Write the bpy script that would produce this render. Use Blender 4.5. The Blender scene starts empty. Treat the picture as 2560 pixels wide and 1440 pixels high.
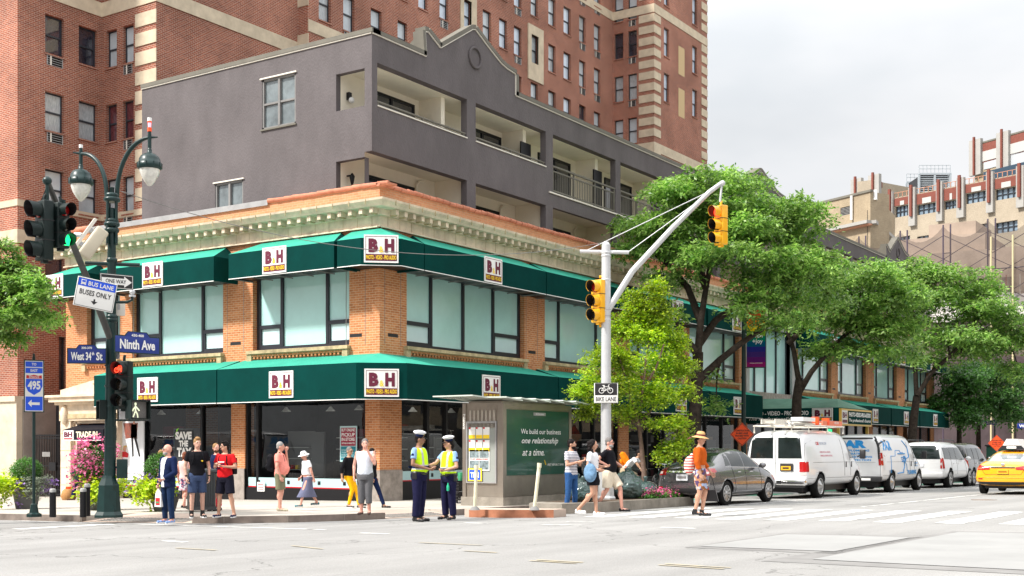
import bpy, bmesh, math, random
from mathutils import Vector, Matrix, noise
from mathutils.bvhtree import BVHTree
C = bpy.context.scene.collection
SC = bpy.context.scene
R = math.radians
rnd = random.Random(7)

FOC = 3042.0; CA = math.cos(R(33.6)); SA = math.sin(R(33.6)); EYE = 1.6
cam = bpy.data.cameras.new('camera'); camo = bpy.data.objects.new('camera', cam); C.objects.link(camo)
cam.sensor_width = 36; cam.lens = 36 * FOC / 2560; cam.shift_y = 400 / 2560
cam.clip_start = .2; cam.clip_end = 3000
camo.location = (0, 0, EYE); camo.rotation_euler = (R(90), 0, R(33.6 - 90)); SC.camera = camo

SUN_AZ = Vector((-.85, .53)); SUN_EL = 46
w = bpy.data.worlds.new('World'); SC.world = w; w.use_nodes = True
nt = w.node_tree; nt.nodes.clear()
def wn(t, **k):
    n = nt.nodes.new(t)
    for a, b in k.items(): setattr(n, a, b)
    return n
out = wn('ShaderNodeOutputWorld'); bg = wn('ShaderNodeBackground')
sky = wn('ShaderNodeTexSky', sky_type='NISHITA', sun_disc=False, sun_elevation=R(SUN_EL), sun_rotation=math.atan2(SUN_AZ.x, SUN_AZ.y))
tc = wn('ShaderNodeTexCoord'); mp = wn('ShaderNodeMapping'); mp.inputs['Scale'].default_value = (1, 1, 2.6)
no = wn('ShaderNodeTexNoise'); no.inputs['Scale'].default_value = 1.9; no.inputs['Detail'].default_value = 5; no.inputs['Roughness'].default_value = .5
cr = wn('ShaderNodeValToRGB')
cr.color_ramp.elements[0].position = .40; cr.color_ramp.elements[0].color = (4.15, 4.3, 4.45, 1)
cr.color_ramp.elements[1].position = .56; cr.color_ramp.elements[1].color = (5.15, 5.15, 5.2, 1)
e = cr.color_ramp.elements.new(.78); e.color = (5.5, 5.5, 5.5, 1)
sx = wn('ShaderNodeSeparateXYZ'); mr = wn('ShaderNodeMapRange')
mr.inputs['From Min'].default_value = .25; mr.inputs['From Max'].default_value = 1; mr.inputs['To Min'].default_value = 1; mr.inputs['To Max'].default_value = 3.1
mul = wn('ShaderNodeMixRGB', blend_type='MULTIPLY'); mul.inputs['Fac'].default_value = 1
mix = wn('ShaderNodeMixRGB'); mix.inputs['Fac'].default_value = .96
L = nt.links.new
L(tc.outputs['Generated'], mp.inputs['Vector']); L(mp.outputs[0], no.inputs['Vector']); L(no.outputs['Fac'], cr.inputs[0])
L(tc.outputs['Generated'], sx.inputs[0]); L(sx.outputs['Z'], mr.inputs['Value'])
L(cr.outputs[0], mul.inputs['Color1']); L(mr.outputs[0], mul.inputs['Color2'])
L(sky.outputs[0], mix.inputs['Color1']); L(mul.outputs[0], mix.inputs['Color2'])
L(mix.outputs[0], bg.inputs['Color']); bg.inputs['Strength'].default_value = .1; L(bg.outputs[0], out.inputs[0])
sl = bpy.data.lights.new('sun', 'SUN'); sl.energy = 3.5; sl.angle = R(6); sl.color = (1, .95, .88)
so = bpy.data.objects.new('sun', sl); C.objects.link(so)
sd = Vector((SUN_AZ.x * math.cos(R(SUN_EL)), SUN_AZ.y * math.cos(R(SUN_EL)), math.sin(R(SUN_EL))))
so.rotation_euler = sd.to_track_quat('Z', 'Y').to_euler(); so.location = (0, 0, 60)
SC.view_settings.view_transform = 'Standard'; SC.view_settings.look = 'None'
SC.view_settings.gamma = 1; SC.view_settings.exposure = .88
SC.cycles.max_bounces = 8; SC.cycles.transparent_max_bounces = 12

def ray(px): t = (px - 1280) / FOC; return CA + SA * t, SA - CA * t
def gz(x, y): return .48 - .0075 * x - .015 * y          # the street falls gently south and east
def onX(px, X): kx, ky = ray(px); return X / kx * ky       # where a sight line meets a wall plane
def onY(px, Y): kx, ky = ray(px); return Y / ky * kx
def zat(py, D): return EYE + D * (1120 - py) / FOC
def gnd(px, py, off=0):
    kx, ky = ray(px); D = (.48 + off - EYE) / ((1120 - py) / FOC + .0075 * kx + .015 * ky)
    return Vector((D * kx, D * ky, gz(D * kx, D * ky) + off))
def at(px, py, D): kx, ky = ray(px); return Vector((D * kx, D * ky, zat(py, D)))
def facing(p, yaw=0):            # rotation that turns local -Y towards the crossing's far corner, plus yaw
    return Matrix.Translation(p) @ Matrix.Rotation(math.atan2(p[1], p[0]) - math.pi / 2 + R(yaw), 4, 'Z')

MATS = {}
def mat(name, col=(.5, .5, .5), rough=.6, metal=0., var=0., vs=4., bump=0., bs=30., coat=0., emit=0., world=False, alpha=1., spec=.5, var2=None, stretch=None):
    if name in MATS: return MATS[name]
    m = bpy.data.materials.new(name); m.use_nodes = True; MATS[name] = m
    t = m.node_tree; p = t.nodes['Principled BSDF']; N = t.nodes.new; K = t.links.new
    c = tuple(col) + (1,)
    p.inputs['Base Color'].default_value = c; p.inputs['Roughness'].default_value = rough; p.inputs['Metallic'].default_value = metal
    p.inputs['Coat Weight'].default_value = coat; p.inputs['Coat Roughness'].default_value = .05; p.inputs['Specular IOR Level'].default_value = spec if rough < .55 else .08
    if emit: p.inputs['Emission Color'].default_value = c; p.inputs['Emission Strength'].default_value = emit
    if alpha < 1: p.inputs['Alpha'].default_value = alpha
    if var or bump:
        if world: src = N('ShaderNodeNewGeometry').outputs['Position']
        else: src = N('ShaderNodeTexCoord').outputs['Object']
        if stretch:
            q = N('ShaderNodeMapping'); q.inputs['Scale'].default_value = stretch; K(src, q.inputs['Vector']); src = q.outputs[0]
    if var:
        n = N('ShaderNodeTexNoise'); n.inputs['Scale'].default_value = vs; n.inputs['Detail'].default_value = 6; n.inputs['Roughness'].default_value = .65; K(src, n.inputs['Vector'])
        r = N('ShaderNodeValToRGB'); r.color_ramp.elements[0].position = .3; r.color_ramp.elements[1].position = .7
        d = var2 or tuple(x * (1 - var) for x in col)
        r.color_ramp.elements[0].color = tuple(d) + (1,); r.color_ramp.elements[1].color = tuple(min(1, x * (1 + var * .5)) for x in col) + (1,)
        K(n.outputs['Fac'], r.inputs[0]); K(r.outputs[0], p.inputs['Base Color'])
    if bump:
        n = N('ShaderNodeTexNoise'); n.inputs['Scale'].default_value = bs; n.inputs['Detail'].default_value = 4; K(src, n.inputs['Vector'])
        b = N('ShaderNodeBump'); b.inputs['Strength'].default_value = bump; b.inputs['Distance'].default_value = .02
        K(n.outputs['Fac'], b.inputs['Height']); K(b.outputs[0], p.inputs['Normal'])
    return m
def brick(name, c1, c2, mortar, bw=.21, bh=.07, stain=.3, ms=.012, dirt=None):
    m = bpy.data.materials.new(name); m.use_nodes = True; MATS[name] = m
    t = m.node_tree; p = t.nodes['Principled BSDF']; N = t.nodes.new; K = t.links.new
    g = N('ShaderNodeNewGeometry'); s = N('ShaderNodeSeparateXYZ'); K(g.outputs['Position'], s.inputs[0])
    a = N('ShaderNodeMath'); K(s.outputs['X'], a.inputs[0]); K(s.outputs['Y'], a.inputs[1])
    cb = N('ShaderNodeCombineXYZ'); K(a.outputs[0], cb.inputs['X']); K(s.outputs['Z'], cb.inputs['Y'])
    b = N('ShaderNodeTexBrick'); K(cb.outputs[0], b.inputs['Vector'])
    b.inputs['Scale'].default_value = 1; b.inputs['Brick Width'].default_value = bw; b.inputs['Row Height'].default_value = bh
    b.inputs['Mortar Size'].default_value = ms; b.inputs['Mortar Smooth'].default_value = .3
    b.inputs['Color1'].default_value = c1 + (1,); b.inputs['Color2'].default_value = c2 + (1,); b.inputs['Mortar'].default_value = mortar + (1,)
    n = N('ShaderNodeTexNoise'); n.inputs['Scale'].default_value = .35; n.inputs['Detail'].default_value = 8; n.inputs['Roughness'].default_value = .7; K(g.outputs['Position'], n.inputs['Vector'])
    r = N('ShaderNodeMapRange'); r.inputs['From Min'].default_value = .3; r.inputs['From Max'].default_value = .7
    r.inputs['To Min'].default_value = 1 - stain; r.inputs['To Max'].default_value = 1 + stain * .5; K(n.outputs['Fac'], r.inputs['Value'])
    x = N('ShaderNodeMixRGB'); x.blend_type = 'MULTIPLY'; x.inputs['Fac'].default_value = 1; K(b.outputs['Color'], x.inputs['Color1']); K(r.outputs[0], x.inputs['Color2'])
    n2 = N('ShaderNodeTexNoise'); n2.inputs['Scale'].default_value = 9; n2.inputs['Detail'].default_value = 3; K(g.outputs['Position'], n2.inputs['Vector'])
    x2 = N('ShaderNodeMixRGB'); x2.blend_type = 'OVERLAY'; x2.inputs['Fac'].default_value = .22; K(x.outputs[0], x2.inputs['Color1']); K(n2.outputs['Fac'], x2.inputs['Color2'])
    K(x2.outputs[0], p.inputs['Base Color']); p.inputs['Roughness'].default_value = .85; p.inputs['Specular IOR Level'].default_value = .15
    bp = N('ShaderNodeBump'); bp.inputs['Strength'].default_value = .5; bp.inputs['Distance'].default_value = .01; bp.invert = True
    K(b.outputs['Fac'], bp.inputs['Height']); K(bp.outputs[0], p.inputs['Normal'])
    return m
def shopglass(name, tint=(.55, .6, .6), refl=1.0, rough=.0):
    m = bpy.data.materials.new(name); m.use_nodes = True; MATS[name] = m
    t = m.node_tree; t.nodes.clear(); N = t.nodes.new; K = t.links.new
    o = N('ShaderNodeOutputMaterial'); tr = N('ShaderNodeBsdfTransparent'); tr.inputs[0].default_value = tint + (1,)
    gl = N('ShaderNodeBsdfGlossy'); gl.inputs['Roughness'].default_value = rough; gl.inputs['Color'].default_value = (refl,) * 3 + (1,)
    fr = N('ShaderNodeFresnel'); fr.inputs['IOR'].default_value = 1.55
    n = N('ShaderNodeTexNoise'); n.inputs['Scale'].default_value = .5; n.inputs['Detail'].default_value = 1
    g = N('ShaderNodeNewGeometry'); K(g.outputs['Position'], n.inputs['Vector'])
    bp = N('ShaderNodeBump'); bp.inputs['Strength'].default_value = .25; bp.inputs['Distance'].default_value = .05; K(n.outputs['Fac'], bp.inputs['Height']); K(bp.outputs[0], gl.inputs['Normal'])
    mx = N('ShaderNodeMixShader'); K(fr.outputs[0], mx.inputs[0]); K(tr.outputs[0], mx.inputs[1]); K(gl.outputs[0], mx.inputs[2]); K(mx.outputs[0], o.inputs[0])
    return m
def leafmat(name, col, col2, trans=.35):
    m = bpy.data.materials.new(name); m.use_nodes = True; MATS[name] = m
    t = m.node_tree; p = t.nodes['Principled BSDF']; N = t.nodes.new; K = t.links.new
    g = N('ShaderNodeNewGeometry'); r = N('ShaderNodeValToRGB'); r.color_ramp.elements[0].color = col + (1,); r.color_ramp.elements[1].color = col2 + (1,)
    K(g.outputs['Random Per Island'], r.inputs[0]); p.inputs['Roughness'].default_value = .42
    n = N('ShaderNodeTexNoise'); n.inputs['Scale'].default_value = .9; n.inputs['Detail'].default_value = 3; K(g.outputs['Position'], n.inputs['Vector']); nr = N('ShaderNodeMapRange'); nr.inputs['From Min'].default_value = .35; nr.inputs['From Max'].default_value = .65; nr.inputs['To Min'].default_value = .62; nr.inputs['To Max'].default_value = 1.35; K(n.outputs['Fac'], nr.inputs['Value'])
    nm = N('ShaderNodeMixRGB'); nm.blend_type = 'MULTIPLY'; nm.inputs[0].default_value = 1; K(r.outputs[0], nm.inputs[1]); K(nr.outputs[0], nm.inputs[2]); K(nm.outputs[0], p.inputs['Base Color'])
    tl = N('ShaderNodeBsdfTranslucent'); hs = N('ShaderNodeHueSaturation'); hs.inputs['Value'].default_value = 1.6; hs.inputs['Saturation'].default_value = 1.1
    K(nm.outputs[0], hs.inputs['Color']); K(hs.outputs[0], tl.inputs[0])
    mx = N('ShaderNodeMixShader'); mx.inputs[0].default_value = trans; K(p.outputs[0], mx.inputs[1]); K(tl.outputs[0], mx.inputs[2]); K(mx.outputs[0], t.nodes['Material Output'].inputs[0])
    return m

TX = {}
def textgeo(s, bold=0., shear=0., space=1.):
    k = (s, bold, shear, space)
    if k in TX: return TX[k]
    cu = bpy.data.curves.new('t', 'FONT'); cu.body = s; cu.resolution_u = 2; cu.offset = bold; cu.shear = shear; cu.space_character = space; cu.space_line = .95; cu.align_x = 'LEFT'
    ob = bpy.data.objects.new('t', cu); C.objects.link(ob)
    dg = bpy.context.evaluated_depsgraph_get(); dg.update()
    me = bpy.data.meshes.new_from_object(ob.evaluated_get(dg))
    v = [(p.co.x, p.co.y) for p in me.vertices]; fs = [tuple(p.vertices) for p in me.polygons]
    bpy.data.objects.remove(ob); bpy.data.curves.remove(cu); bpy.data.meshes.remove(me)
    x0 = min(p[0] for p in v); x1 = max(p[0] for p in v); y0 = min(p[1] for p in v); y1 = max(p[1] for p in v)
    TX[k] = ([((p[0] - x0) / (x1 - x0), (p[1] - y0) / (y1 - y0)) for p in v], fs); return TX[k]
def V(*a): return Vector(a)
class MB:
    def __init__(s, M=None): s.v = []; s.f = []; s.mi = []; s.sm = []; s.ms = []; s.M = M
    def _m(s, m):
        if m not in s.ms: s.ms.append(m)
        return s.ms.index(m)
    def add(s, vs, fs, m, smooth=False):
        b = len(s.v)
        s.v += [(s.M @ Vector(p)) if s.M else Vector(p) for p in vs]; i = s._m(m)
        for f in fs: s.f.append([b + k for k in f]); s.mi.append(i); s.sm.append(smooth)
        return s
    def quad(s, a, b, c, d, m): return s.add([a, b, c, d], [(0, 1, 2, 3)], m)
    def poly(s, pts, m): return s.add(pts, [tuple(range(len(pts)))], m)
    def box(s, x0, x1, y0, y1, z0, z1, m, bev=0.):
        x0, x1 = sorted((x0, x1)); y0, y1 = sorted((y0, y1)); z0, z1 = sorted((z0, z1))
        if bev:
            b = min(bev, (x1 - x0) / 2.1, (y1 - y0) / 2.1, (z1 - z0) / 2.1); bm = bmesh.new(); bmesh.ops.create_cube(bm, size=1)
            for q in bm.verts: q.co = V((x0 + x1) / 2 + q.co.x * (x1 - x0), (y0 + y1) / 2 + q.co.y * (y1 - y0), (z0 + z1) / 2 + q.co.z * (z1 - z0))
            bmesh.ops.bevel(bm, geom=bm.edges[:], offset=b, segments=2, affect='EDGES', profile=.5)
            return s.bm(bm, m, True)
        return s.add([(x0, y0, z0), (x1, y0, z0), (x1, y1, z0), (x0, y1, z0), (x0, y0, z1), (x1, y0, z1), (x1, y1, z1), (x0, y1, z1)],
                     [(0, 3, 2, 1), (4, 5, 6, 7), (0, 1, 5, 4), (1, 2, 6, 5), (2, 3, 7, 6), (3, 0, 4, 7)], m)
    def bm(s, bm, m, smooth=False):
        bm.verts.ensure_lookup_table(); bm.verts.index_update()
        s.add([q.co.copy() for q in bm.verts], [[q.index for q in f.verts] for f in bm.faces], m, smooth); bm.free(); return s
    def prism(s, pts, off, m):          # closed solid: polygon pts swept by vector off
        off = Vector(off); n = len(pts); p = [Vector(q) for q in pts]
        return s.add(p + [q + off for q in p], [tuple(range(n - 1, -1, -1)), tuple(range(n, 2 * n))] + [(i, (i + 1) % n, n + (i + 1) % n, n + i) for i in range(n)], m)
    def xz(s, pts, y0, y1, m): return s.prism([(a, y0, b) for a, b in pts], (0, y1 - y0, 0), m)
    def tube(s, path, rad, m, n=8, caps=True, smooth=True):
        P = [Vector(p) for p in path]; r = [rad] * len(P) if isinstance(rad, (int, float)) else rad
        vs = []; fs = []; up = None
        for i, p in enumerate(P):
            d = (P[min(i + 1, len(P) - 1)] - P[max(i - 1, 0)])
            if d.length < 1e-9: d = V(0, 0, 1)
            d.normalize()
            if up is None: up = d.orthogonal().normalized()
            up = (up - d * up.dot(d)); up = up.normalized() if up.length > 1e-6 else d.orthogonal().normalized()
            q = d.cross(up)
            vs += [p + (up * math.cos(2 * math.pi * k / n) + q * math.sin(2 * math.pi * k / n)) * r[i] for k in range(n)]
        for i in range(len(P) - 1):
            for k in range(n): a = i * n + k; b = i * n + (k + 1) % n; fs.append((a, b, b + n, a + n))
        s.add(vs, fs, m, smooth)
        if caps: s.add(vs[:n], [tuple(range(n - 1, -1, -1))], m); s.add(vs[-n:], [tuple(range(n))], m)
        return s
    def lathe(s, prof, m, c=(0, 0, 0), n=16, smooth=True, sq=None, caps=True):
        c = Vector(c); vs = []; fs = []
        for r, z in prof: vs += [c + V(r * math.cos(2 * math.pi * (k + .5) / n), r * math.sin(2 * math.pi * (k + .5) / n) * (sq or 1), z) for k in range(n)]
        for i in range(len(prof) - 1):
            for k in range(n): a = i * n + k; b = i * n + (k + 1) % n; fs.append((a, b, b + n, a + n))
        s.add(vs, fs, m, smooth)
        if caps: s.add(vs[:n], [tuple(range(n - 1, -1, -1))], m, False); s.add(vs[-n:], [tuple(range(n))], m, False)
        return s
    def ell(s, c, r, m, n=12, rings=8, rot=None):
        c = Vector(c); r = (r, r, r) if isinstance(r, (int, float)) else r; vs = []; fs = []
        for i in range(rings + 1):
            a = math.pi * i / rings - math.pi / 2
            for k in range(n):
                q = V(r[0] * math.cos(a) * math.cos(2 * math.pi * k / n), r[1] * math.cos(a) * math.sin(2 * math.pi * k / n), r[2] * math.sin(a))
                vs.append(c + (rot @ q if rot else q))
        for i in range(rings):
            for k in range(n): a = i * n + k; b = i * n + (k + 1) % n; fs.append((a, b, b + n, a + n))
        return s.add(vs, fs, m, True)
    def text(s, st, x0, x1, z0, z1, y, m, bold=.02, shear=0., space=1.):    # on a front plane y, reading along +x
        v, f = textgeo(st, bold, shear, space)
        return s.add([(x0 + a * (x1 - x0), y, z0 + b * (z1 - z0)) for a, b in v], f, m)
    def build(s, name, parent=None, M=None, flat=False):
        me = bpy.data.meshes.new(name); me.from_pydata([tuple(p) for p in s.v], [], s.f)
        for m in s.ms: me.materials.append(m)
        me.polygons.foreach_set('material_index', s.mi); me.polygons.foreach_set('use_smooth', s.sm); me.update()
        return link(name, me, parent, M)
WM = {}
def link(name, me, parent=None, M=None):
    o = bpy.data.objects.new(name, me); C.objects.link(o); M = M or Matrix()
    if parent: o.parent = parent; o.matrix_basis = M; WM[o.name] = WM.get(parent.name, Matrix()) @ M
    else: o.matrix_world = M; WM[o.name] = M.copy()
    return o
def linkw(name, me, parent, Mw): return link(name, me, parent, WM[parent.name].inverted() @ Mw)
def buildw(mb, name, parent, Mw): return mb.build(name, parent, WM[parent.name].inverted() @ Mw)
def tag(o, label=None, cat=None, group=None, kind=None):
    if label: o['label'] = label
    if cat: o['category'] = cat
    if group: o['group'] = group
    if kind: o['kind'] = kind
    return o
def empty(name, M, label=None, cat=None, group=None):
    o = bpy.data.objects.new(name, None); C.objects.link(o); o.empty_display_size = .2
    if not isinstance(M, Matrix): M = Matrix.Translation(M)
    o.matrix_world = M; WM[o.name] = M.copy(); return tag(o, label, cat, group)
def copy_tree(o, M, parent=None):
    c = o.copy(); C.objects.link(c)
    if parent: c.parent = parent; c.matrix_basis = o.matrix_basis.copy(); WM[c.name] = WM[parent.name] @ c.matrix_basis
    else: c.matrix_world = M; WM[c.name] = M.copy()
    for ch in [x for x in KIDS(o)]: copy_tree(ch, None, c)
    return c
def KIDS(o): return [x for x in C.objects if x.parent is o]
def frame(origin, xd):            # x along the wall to the right, y into the wall, z up
    x = Vector(xd).normalized(); z = V(0, 0, 1); y = z.cross(x)
    M = Matrix((x, y, z)).transposed().to_4x4(); M.translation = Vector(origin); return M
def holewall(mb, x0, x1, z0, z1, holes, m, y=0., dep=.25, rev=None):
    hs = [(max(a, x0), min(b, x1), max(c, z0), min(d, z1)) for a, b, c, d in holes]; hs = [h for h in hs if h[1] - h[0] > .01 and h[3] - h[2] > .01]
    xs = sorted({x0, x1} | {round(h[i], 4) for h in hs for i in (0, 1)}); zs = sorted({z0, z1} | {round(h[i], 4) for h in hs for i in (2, 3)})
    for j in range(len(zs) - 1):
        zc = (zs[j] + zs[j + 1]) / 2; run = None
        for i in range(len(xs)):
            inside = i == len(xs) - 1 or any(h[0] < (xs[i] + xs[i + 1]) / 2 < h[1] and h[2] < zc < h[3] for h in hs)
            if not inside and run is None: run = xs[i]
            if inside and run is not None: mb.quad((run, y, zs[j]), (xs[i], y, zs[j]), (xs[i], y, zs[j + 1]), (run, y, zs[j + 1]), m); run = None
    r = rev or m
    for a, b, c, d in hs:
        mb.quad((a, y, c), (a, y + dep, c), (a, y + dep, d), (a, y, d), r); mb.quad((b, y + dep, c), (b, y, c), (b, y, d), (b, y + dep, d), r)
        mb.quad((a, y, c), (b, y, c), (b, y + dep, c), (a, y + dep, c), r); mb.quad((a, y + dep, d), (b, y + dep, d), (b, y, d), (a, y, d), r)

mRed = brick('red_brick', (.37, .112, .062), (.25, .07, .045), (.46, .33, .26), stain=.38)
mRedDark = mRed
mTan = brick('tan_brick', (.60, .245, .105), (.46, .165, .065), (.62, .40, .25), stain=.12, ms=.010)
mOrange = brick('orange_brick', (.56, .27, .14), (.50, .22, .11), (.50, .34, .22), stain=.12, ms=.009)
mBeige = brick('beige_brick', (.40, .32, .215), (.34, .265, .175), (.36, .30, .22), stain=.25)
mBeige2 = brick('pale_brick', (.42, .355, .27), (.38, .32, .24), (.38, .33, .26), stain=.15)
mStone = mat('limestone', (.60, .53, .42), .8, var=.25, vs=1.2, bump=.3, bs=20, world=True)
mCream = mat('cream_terracotta', (.76, .63, .48), .7, var=.3, vs=2.2, bump=.2, bs=14, world=True)
mCreamStain = mat('weathered_terracotta', (.55, .43, .26), .6, var=.5, vs=3, world=True)
mStucco = mat('grey_stucco', (.140, .126, .129), .92, var=.2, vs=1.0, bump=.9, bs=26, world=True, stretch=(.9, .9, .5))
mGreyCap = mat('grey_coping', (.17, .16, .135), .6, var=.15, vs=2, world=True)
mPaleTrim = mat('pale_trim', (.72, .68, .60), .5)
mIvory = mat('ivory_paint', (.86, .80, .66), .75, var=.06, vs=1.5, bump=.25, bs=40, world=True)
mBlack = mat('black_metal', (.008, .008, .010), .4, spec=.3)
mBlackF = mat('black_frame', (.02, .022, .03), .35)
mDarkGlass = mat('dark_glass', (.03, .035, .045), .05, coat=1)
mGreen = mat('green_canvas', (.0, .040, .035), .85, bump=.6, bs=2.2, var=.22, vs=1.1, world=True); mGreenT = mat('sunlit_faded_canvas', (.05, .36, .26), .8, bump=.5, bs=2.2, var=.16, vs=1.3, world=True)  # slope canvas: sun fading, plus daylight on and through it, in a lighter green
mWhite = mat('white_enamel', (.82, .82, .82), .4)
mMaroon = mat('maroon_ink', (.12, .006, .03), .5)
mYellow = mat('yellow_ink', (.9, .62, .02), .5)
mAqua = mat('aqua_film', (.46, .74, .72), .2, var=.14, vs=.45, world=True, coat=1)
mAquaW = mat('pale_film', (.60, .80, .82), .2, var=.1, vs=.8, world=True, coat=1)
mShop = shopglass('shop_glass', (.86, .9, .9), .8)
mTile = mat('clay_tile', (.55, .23, .15), .7, var=.3, vs=3, world=True)
mLead = mat('lead_flashing', (.42, .42, .42), .4, metal=.5, var=.2, vs=2, world=True)
mGranite = mat('granite', (.34, .30, .27), .7, var=.35, vs=5, bump=.2, bs=60, world=True)
mAsph = None
mPoleG = mat('dark_green_paint', (.007, .028, .027), .35, var=.2, vs=6, spec=.4)
mGalv = mat('galvanised_steel', (.56, .57, .58), .42, metal=.35, var=.08, vs=5)
mSigY = mat('signal_yellow', (.85, .42, .005), .38, coat=.2)
mLensR = mat('red_lens', (.30, .005, .005), .2, coat=.5); mLensK = mat('unlit_lens', (.02, .015, .01), .2, coat=.5)
mLitR = mat('lit_red', (1, .05, .02), .4, emit=2); mLitG = mat('lit_green', (.01, .85, .22), .4, emit=1.3); mLitW = mat('lit_walk', (.75, .8, .55), .4, emit=.5)
mBlue = mat('street_sign_blue', (.008, .03, .22), .4); mBlueB = mat('bright_blue', (.01, .09, .72), .4)
mRedS = mat('sign_red', (.55, .01, .02), .4); mInk = mat('black_ink', (.01, .01, .012), .5)
mOrangeS = mat('sign_orange', (.95, .09, .012), .45)
mPaperW = mat('paper_white', (.8, .8, .78), .6)
mGold = mat('brass_paint', (.62, .40, .08), .4)
mStainless = mat('brushed_steel', (.40, .36, .31), .32, metal=.75, var=.18, vs=1.5, bump=.05, bs=80)
mRubber = mat('rubber', (.02, .02, .02), .8); mChrome = mat('chrome', (.8, .8, .8), .12, metal=1)
def sheet(name, pts, off, m, thick=0, parent=None, kind='structure'):
    mb = MB(); top = [V(x, y, gz(x, y) + off) for x, y in pts]
    if thick: mb.prism([p - V(0, 0, thick) for p in top], (0, 0, thick), m)
    else: mb.poly(top, m)
    o = mb.build(name, parent)
    if not parent: o['kind'] = kind
    return o
def road_mat():
    m = mat('asphalt', (.30, .296, .288), .85, var=.12, vs=.25, bump=.35, bs=90, world=True)
    t = m.node_tree; N = t.nodes.new; K = t.links.new; p = t.nodes['Principled BSDF']
    base = p.inputs['Base Color'].links[0].from_socket; g = N('ShaderNodeNewGeometry')
    a = N('ShaderNodeTexNoise'); a.inputs['Scale'].default_value = 55; a.inputs['Detail'].default_value = 3; K(g.outputs['Position'], a.inputs['Vector'])
    ra = N('ShaderNodeMapRange'); ra.inputs['From Min'].default_value = .35; ra.inputs['From Max'].default_value = .65; ra.inputs['To Min'].default_value = .86; ra.inputs['To Max'].default_value = 1.1; K(a.outputs['Fac'], ra.inputs['Value'])
    x = N('ShaderNodeMixRGB'); x.blend_type = 'MULTIPLY'; x.inputs[0].default_value = 1; K(base, x.inputs[1]); K(ra.outputs[0], x.inputs[2])
    mp = N('ShaderNodeMapping'); mp.inputs['Scale'].default_value = (.12, 1.3, 1); K(g.outputs['Position'], mp.inputs['Vector'])   # wheel tracks along the avenue
    b = N('ShaderNodeTexNoise'); b.inputs['Scale'].default_value = .9; b.inputs['Detail'].default_value = 5; K(mp.outputs[0], b.inputs['Vector'])
    rb = N('ShaderNodeMapRange'); rb.inputs['From Min'].default_value = .35; rb.inputs['From Max'].default_value = .65; rb.inputs['To Min'].default_value = .88; rb.inputs['To Max'].default_value = 1.05; K(b.outputs['Fac'], rb.inputs['Value'])
    x2 = N('ShaderNodeMixRGB'); x2.blend_type = 'MULTIPLY'; x2.inputs[0].default_value = 1; K(x.outputs[0], x2.inputs[1]); K(rb.outputs[0], x2.inputs[2])
    v = N('ShaderNodeTexVoronoi'); v.feature = 'DISTANCE_TO_EDGE'; v.inputs['Scale'].default_value = .16; nz = N('ShaderNodeTexNoise'); nz.inputs['Scale'].default_value = 1.2; nz.inputs['Detail'].default_value = 6
    mx = N('ShaderNodeMixRGB'); mx.inputs[0].default_value = .12; K(g.outputs['Position'], mx.inputs[1]); K(g.outputs['Position'], nz.inputs['Vector'])
    sc = N('ShaderNodeVectorMath'); sc.operation = 'SCALE'; sc.inputs['Scale'].default_value = 1.6; K(nz.outputs['Color'], sc.inputs[0]); ad = N('ShaderNodeVectorMath'); K(g.outputs['Position'], ad.inputs[0]); K(sc.outputs[0], ad.inputs[1]); K(ad.outputs[0], v.inputs['Vector'])
    rc = N('ShaderNodeMapRange'); rc.inputs['From Min'].default_value = 0; rc.inputs['From Max'].default_value = .004; rc.inputs['To Min'].default_value = .5; rc.inputs['To Max'].default_value = 1; K(v.outputs['Distance'], rc.inputs['Value'])
    x3 = N('ShaderNodeMixRGB'); x3.blend_type = 'MULTIPLY'; x3.inputs[0].default_value = 1; K(x2.outputs[0], x3.inputs[1]); K(rc.outputs[0], x3.inputs[2])
    K(x3.outputs[0], p.inputs['Base Color']); return m
mAsph = road_mat()
mWalk = brick('pavement_concrete', (.46, .425, .375), (.43, .40, .355), (.32, .295, .26), bw=1.5, bh=1.5, stain=.14, ms=.012)
_t = mWalk.node_tree; _b = [n for n in _t.nodes if n.type == 'TEX_BRICK'][0]; _g = [n for n in _t.nodes if n.type == 'NEW_GEOMETRY'][0]; _t.links.new(_g.outputs['Position'], _b.inputs['Vector']); _b.offset = 0
mKerb = mat('kerb_stone', (.23, .19, .165), .8, var=.35, vs=3, world=True)
mConc = mat('old_concrete', (.30, .27, .23), .85, var=.35, vs=2.5, bump=.4, bs=30, world=True)
mPink = mat('ramp_concrete', (.50, .40, .335), .85, var=.12, vs=1.5, world=True)
mPaint = mat('worn_white_paint', (.60, .60, .58), .7, var=.42, vs=2.2, var2=(.29, .285, .275), world=True)
mPaint.node_tree.nodes['Color Ramp'].color_ramp.elements[0].position = .36; mPaint.node_tree.nodes['Color Ramp'].color_ramp.elements[1].position = .5
mYel = mat('faded_yellow_paint', (.42, .36, .24), .7, var=.4, vs=6, var2=(.30, .285, .25), world=True)
sheet('road', [(-150, -150), (900, -150), (900, 700), (-150, 700)], 0, mAsph)
ramps = [((16.42, 21.9), (17.0, 19.1), (18.5, 19.5), (18.1, 22.1)), ((20.2, 16.68), (22.3, 16.35), (22.6, 17.7), (20.5, 18.0))]
walk = [(16.35, 60), (16.35, 25), ramps[0][0], ramps[0][3], ramps[0][2], ramps[0][1], (17.3, 18.5), (18.1, 17.5), (19.2, 16.95), ramps[1][0], ramps[1][3], ramps[1][2], ramps[1][1], (25, 16.2), (29.5, 16.25), (31.2, 18.2), (86, 18.4), (88.5, 20), (89.5, 23), (89.5, 60)]
sheet('pavement', walk, .13, mWalk, thick=.4)
mb = MB()
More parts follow.
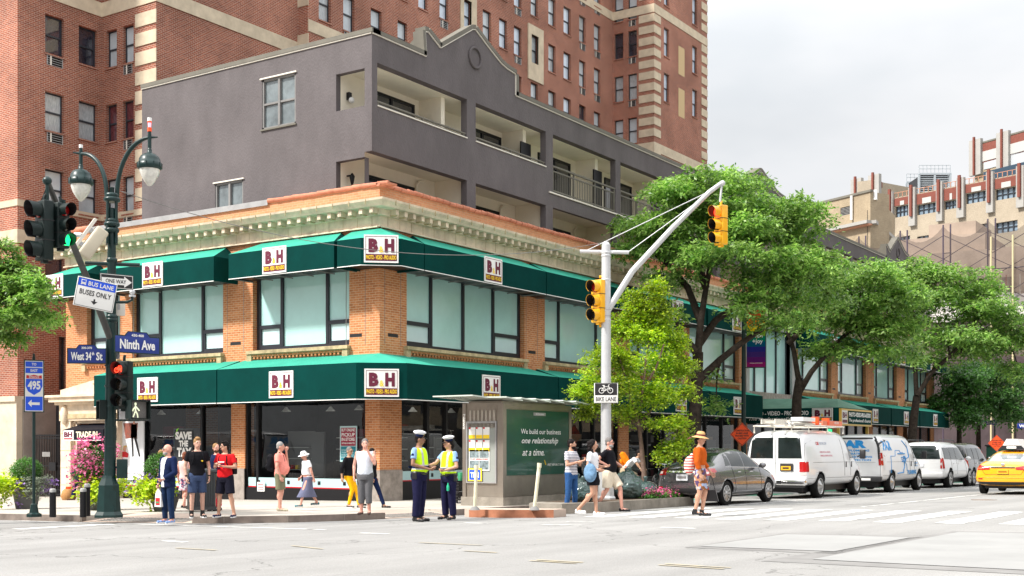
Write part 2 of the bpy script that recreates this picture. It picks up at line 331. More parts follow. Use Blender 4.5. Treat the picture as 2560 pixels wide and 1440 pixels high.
for k, (a, b) in enumerate(zip(walk[:-1], walk[1:])):       # kerb stones, left out where the ramps drop to the road
    if k in (2, 3, 4, 9, 10, 11) or k > 17: continue
    a, b = Vector(a), Vector(b); L_ = (b - a).length; d = (b - a) / L_; n = V(d.y, -d.x, 0).to_2d(); m_ = max(1, int(L_ / 1.8))
    for i in range(m_):
        p, q = a + d * (L_ * i / m_ + .004), a + d * (L_ * (i + 1) / m_ - .004); r4 = [p, q, q - n * .16, p - n * .16]; r5 = [p + n * .012, q + n * .012, q - n * .16, p - n * .16]
        mb.add([(v.x, v.y, gz(v.x, v.y) - .1) for v in r5] + [(v.x, v.y, gz(v.x, v.y) + .137) for v in r4], [(0, 1, 2, 3), (7, 6, 5, 4), (0, 4, 5, 1), (1, 5, 6, 2), (2, 6, 7, 3), (3, 7, 4, 0)], mKerb)
mb.build('kerb')['kind'] = 'structure'
mStud = mat('studded_strip', (.26, .24, .22), .7, var=.3, vs=20, bump=1, bs=60, world=True)
for A, B, C_, D_ in ramps:
    def rp(u, v, dz=0): p = Vector(A).lerp(Vector(B), u).lerp(Vector(D_).lerp(Vector(C_), u), v); return V(p.x, p.y, gz(p.x, p.y) + .008 + .124 * v + dz)
    mb = MB(); mb.quad(rp(0, 0), rp(1, 0), rp(1, 1), rp(0, 1), mPink); mb.build('ramp_paving')['kind'] = 'structure'
    mb = MB(); mb.quad(rp(.1, .06, .005), rp(.9, .06, .005), rp(.9, .46, .005), rp(.1, .46, .005), mStud)
    for i in range(22):
        for j in range(7): mb.lathe([(.03, 0), (.02, .010)], mStud, rp(.1 + .8 * (i + .5) / 22, .06 + .4 * (j + .5) / 7, .005), n=6)
    mb.build('tactile_paving')['kind'] = 'structure'
def stripe(x0, x1, y0, y1, m=mPaint, off=.006, name='crossing_stripe', sk=0): return sheet(name, [(x0, y0), (x1, y0 + sk), (x1, y1 + sk), (x0, y1)], off, m)
for i, y in enumerate((13.25, 12.2, 11.2, 10.2, 9.2, 8.1, 7.0, 5.9, 4.8)): stripe(22.7 + (i % 3) * .1, 28.6, y - .52, y, sk=.05)
stripe(13.9, 16.1, 20.2, 20.6); stripe(30.3, 75, 13.15, 13.27, name='lane_line'); stripe(30.5, 75, 9.6, 9.7, name='lane_line'); stripe(22.4, 22.6, 13.9, 16.2)
stripe(16.2, 16.32, 14.8, 24, name='lane_line'); stripe(32, 80, 15.9, 16.0, name='lane_line')
mGrn = mat('green_lane_paint', (.10, .30, .20), .8, var=.3, vs=3, world=True)
for k in range(6): stripe(33 + k * 7, 36 + k * 7, 16.1, 17.9, m=mGrn, name='bike_lane_paint')
for x0, y0, x1, y1 in ((19.45, 12.24, 19.5, 11.37), (19.43, 9.76, 19.35, 9.04), (19.4, 14.0, 19.4, 13.4), (12.7, 14.9, 12.6, 14.3), (20.6, 12.4, 20.7, 11.8), (15.7, 13.5, 15.7, 12.9)):
    sheet('paint_dash', [(x0 - .07, y0), (x0 + .07, y0), (x1 + .07, y1), (x1 - .07, y1)], .006, mPaint)
for x0, y0, x1, y1 in ((12.0, 7.72, 11.9, 7.03), (12.15, 7.72, 12.05, 7.03), (12.15, 6.12, 12.0, 5.27), (12.32, 6.12, 12.17, 5.27), (12.73, 12.23, 12.4, 11.34), (11.6, 13.36, 11.55, 12.5), (14.1, 11.0, 14.0, 9.8), (13.0, 9.4, 12.9, 8.8)):
    sheet('survey_dash', [(x0 - .035, y0), (x0 + .035, y0), (x1 + .035, y1), (x1 - .035, y1)], .008, mYel)
mPlate = mat('pale_concrete_patch', (.305, .305, .30), .6, var=.12, vs=.8, world=True)
mTar = mat('tar_patch', (.235, .23, .225), .85, var=.2, vs=2, world=True)
sheet('tar_border', [(14.6, 4.95), (18.6, 4.93), (18.6, 7.12), (14.9, 7.12)], .004, mTar); sheet('road_patch', [(15.0, 5.1), (18.3, 5.05), (18.3, 7.0), (15.14, 7.0)], .010, mPlate)
sheet('tar_border', [(12.6, .5), (20.6, .5), (20.3, 4.94), (13.2, 5.35)], .004, mTar); sheet('road_patch', [(13.0, .6), (20.3, .6), (20.0, 4.78), (13.65, 4.9)], .010, mPlate)
mb = MB(); mb.lathe([(.36, 0), (.36, .012), (.3, .014)], mKerb, (37.3, 8.2, gz(37.3, 8.2)), n=20); mb.build('manhole_cover')['kind'] = 'structure'
mCover = mat('grass_bed_soil', (.10, .07, .05), .9)

S = empty('corner_store', (27, 22.5, .05), 'two storey tan brick camera store with green awnings on the corner', 'building')
FN = frame((27, 22.5, 0), (0, -1, 0)); FE = frame((27, 22.5, 0), (1, 0, 0))
def xN(px, o=0): return 22.5 - onX(px, 27 - o)
def xE(px, o=0): return onY(px, 22.5 - o) - 27
wN = [(-13.15, -11.39), (-10.77, -6.41), (-5.10, -1.15)]
wE = [(1.24, 7.63), (8.93, 14.1), (15.2, 19.7), (20.6, 25.9), (33.59, 38.71), (39.85, 44.89), (46.45, 51.2), (53.0, 58.9)]
gN = [(xN(305), xN(578)), (xN(612), xN(913))]; gE = [(1.0, 7.6), (8.7, 14.3), (15.1, 19.9), (20.5, 25.9), (26.9, 33.3), (34.0, 39.0), (40, 45), (46.2, 51.4), (52.6, 59.3)]
ZS, ZT, ZG = 4.62, 7.02, 3.25
for F, x0, x1, W, G, extra in ((FN, -14.3, 0, wN, gN, [(-13.5, -11.65, -1, 2.45)]), (FE, 0, 60.2, wE, gE, [(26.9, 32.45, 4.3, 7.4)])):
    mb = MB()
    holewall(mb, x0, x1, -1.2, 7.95, [(a, b, ZS, ZT) for a, b in W] + [(a, b, -1.2, ZG) for a, b in G] + extra, mTan, dep=.4)
    holewall(mb, x0, x1, 8.6, 9.15, [], mOrange)
    buildw(mb, 'wall', S, F)
mb = MB(); mb.box(27.01, 87.1, 22.51, 36.8, 9.05, 9.1, mGreyCap); mb.box(27.3, 87.2, 36.7, 36.8, -1, 9.1, mTan); mb.box(87.1, 87.2, 22.5, 36.8, -1, 9.1, mTan)
mb.build('roof', S, Matrix.Translation(V(-27, -22.5, -.05)))
mGran2 = mGranite
mb = MB(); mb.M = None   # granite feet of the piers, panels between windows
for F, W, xa, xb in ((FN, gN, -11.2, .0), (FE, gE, 0, 60.2)):
    edges = [xa] + [v for g in W for v in g] + [xb]; mb.M = F
    for i in range(0, len(edges), 2):
        if edges[i + 1] - edges[i] > .15: mb = MB(F); mb.box(edges[i] - .0, edges[i + 1] + (.0 if edges[i + 1] else .037), -.04, .3, -1, gz(27 + max(0, edges[i]), 22.5) + 1.02, mGran2); mb.build('pier_base', S, Matrix.Translation(V(-27, -22.5, -.05)))
def cornice(F, x0, x1):
    mb = MB(); n = int((x1 - x0) / .42)
    holewall(mb, x0 - (.0 if F is FN else .05), x1 + (.05 if F is FN else 0), 7.95, 8.27, [], mCream, y=-.05)
    for i in range(int((x1 - x0) / .55)):   # joints
        x = x0 + .3 + i * .55; mb.box(x, x + .012, -.056, -.05, 7.97, 8.27, mCreamStain)
    mb.box(x0, x1, -.12, -.051, 7.93, 7.97, mCream)
    return mb
for F, x0, x1 in ((FN, -14.3, .0), (FE, .0, 60.2)):
    mb = cornice(F, x0, x1); e0 = x0 - (.0 if F is FE else .5); e1 = x1 + (.5 if F is FE else 0)
    buildw(mb, 'frieze', S, F)
    mb = MB(); o = .55
    def prof(o_in, z): return z
    P = [(.0, 8.27), (-.16, 8.27), (-.18, 8.44), (-.46, 8.46), (-.50, 8.52), (-.58, 8.60), (-.60, 8.66), (.0, 8.70)]
    # mitred profile sweep
    s0 = -1 if F is FE else 0; s1 = 0 if F is FE else 1
    va = [V((x0 + y * 1 if F is FE else e0), y, z) for y, z in P]; vb = [V((x1 - y if F is FN else e1), y, z) for y, z in P]
    n = len(P); mb.add(va + vb, [(i, i + 1, n + i + 1, n + i) for i in range(n - 1)] + [tuple(range(n - 1, -1, -1)), tuple(range(n, 2 * n))], mCream)
    k = x0 + .25
    while k < x1:                                # brackets under the cornice
        mb.box(k, k + .13, -.40, -.17, 8.30, 8.445, mCream); mb.box(k + .015, k + .115, -.34, -.17, 8.27, 8.30, mCreamStain); k += .40
    k = x0
    while k < x1 + .5:
        mb.box(k, k + .012, -.607, -.58, 8.50, 8.67, mCreamStain); k += .62
    buildw(mb, 'cornice', S, F)
    mb = MB(); k = x0 - .1                           # clay tile coping
    a = -5.0 if F is FN else x1
    if F is FN:
        k = -4.4; buildw(MB().box(-13.0, -4.4, -.05, .35, 9.15, 9.22, mLead).box(-13.0, -4.4, -.07, -.05, 9.05, 9.22, mLead), 'flashing', S, F); 
    while k < x1 + .2:
        q = .008 * math.sin(k * 5.1) + .006 * math.sin(k * 17)
        mb.tube([(k, -.02, 9.18 + q), (k + .33, -.02, 9.18 + q)], [.075, .062], mTile, n=8); mb.box(k, k + .34, 0, .35, 9.15, 9.2, mTile); k += .34
    if F is FN:
        k = -14.3
        while k < -13: mb.tube([(k, -.03, 9.2), (k + .33, -.03, 9.2)], [.11, .095], mTile, n=8); k += .34
    buildw(mb, 'tile_coping', S, F)
    mb = MB()
    W = wN if F is FN else wE
    for a, b in W:
        mb = MB()                                  # sills with little dentils
        mb.box(a - .15, b + .05, -.16, .1, 4.50, 4.60, mCreamStain); mb.box(a - .08, b, -.10, .0, 4.42, 4.50, mTan)
        for sx_ in (a - .15, b - .18): mb.box(sx_, sx_ + .2, -.12, 0, 4.25, 4.49, mCreamStain)
        k = a + .1
        while k < b - .25: mb.box(k, k + .07, -.08, 0, 4.35, 4.42, mTan); k += .15
        buildw(mb, 'window_sill', S, F)
    mb = MB()
    piers = [-.95, -5.9, -11.1] if F is FN else [.55, 8.05, 14.5, 20.0, 26.3, 39.1, 45.5, 51.8]
    for p in piers: mb.box(p - .18, p + .28, -.004, .02, 4.83, 4.93, mInk)
    for p in piers:                                   # sunk joint lines on the piers
        for s_ in (-.33, .40): mb.box(p + s_, p + s_ + .015, -.004, .01, 4.6, 7.0, mTar)
    buildw(mb, 'grille_slot', S, F)
def storewin(F, a, b, gi, name='window', zs=ZS, zt=ZT, split=(.26, .72), low=(True, False, True)):
    w_ = b - a; fr = MB(); gl = MB(); xs = [a] + [a + w_ * q for q in split] + [b]; n_ = len(split)
    fr.box(a, a + .12, .18, .3, zs, zt, mBlackF); fr.box(b - .09, b, .18, .3, zs, zt, mBlackF); fr.box(a + .12, b - .09, .18, .3, zs, zs + .10, mBlackF); fr.box(a + .12, b - .09, .18, .3, zt - .08, zt, mBlackF)
    for x in xs[1:-1]: fr.box(x - .05, x + .05, .17, .29, zs + .10, zt - .08, mBlackF)
    for i in range(n_ + 1):
        x0 = xs[i] + (.12 if i == 0 else .05); x1 = xs[i + 1] - (.09 if i == n_ else .05); z0 = zs + .10
        if low[0] and i in (0, n_):
            zm = zs + .72; fr.box(x0, x1, .175, .285, zm - .06, zm + .06, mBlackF); fr.box(x0, x0 + .05, .18, .28, z0, zm - .06, mBlackF); fr.box(x1 - .05, x1, .18, .28, z0, zm - .06, mBlackF); fr.box(x0 + .05, x1 - .05, .18, .28, z0, z0 + .07, mBlackF)
            gl.box(x0 + .05, x1 - .05, .24, .26, z0 + .07, zm - .06, mAquaW); gl.box(x0, x1, .24, .26, zm + .06, zt - .08, mAqua)
        else: gl.box(x0, x1, .24, .26, z0, zt - .08, mAqua)
    o = buildw(fr, name, S, F); buildw(gl, 'pane', o, F)
for i, (a, b) in enumerate(wN): storewin(FN, a, b, i, split=(.27, .74) if i else (.5, .75), low=(True, False, True))
for i, (a, b) in enumerate(wE): storewin(FE, a, b, i, split=((.24, .76) if i else (.224, .487, .75)))
mb = MB(); mb.box(26.5, 26.9, -.12, .3, 3.9, 7.6, mLead); mb.box(32.45, 32.95, -.12, .3, 3.9, 7.6, mLead); mb.box(26.5, 32.95, -.12, .3, 7.4, 7.9, mLead); mb.box(26.9, 32.45, -.05, .3, 3.9, 4.3, mGranite)
mb.M = None; buildw(mb, 'stone_surround', S, FE)
fr = MB(); gl = MB()
for k in range(5): x = 26.9 + k * 5.55 / 4; fr.box(x - (.0 if k == 0 else .05), x + (.0 if k == 4 else .05), .18, .3, 4.3, 7.4, mBlackF)
gl.box(26.9, 32.45, .25, .27, 4.3, 7.4, mAqua); o = buildw(fr, 'window', S, FE); buildw(gl, 'pane', o, FE)

def logo(w_=.96, h_=.78, small=True):
    mb = MB(); mb.box(-w_ / 2, w_ / 2, -.03, 0, 0, h_, mPaperW)
    a = w_ * .045; y = -.034; z0 = h_ * .065
    for (x0, x1, q0, q1) in ((-w_ / 2 + a, w_ / 2 - a, h_ - a - .012, h_ - a), (-w_ / 2 + a, -w_ / 2 + a + .012, z0, h_ - a), (w_ / 2 - a - .012, w_ / 2 - a, z0, h_ - a)): mb.box(x0, x1, y, -.03, q0, q1, mMaroon)
    mb.box(-w_ / 2 + a, w_ / 2 - a, y, -.03, z0, z0 + h_ * .24, mMaroon)
    t0, t1 = z0 + h_ * .30, h_ * .86; y -= .004
    mb.text('B', -w_ * .37, -w_ * .09, t0, t1, y, mMaroon, bold=.07); mb.text('H', w_ * .10, w_ * .38, t0, t1, y, mMaroon, bold=.07)
    mb.text('&', -w_ * .065, w_ * .065, z0 + h_ * .30, z0 + h_ * .52, y - .004, mYellow)
    mb.text('PHOTO - VIDEO - PRO AUDIO', -w_ * .44, w_ * .44, z0 + h_ * .045, z0 + h_ * .2, y - .004, mYellow, bold=.025)
    return mb
LOGO = logo().build('sign_panel', S); LOGO.matrix_basis = Matrix.Translation(V(0, 0, 0)); LOGO_ME = LOGO.data; bpy.data.objects.remove(LOGO)
def awning(F, x0, x1, zb, zf, zt, o, hipL=.5, hipR=.5, signs=(), name='awning', ends=(1, 1)):
    mb = MB(); y = -o
    a, b, c, d = V(x0, y, zb), V(x1, y, zb), V(x1, y, zf), V(x0, y, zf); e_, f_ = V(x1 - hipR, 0, zt), V(x0 + hipL, 0, zt); A0, B0 = V(x0, 0, zb), V(x1, 0, zb); A1, B1 = V(x0, 0, zf), V(x1, 0, zf)
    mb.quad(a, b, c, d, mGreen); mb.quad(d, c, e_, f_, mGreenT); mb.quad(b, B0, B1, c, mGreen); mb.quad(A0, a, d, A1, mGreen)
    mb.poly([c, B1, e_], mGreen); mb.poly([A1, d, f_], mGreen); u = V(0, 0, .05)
    mb.quad(A0 + u, B0 + u, b + u, a + u, mBlack)
    n = max(2, int((x1 - x0) / .8))
    for i in range(n + 1): x = x0 + .02 + (x1 - x0 - .06) * i / n; mb.box(x, x + .02, y + .02, 0, zb + .0, zb + .03, mTar)
    mb.box(x0, x1, y - .008, y - .001, zb - .012, zb + .01, mPaperW)
    w = buildw(mb, name, S, F)
    for sx_, sz_ in signs: linkw('sign_panel', LOGO_ME, w, F @ Matrix.Translation(V(sx_, y - .002, sz_)))
    return w
UB, UF, UT, UO = 6.72, 7.48, 7.92, 1.0; LB, LF, LT, LO = 2.96, 3.98, 4.32, 1.2
uz = UB + .03; lz = LB + .10
def sgN(px, o): return xN(px, o)
awning(FN, -14.25, -11.95, UB, UF, UT, UO, signs=[(-13.9 + .35, uz)]); awning(FN, -11.15, -5.75, UB, UF, UT, UO, hipL=.0, signs=[(sgN(382.5, 1), uz)])
awning(FE, 7.46, 14.3, UB, UF, UT, UO, signs=[(11, uz)]); awning(FE, .82, 7.41, UB, UF, UT, UO, hipR=.1, hipL=.7, signs=[(xE(1232, 1), uz)])
for a, b in ((14.6, 20.1), (20.3, 26.3), (33.2, 39.2), (39.5, 45.7), (46, 52), (52.3, 59.6)): awning(FE, a, b, UB, UF, UT, UO, signs=[((a + b) / 2, uz)])
awning(FN, -5.1, -.85, UB, UF, UT, UO, hipR=.6, signs=[(sgN(687, 1), uz)])
awning(FN, -11.2, -5.42, LB, LF, LT, LO, hipR=.25, hipL=0, signs=[(sgN(370, 1.2), lz)])
awning(FE, 7.9, 14.3, LB, LF, LT, LO, signs=[(11.2, lz)])
for a, b in ((14.5, 20), (20.1, 25.84), (33.3, 39.5), (39.7, 45.8), (46, 52), (52.2, 59.4)): awning(FE, a, b, LB, LF, LT, LO, signs=[((a + b) / 2, lz)])
def corner_awning(nx, ex, cn, ce, zb, zf, zt, o, hip, signs):      # wraps the corner with a chamfered face
    mb = MB(); ox, oy = 27 - o, 22.5 - o
    A = (ox, 22.5 - nx); B = (ox, oy + cn); D = (ox + ce, oy); E_ = (27 + ex, oy)
    ring = [A, B, D, E_]; top = [(27, 22.5 - nx - hip[0]), (27, 22.8), (27.3, 22.5), (27 + ex - hip[1], 22.5)]
    top[1] = (27, 22.5); top[2] = (27, 22.5)
    for i in range(3):
        p, q = ring[i], ring[i + 1]
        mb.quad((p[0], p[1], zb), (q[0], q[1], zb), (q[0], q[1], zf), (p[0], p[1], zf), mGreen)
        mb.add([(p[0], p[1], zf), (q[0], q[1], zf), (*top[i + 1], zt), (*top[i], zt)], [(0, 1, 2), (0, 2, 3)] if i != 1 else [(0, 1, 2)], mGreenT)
        d = Vector(q) - Vector(p); n = V(d.y, -d.x).normalized() * -.006; n = V(-d.y, d.x).normalized() * .006
        mb.prism([(p[0] - n.x, p[1] - n.y, zb - .012), (q[0] - n.x, q[1] - n.y, zb - .012), (q[0] - n.x, q[1] - n.y, zb + .01), (p[0] - n.x, p[1] - n.y, zb + .01)], (n.x * .8, n.y * .8, 0), mPaperW)
    for p, w_, t_ in ((A, (27, A[1]), top[0]), (E_, (E_[0], 22.5), top[3])):
        mb.quad((*p, zb), (*w_, zb), (*w_, zf), (*p, zf), mGreen); mb.poly([(*p, zf), (*w_, zf), (*t_, zt)], mGreen)
    mb.poly([(27, A[1], zb + .05), (*A, zb + .05), (*B, zb + .05), (*D, zb + .05), (*E_, zb + .05), (E_[0], 22.5, zb + .05), (27, 22.5, zb + .05)], mBlack)
    w = mb.build('corner_awning', S, Matrix.Translation(V(-27, -22.5, -.05)))
    mid = ((B[0] + D[0]) / 2, (B[1] + D[1]) / 2); d = (Vector(D) - Vector(B)).normalized()
    Fm = frame((mid[0], mid[1], 0), (d.x, d.y, 0)); linkw('sign_panel', LOGO_ME, w, Fm @ Matrix.Translation(V(0, -.004, zb + .07)) @ Matrix.Scale(1.0, 4))
    for F, x, z in signs: linkw('sign_panel', LOGO_ME, w, F @ Matrix.Translation(V(x, -o - .002, z)))
corner_awning(-.73 , .78, .85, .75, UB, UF, UT, UO, (-.3, .1), [])
corner_awning(-5.38, 7.85, 1.05, .95, LB, LF, LT, LO, (-.1, .1), [(FN, sgN(704, 1.2), lz), (FE, xE(1227, 1.2), lz)])

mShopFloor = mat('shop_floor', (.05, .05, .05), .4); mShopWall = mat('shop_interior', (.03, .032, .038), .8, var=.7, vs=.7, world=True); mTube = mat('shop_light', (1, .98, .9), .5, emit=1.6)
mb = MB(); t = Matrix.Translation(V(-27, -22.5, -.05))
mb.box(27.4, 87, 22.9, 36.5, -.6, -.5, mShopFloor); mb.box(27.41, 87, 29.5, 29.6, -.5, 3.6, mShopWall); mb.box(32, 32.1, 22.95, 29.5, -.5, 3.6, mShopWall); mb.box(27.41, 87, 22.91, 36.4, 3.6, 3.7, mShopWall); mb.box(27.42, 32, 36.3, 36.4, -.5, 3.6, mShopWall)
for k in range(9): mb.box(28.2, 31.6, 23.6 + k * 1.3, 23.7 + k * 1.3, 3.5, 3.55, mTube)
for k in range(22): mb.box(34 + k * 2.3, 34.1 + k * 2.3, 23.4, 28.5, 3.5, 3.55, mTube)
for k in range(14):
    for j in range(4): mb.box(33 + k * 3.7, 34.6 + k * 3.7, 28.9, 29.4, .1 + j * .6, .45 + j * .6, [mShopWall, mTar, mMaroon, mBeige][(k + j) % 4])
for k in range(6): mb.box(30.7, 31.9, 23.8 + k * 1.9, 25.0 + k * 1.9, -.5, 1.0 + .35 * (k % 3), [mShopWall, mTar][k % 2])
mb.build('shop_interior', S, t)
mGP = mat('display_grey', (.16, .17, .18), .6); mGP2 = mat('display_pale', (.40, .42, .42), .6)
def shopfit(F, a, b, seed):        # display boards, shelves and pendant lamps standing just inside the glass
    r_ = random.Random(seed); x = a + .3
    while x < b - .5:
        mb = MB(); w_ = r_.uniform(.5, 1.3); d = r_.uniform(.6, 1.8); h0 = r_.choice((0, .9, 1.2)); h1 = r_.uniform(1.3, 2.4); m_ = r_.choice((mGP, mShopWall, mGP2, mGP, mTar, mMaroon))
        mb.box(x, min(b, x + w_), d, d + .08, h0, h1, m_); [mb.box(x + .05, min(b, x + w_) - .05, d - .2, d, h0 + q * .35, h0 + q * .35 + .03, mGP2) for q in range(3)]; [mb.box(x + .1 + q * .2, x + .2 + q * .2, d - .18, d - .06, h0 + .03, h0 + .16, r_.choice((mInk, mRedS, mGP, mYellow))) for q in range(int(w_ / .25))]
        buildw(mb, 'display_stand', S, F); x += w_ + r_.uniform(.1, .6)
    for k in range(int((b - a) / 1.5)):
        mb = MB(); c = (a + .8 + k * 1.5, 1.0 + .4 * (k % 2), 2.75); mb.lathe([(.03, .14), (.07, .08), (.15, .0)], mPaperW, c, n=12, caps=False); mb.lathe([(.001, .01), (.10, .01)], mTube, c, n=10, caps=False); mb.tube([(c[0], c[1], 2.88), (c[0], c[1], 3.6)], .008, mInk, n=4); buildw(mb, 'pendant_lamp', S, F)
for i, (F, g) in enumerate([(FN, g) for g in gN] + [(FE, g) for g in gE[:6]]): shopfit(F, g[0], g[1], 5 + i)
mStripA = mat('window_film', (.42, .62, .64), .4)
def shopwin(F, a, b, xg, mull, base=.42, strip=True, kick=mBlack):
    mb = MB(); g0 = gz(27 + max(0, xg), 22.5 + max(0, -xg)) + .13; z0 = g0 + base
    mb.box(a, b, .02, .2, g0 - .5, z0, kick); mb.box(a, b, .05, .2, ZG - .25, ZG, mBlack)
    mb.box(a, a + .07, .05, .2, z0, ZG - .25, mBlack); mb.box(b - .07, b, .05, .2, z0, ZG - .25, mBlack)
    for m_ in mull: mb.box(m_ - .05, m_ + .05, .05, .2, z0, ZG - .25, mBlack)
    o = buildw(mb, 'shop_window', S, F); gl = MB(); gl.quad((a + .07, .13, z0), (b - .07, .13, z0), (b - .07, .13, ZG - .25), (a + .07, .13, ZG - .25), mShop); buildw(gl, 'pane', o, F)
    if strip:
        s = MB(); s.box(a + .1, b - .1, .06, .118, z0, z0 + .30, mStripA); s.box(a + .1, b - .1, .056, .06, z0, z0 + .035, mRedS)
        k = a + .5
        while k < b - .5:
            s.box(k, k + .11, .05, .06, z0 + .11, z0 + .22, mInk, bev=.01); s.lathe([(.035, 0), (.03, .03)], mInk, (k + .055, .05, z0 + .15), n=8); k += .75 + .5 * ((int(k * 7) % 3) / 2)
        buildw(s, 'window_sticker', o, F)
    return o
WN2 = shopwin(FN, gN[0][0], gN[0][1], gN[0][0], [xN(500)]); WN1 = shopwin(FN, gN[1][0], gN[1][1], gN[1][0], [xN(640)], base=.40)
shopwin(FE, *gE[0], 1, [2.35, 3.3, 5.4], base=.55)
for g in gE[1:]: shopwin(FE, *g, g[0], [g[0] + (g[1] - g[0]) * .35, g[0] + (g[1] - g[0]) * .68], strip=g[0] > 30)
def dec(name, F, parent, fn): mb = MB(); fn(mb); return buildw(mb, name, parent, F)
mPoster = mat('poster_white', (.75, .77, .80), .5); mPhoto = mat('photo_brown', (.10, .06, .05), .5, var=.9, vs=9, var2=(.35, .08, .05)); mSkin0 = mat('poster_skin', (.62, .33, .24), .6)
def poster(mb):     # tall fashion poster in the left window
    a, b = xN(296), xN(360); z0, z1 = zat(1205, 38), zat(1048, 38)
    mb.box(a, b, -.015, .03, z0, z1, mPoster)
    W = b - a; H = z1 - z0; q = lambda x, z: (a + x * W, -.02, z0 + z * H); y = -.02
    mb.poly([q(.22, .97), q(.78, .97), q(.74, .73), q(.30, .70)], mPhoto)
    mb.poly([q(.52, .72), q(.60, .72), q(.62, .40), q(.56, .39)], mInk); mb.poly([q(.62, .73), q(.72, .72), q(.88, .40), q(.82, .39)], mInk)
    mb.poly([q(.52, .95), q(.74, .95), q(.76, .70), q(.50, .71)], mat('poster_jacket', (.13, .09, .07), .7)); mb.ell((a + .63 * W, -.02, z0 + .975 * H), (.05, .006, .06), mSkin0, n=8, rings=6)
    mb.poly([q(.16, .38), q(.40, .38), q(.42, .56 - .12), q(.26, .50), q(.14, .45)], mRedS); mb.ell((a + .27 * W, -.02, z0 + .52 * H), (.07, .006, .09), mSkin0, n=8, rings=6); mb.poly([q(.17, .44), q(.22, .58), q(.34, .585), q(.38, .46), q(.33, .56), q(.24, .55)], mGold)
    mb.text('CANON', a + .30 * W, a + .48 * W, z0 + .10 * H, z0 + .115 * H, -.021, mRedS); mb.text('SPORT', a + .6 * W, a + .88 * W, z0 + .10 * H, z0 + .112 * H, -.021, mInk)
dec('window_poster', FN, WN2, poster)
def save(mb):
    y = .11; x0, x1 = xN(432), xN(473); zt = zat(1076, 37)
    mb.box(x0 - .05, x1 + .05, y, y + .008, zt - 1.15, zt + .05, mat('poster_charcoal', (.05, .055, .06), .6))
    for i, (s, a, b) in enumerate((('SAVE', 0, 1), ('THE', .22, .78), ('TAX', .1, 1))):
        hh = (.26, .2, .3)[i]; z1 = zt - (0, .29, .52)[i]; mb.text(s, x0 + a * (x1 - x0), x0 + b * (x1 - x0), z1 - hh, z1, y - .006, mPaperW, bold=.06)
    mb.prism([(x0 - .04, y - .004, zt - .2), (x0 + .05, y - .004, zt - .02), (x0 + .18, y - .004, zt + .12), (x0 + .06, y - .004, zt + .08)], (0, .003, 0), mat('leaf_ink', (.25, .65, .03), .5))
dec('window_poster', FN, WN2, save)
def pick(mb):
    y = .07; x0, x1 = xN(846), xN(888); z1 = zat(1064, 35); mb.box(x0, x1, y, y + .02, z1 - 1.05, z1, mStripA)
    mb.box(x0 + .04, x1 - .04, y - .006, y - .001, z1 - .58, z1 - .05, mat('poster_maroon', (.28, .02, .05), .6)); mb.box(x0 + .04, x1 - .04, y - .006, y - .001, z1 - 1.0, z1 - .6, mat('poster_teal', (.03, .2, .25), .6))
    for s, a, b in (('BUY ONLINE', .16, .07), ('PICKUP', .31, .2), ('IN-STORE', .44, .34), ('WITHIN 30 MINUTES', .53, .48)): mb.text(s, x0 + .07, x1 - .07, z1 - a, z1 - b, y - .01, mPaperW)
    for k in range(4): mb.text(['EXTENDED HOURS', 'TODAY PICKUP', 'MON-THUR 9-8', 'FRI 9-2'][k], x0 + .07, x1 - .12, z1 - .73 - k * .07, z1 - .685 - k * .07, y - .01, mStripA)
dec('window_poster', FN, WN1, pick)
dec('paper_notice', FN, WN1, lambda mb: (mb.box(xN(643), xN(661), -.0, .02, .26, .55, mPaperW), [mb.box(xN(645), xN(659), -.006, -.001, z, z + .02, mRedS) for z in (.32, .38, .46)]))
mb = MB(); mb.box(-14.3, -13.75, -.22, .1, -1, 3.1, mCream); mb.box(-11.55, -11.25, -.22, .1, -1, 3.1, mCream)
mb.box(-14.35, -11.25, -.24, .1, 2.55, 3.1, mCream); mb.box(-14.3, -11.25, -.27, -.24, 2.62, 2.78, mCreamStain); mb.box(-14.45, -11.2, -.36, .1, 3.1, 3.2, mCream); mb.box(-14.6, -11.2, -.5, .1, 3.2, 3.36, mCream); mb.box(-14.7, -11.2, -.58, .1, 3.36, 3.44, mCream)
mb.xz([(-14.2, 3.44), (-11.2, 3.44), (-11.2, 4.0), (-12.2, 3.95), (-14.2, 3.62)], -.3, .05, mCream)
mb.ell((-12.0, -.32, 3.78), (.3, .1, .3), mCream); mb.lathe([(.2, -.03), (.24, 0), (.2, .03)], mCreamStain, (-12.0, -.36, 3.78), n=12)
for x in (-13.78, -13.6, -11.8): mb.box(x, x + .07, -.12, .1, -1, 2.5, mCream)
mb.box(-13.7, -11.7, -.12, .1, 2.45, 2.55, mCream); mb.ell((-14.02, -.28, 2.75), (.16, .12, .34), mCream)
for k in range(5): mb.box(-14.31, -13.74, -.225, -.2, -.3 + k * .6, -.28 + k * .6, mCreamStain)
mb.box(-13.5, -11.65, .35, .4, -1, 2.5, mBlack)
buildw(mb, 'portal', S, FN)
mb = MB(); a, b = -13.45, -11.3
mb.prism([(a, 0, 2.42), (a, -.75, 2.22), (a, -.75, 1.86), (a, 0, 1.86)], (b - a, 0, 0), mat('black_canvas', (.012, .012, .018), .6))
mb.text('TRADE-IN', a + .72, b - .3, 1.95, 2.16, -.756, mat('sign_ivory', (.75, .68, .5), .5), bold=.04); mb.box(a + .05, a + .6, -.77, -.75, 1.88, 2.2, mPaperW); mb.text('BH', a + .1, a + .55, 1.97, 2.15, -.776, mMaroon, bold=.05); mb.box(a + .09, a + .56, -.776, -.77, 1.9, 1.94, mRedS)
mb.box(a, b, -.76, -.751, 1.85, 1.87, mPaperW); buildw(mb, 'door_awning', S, FN)
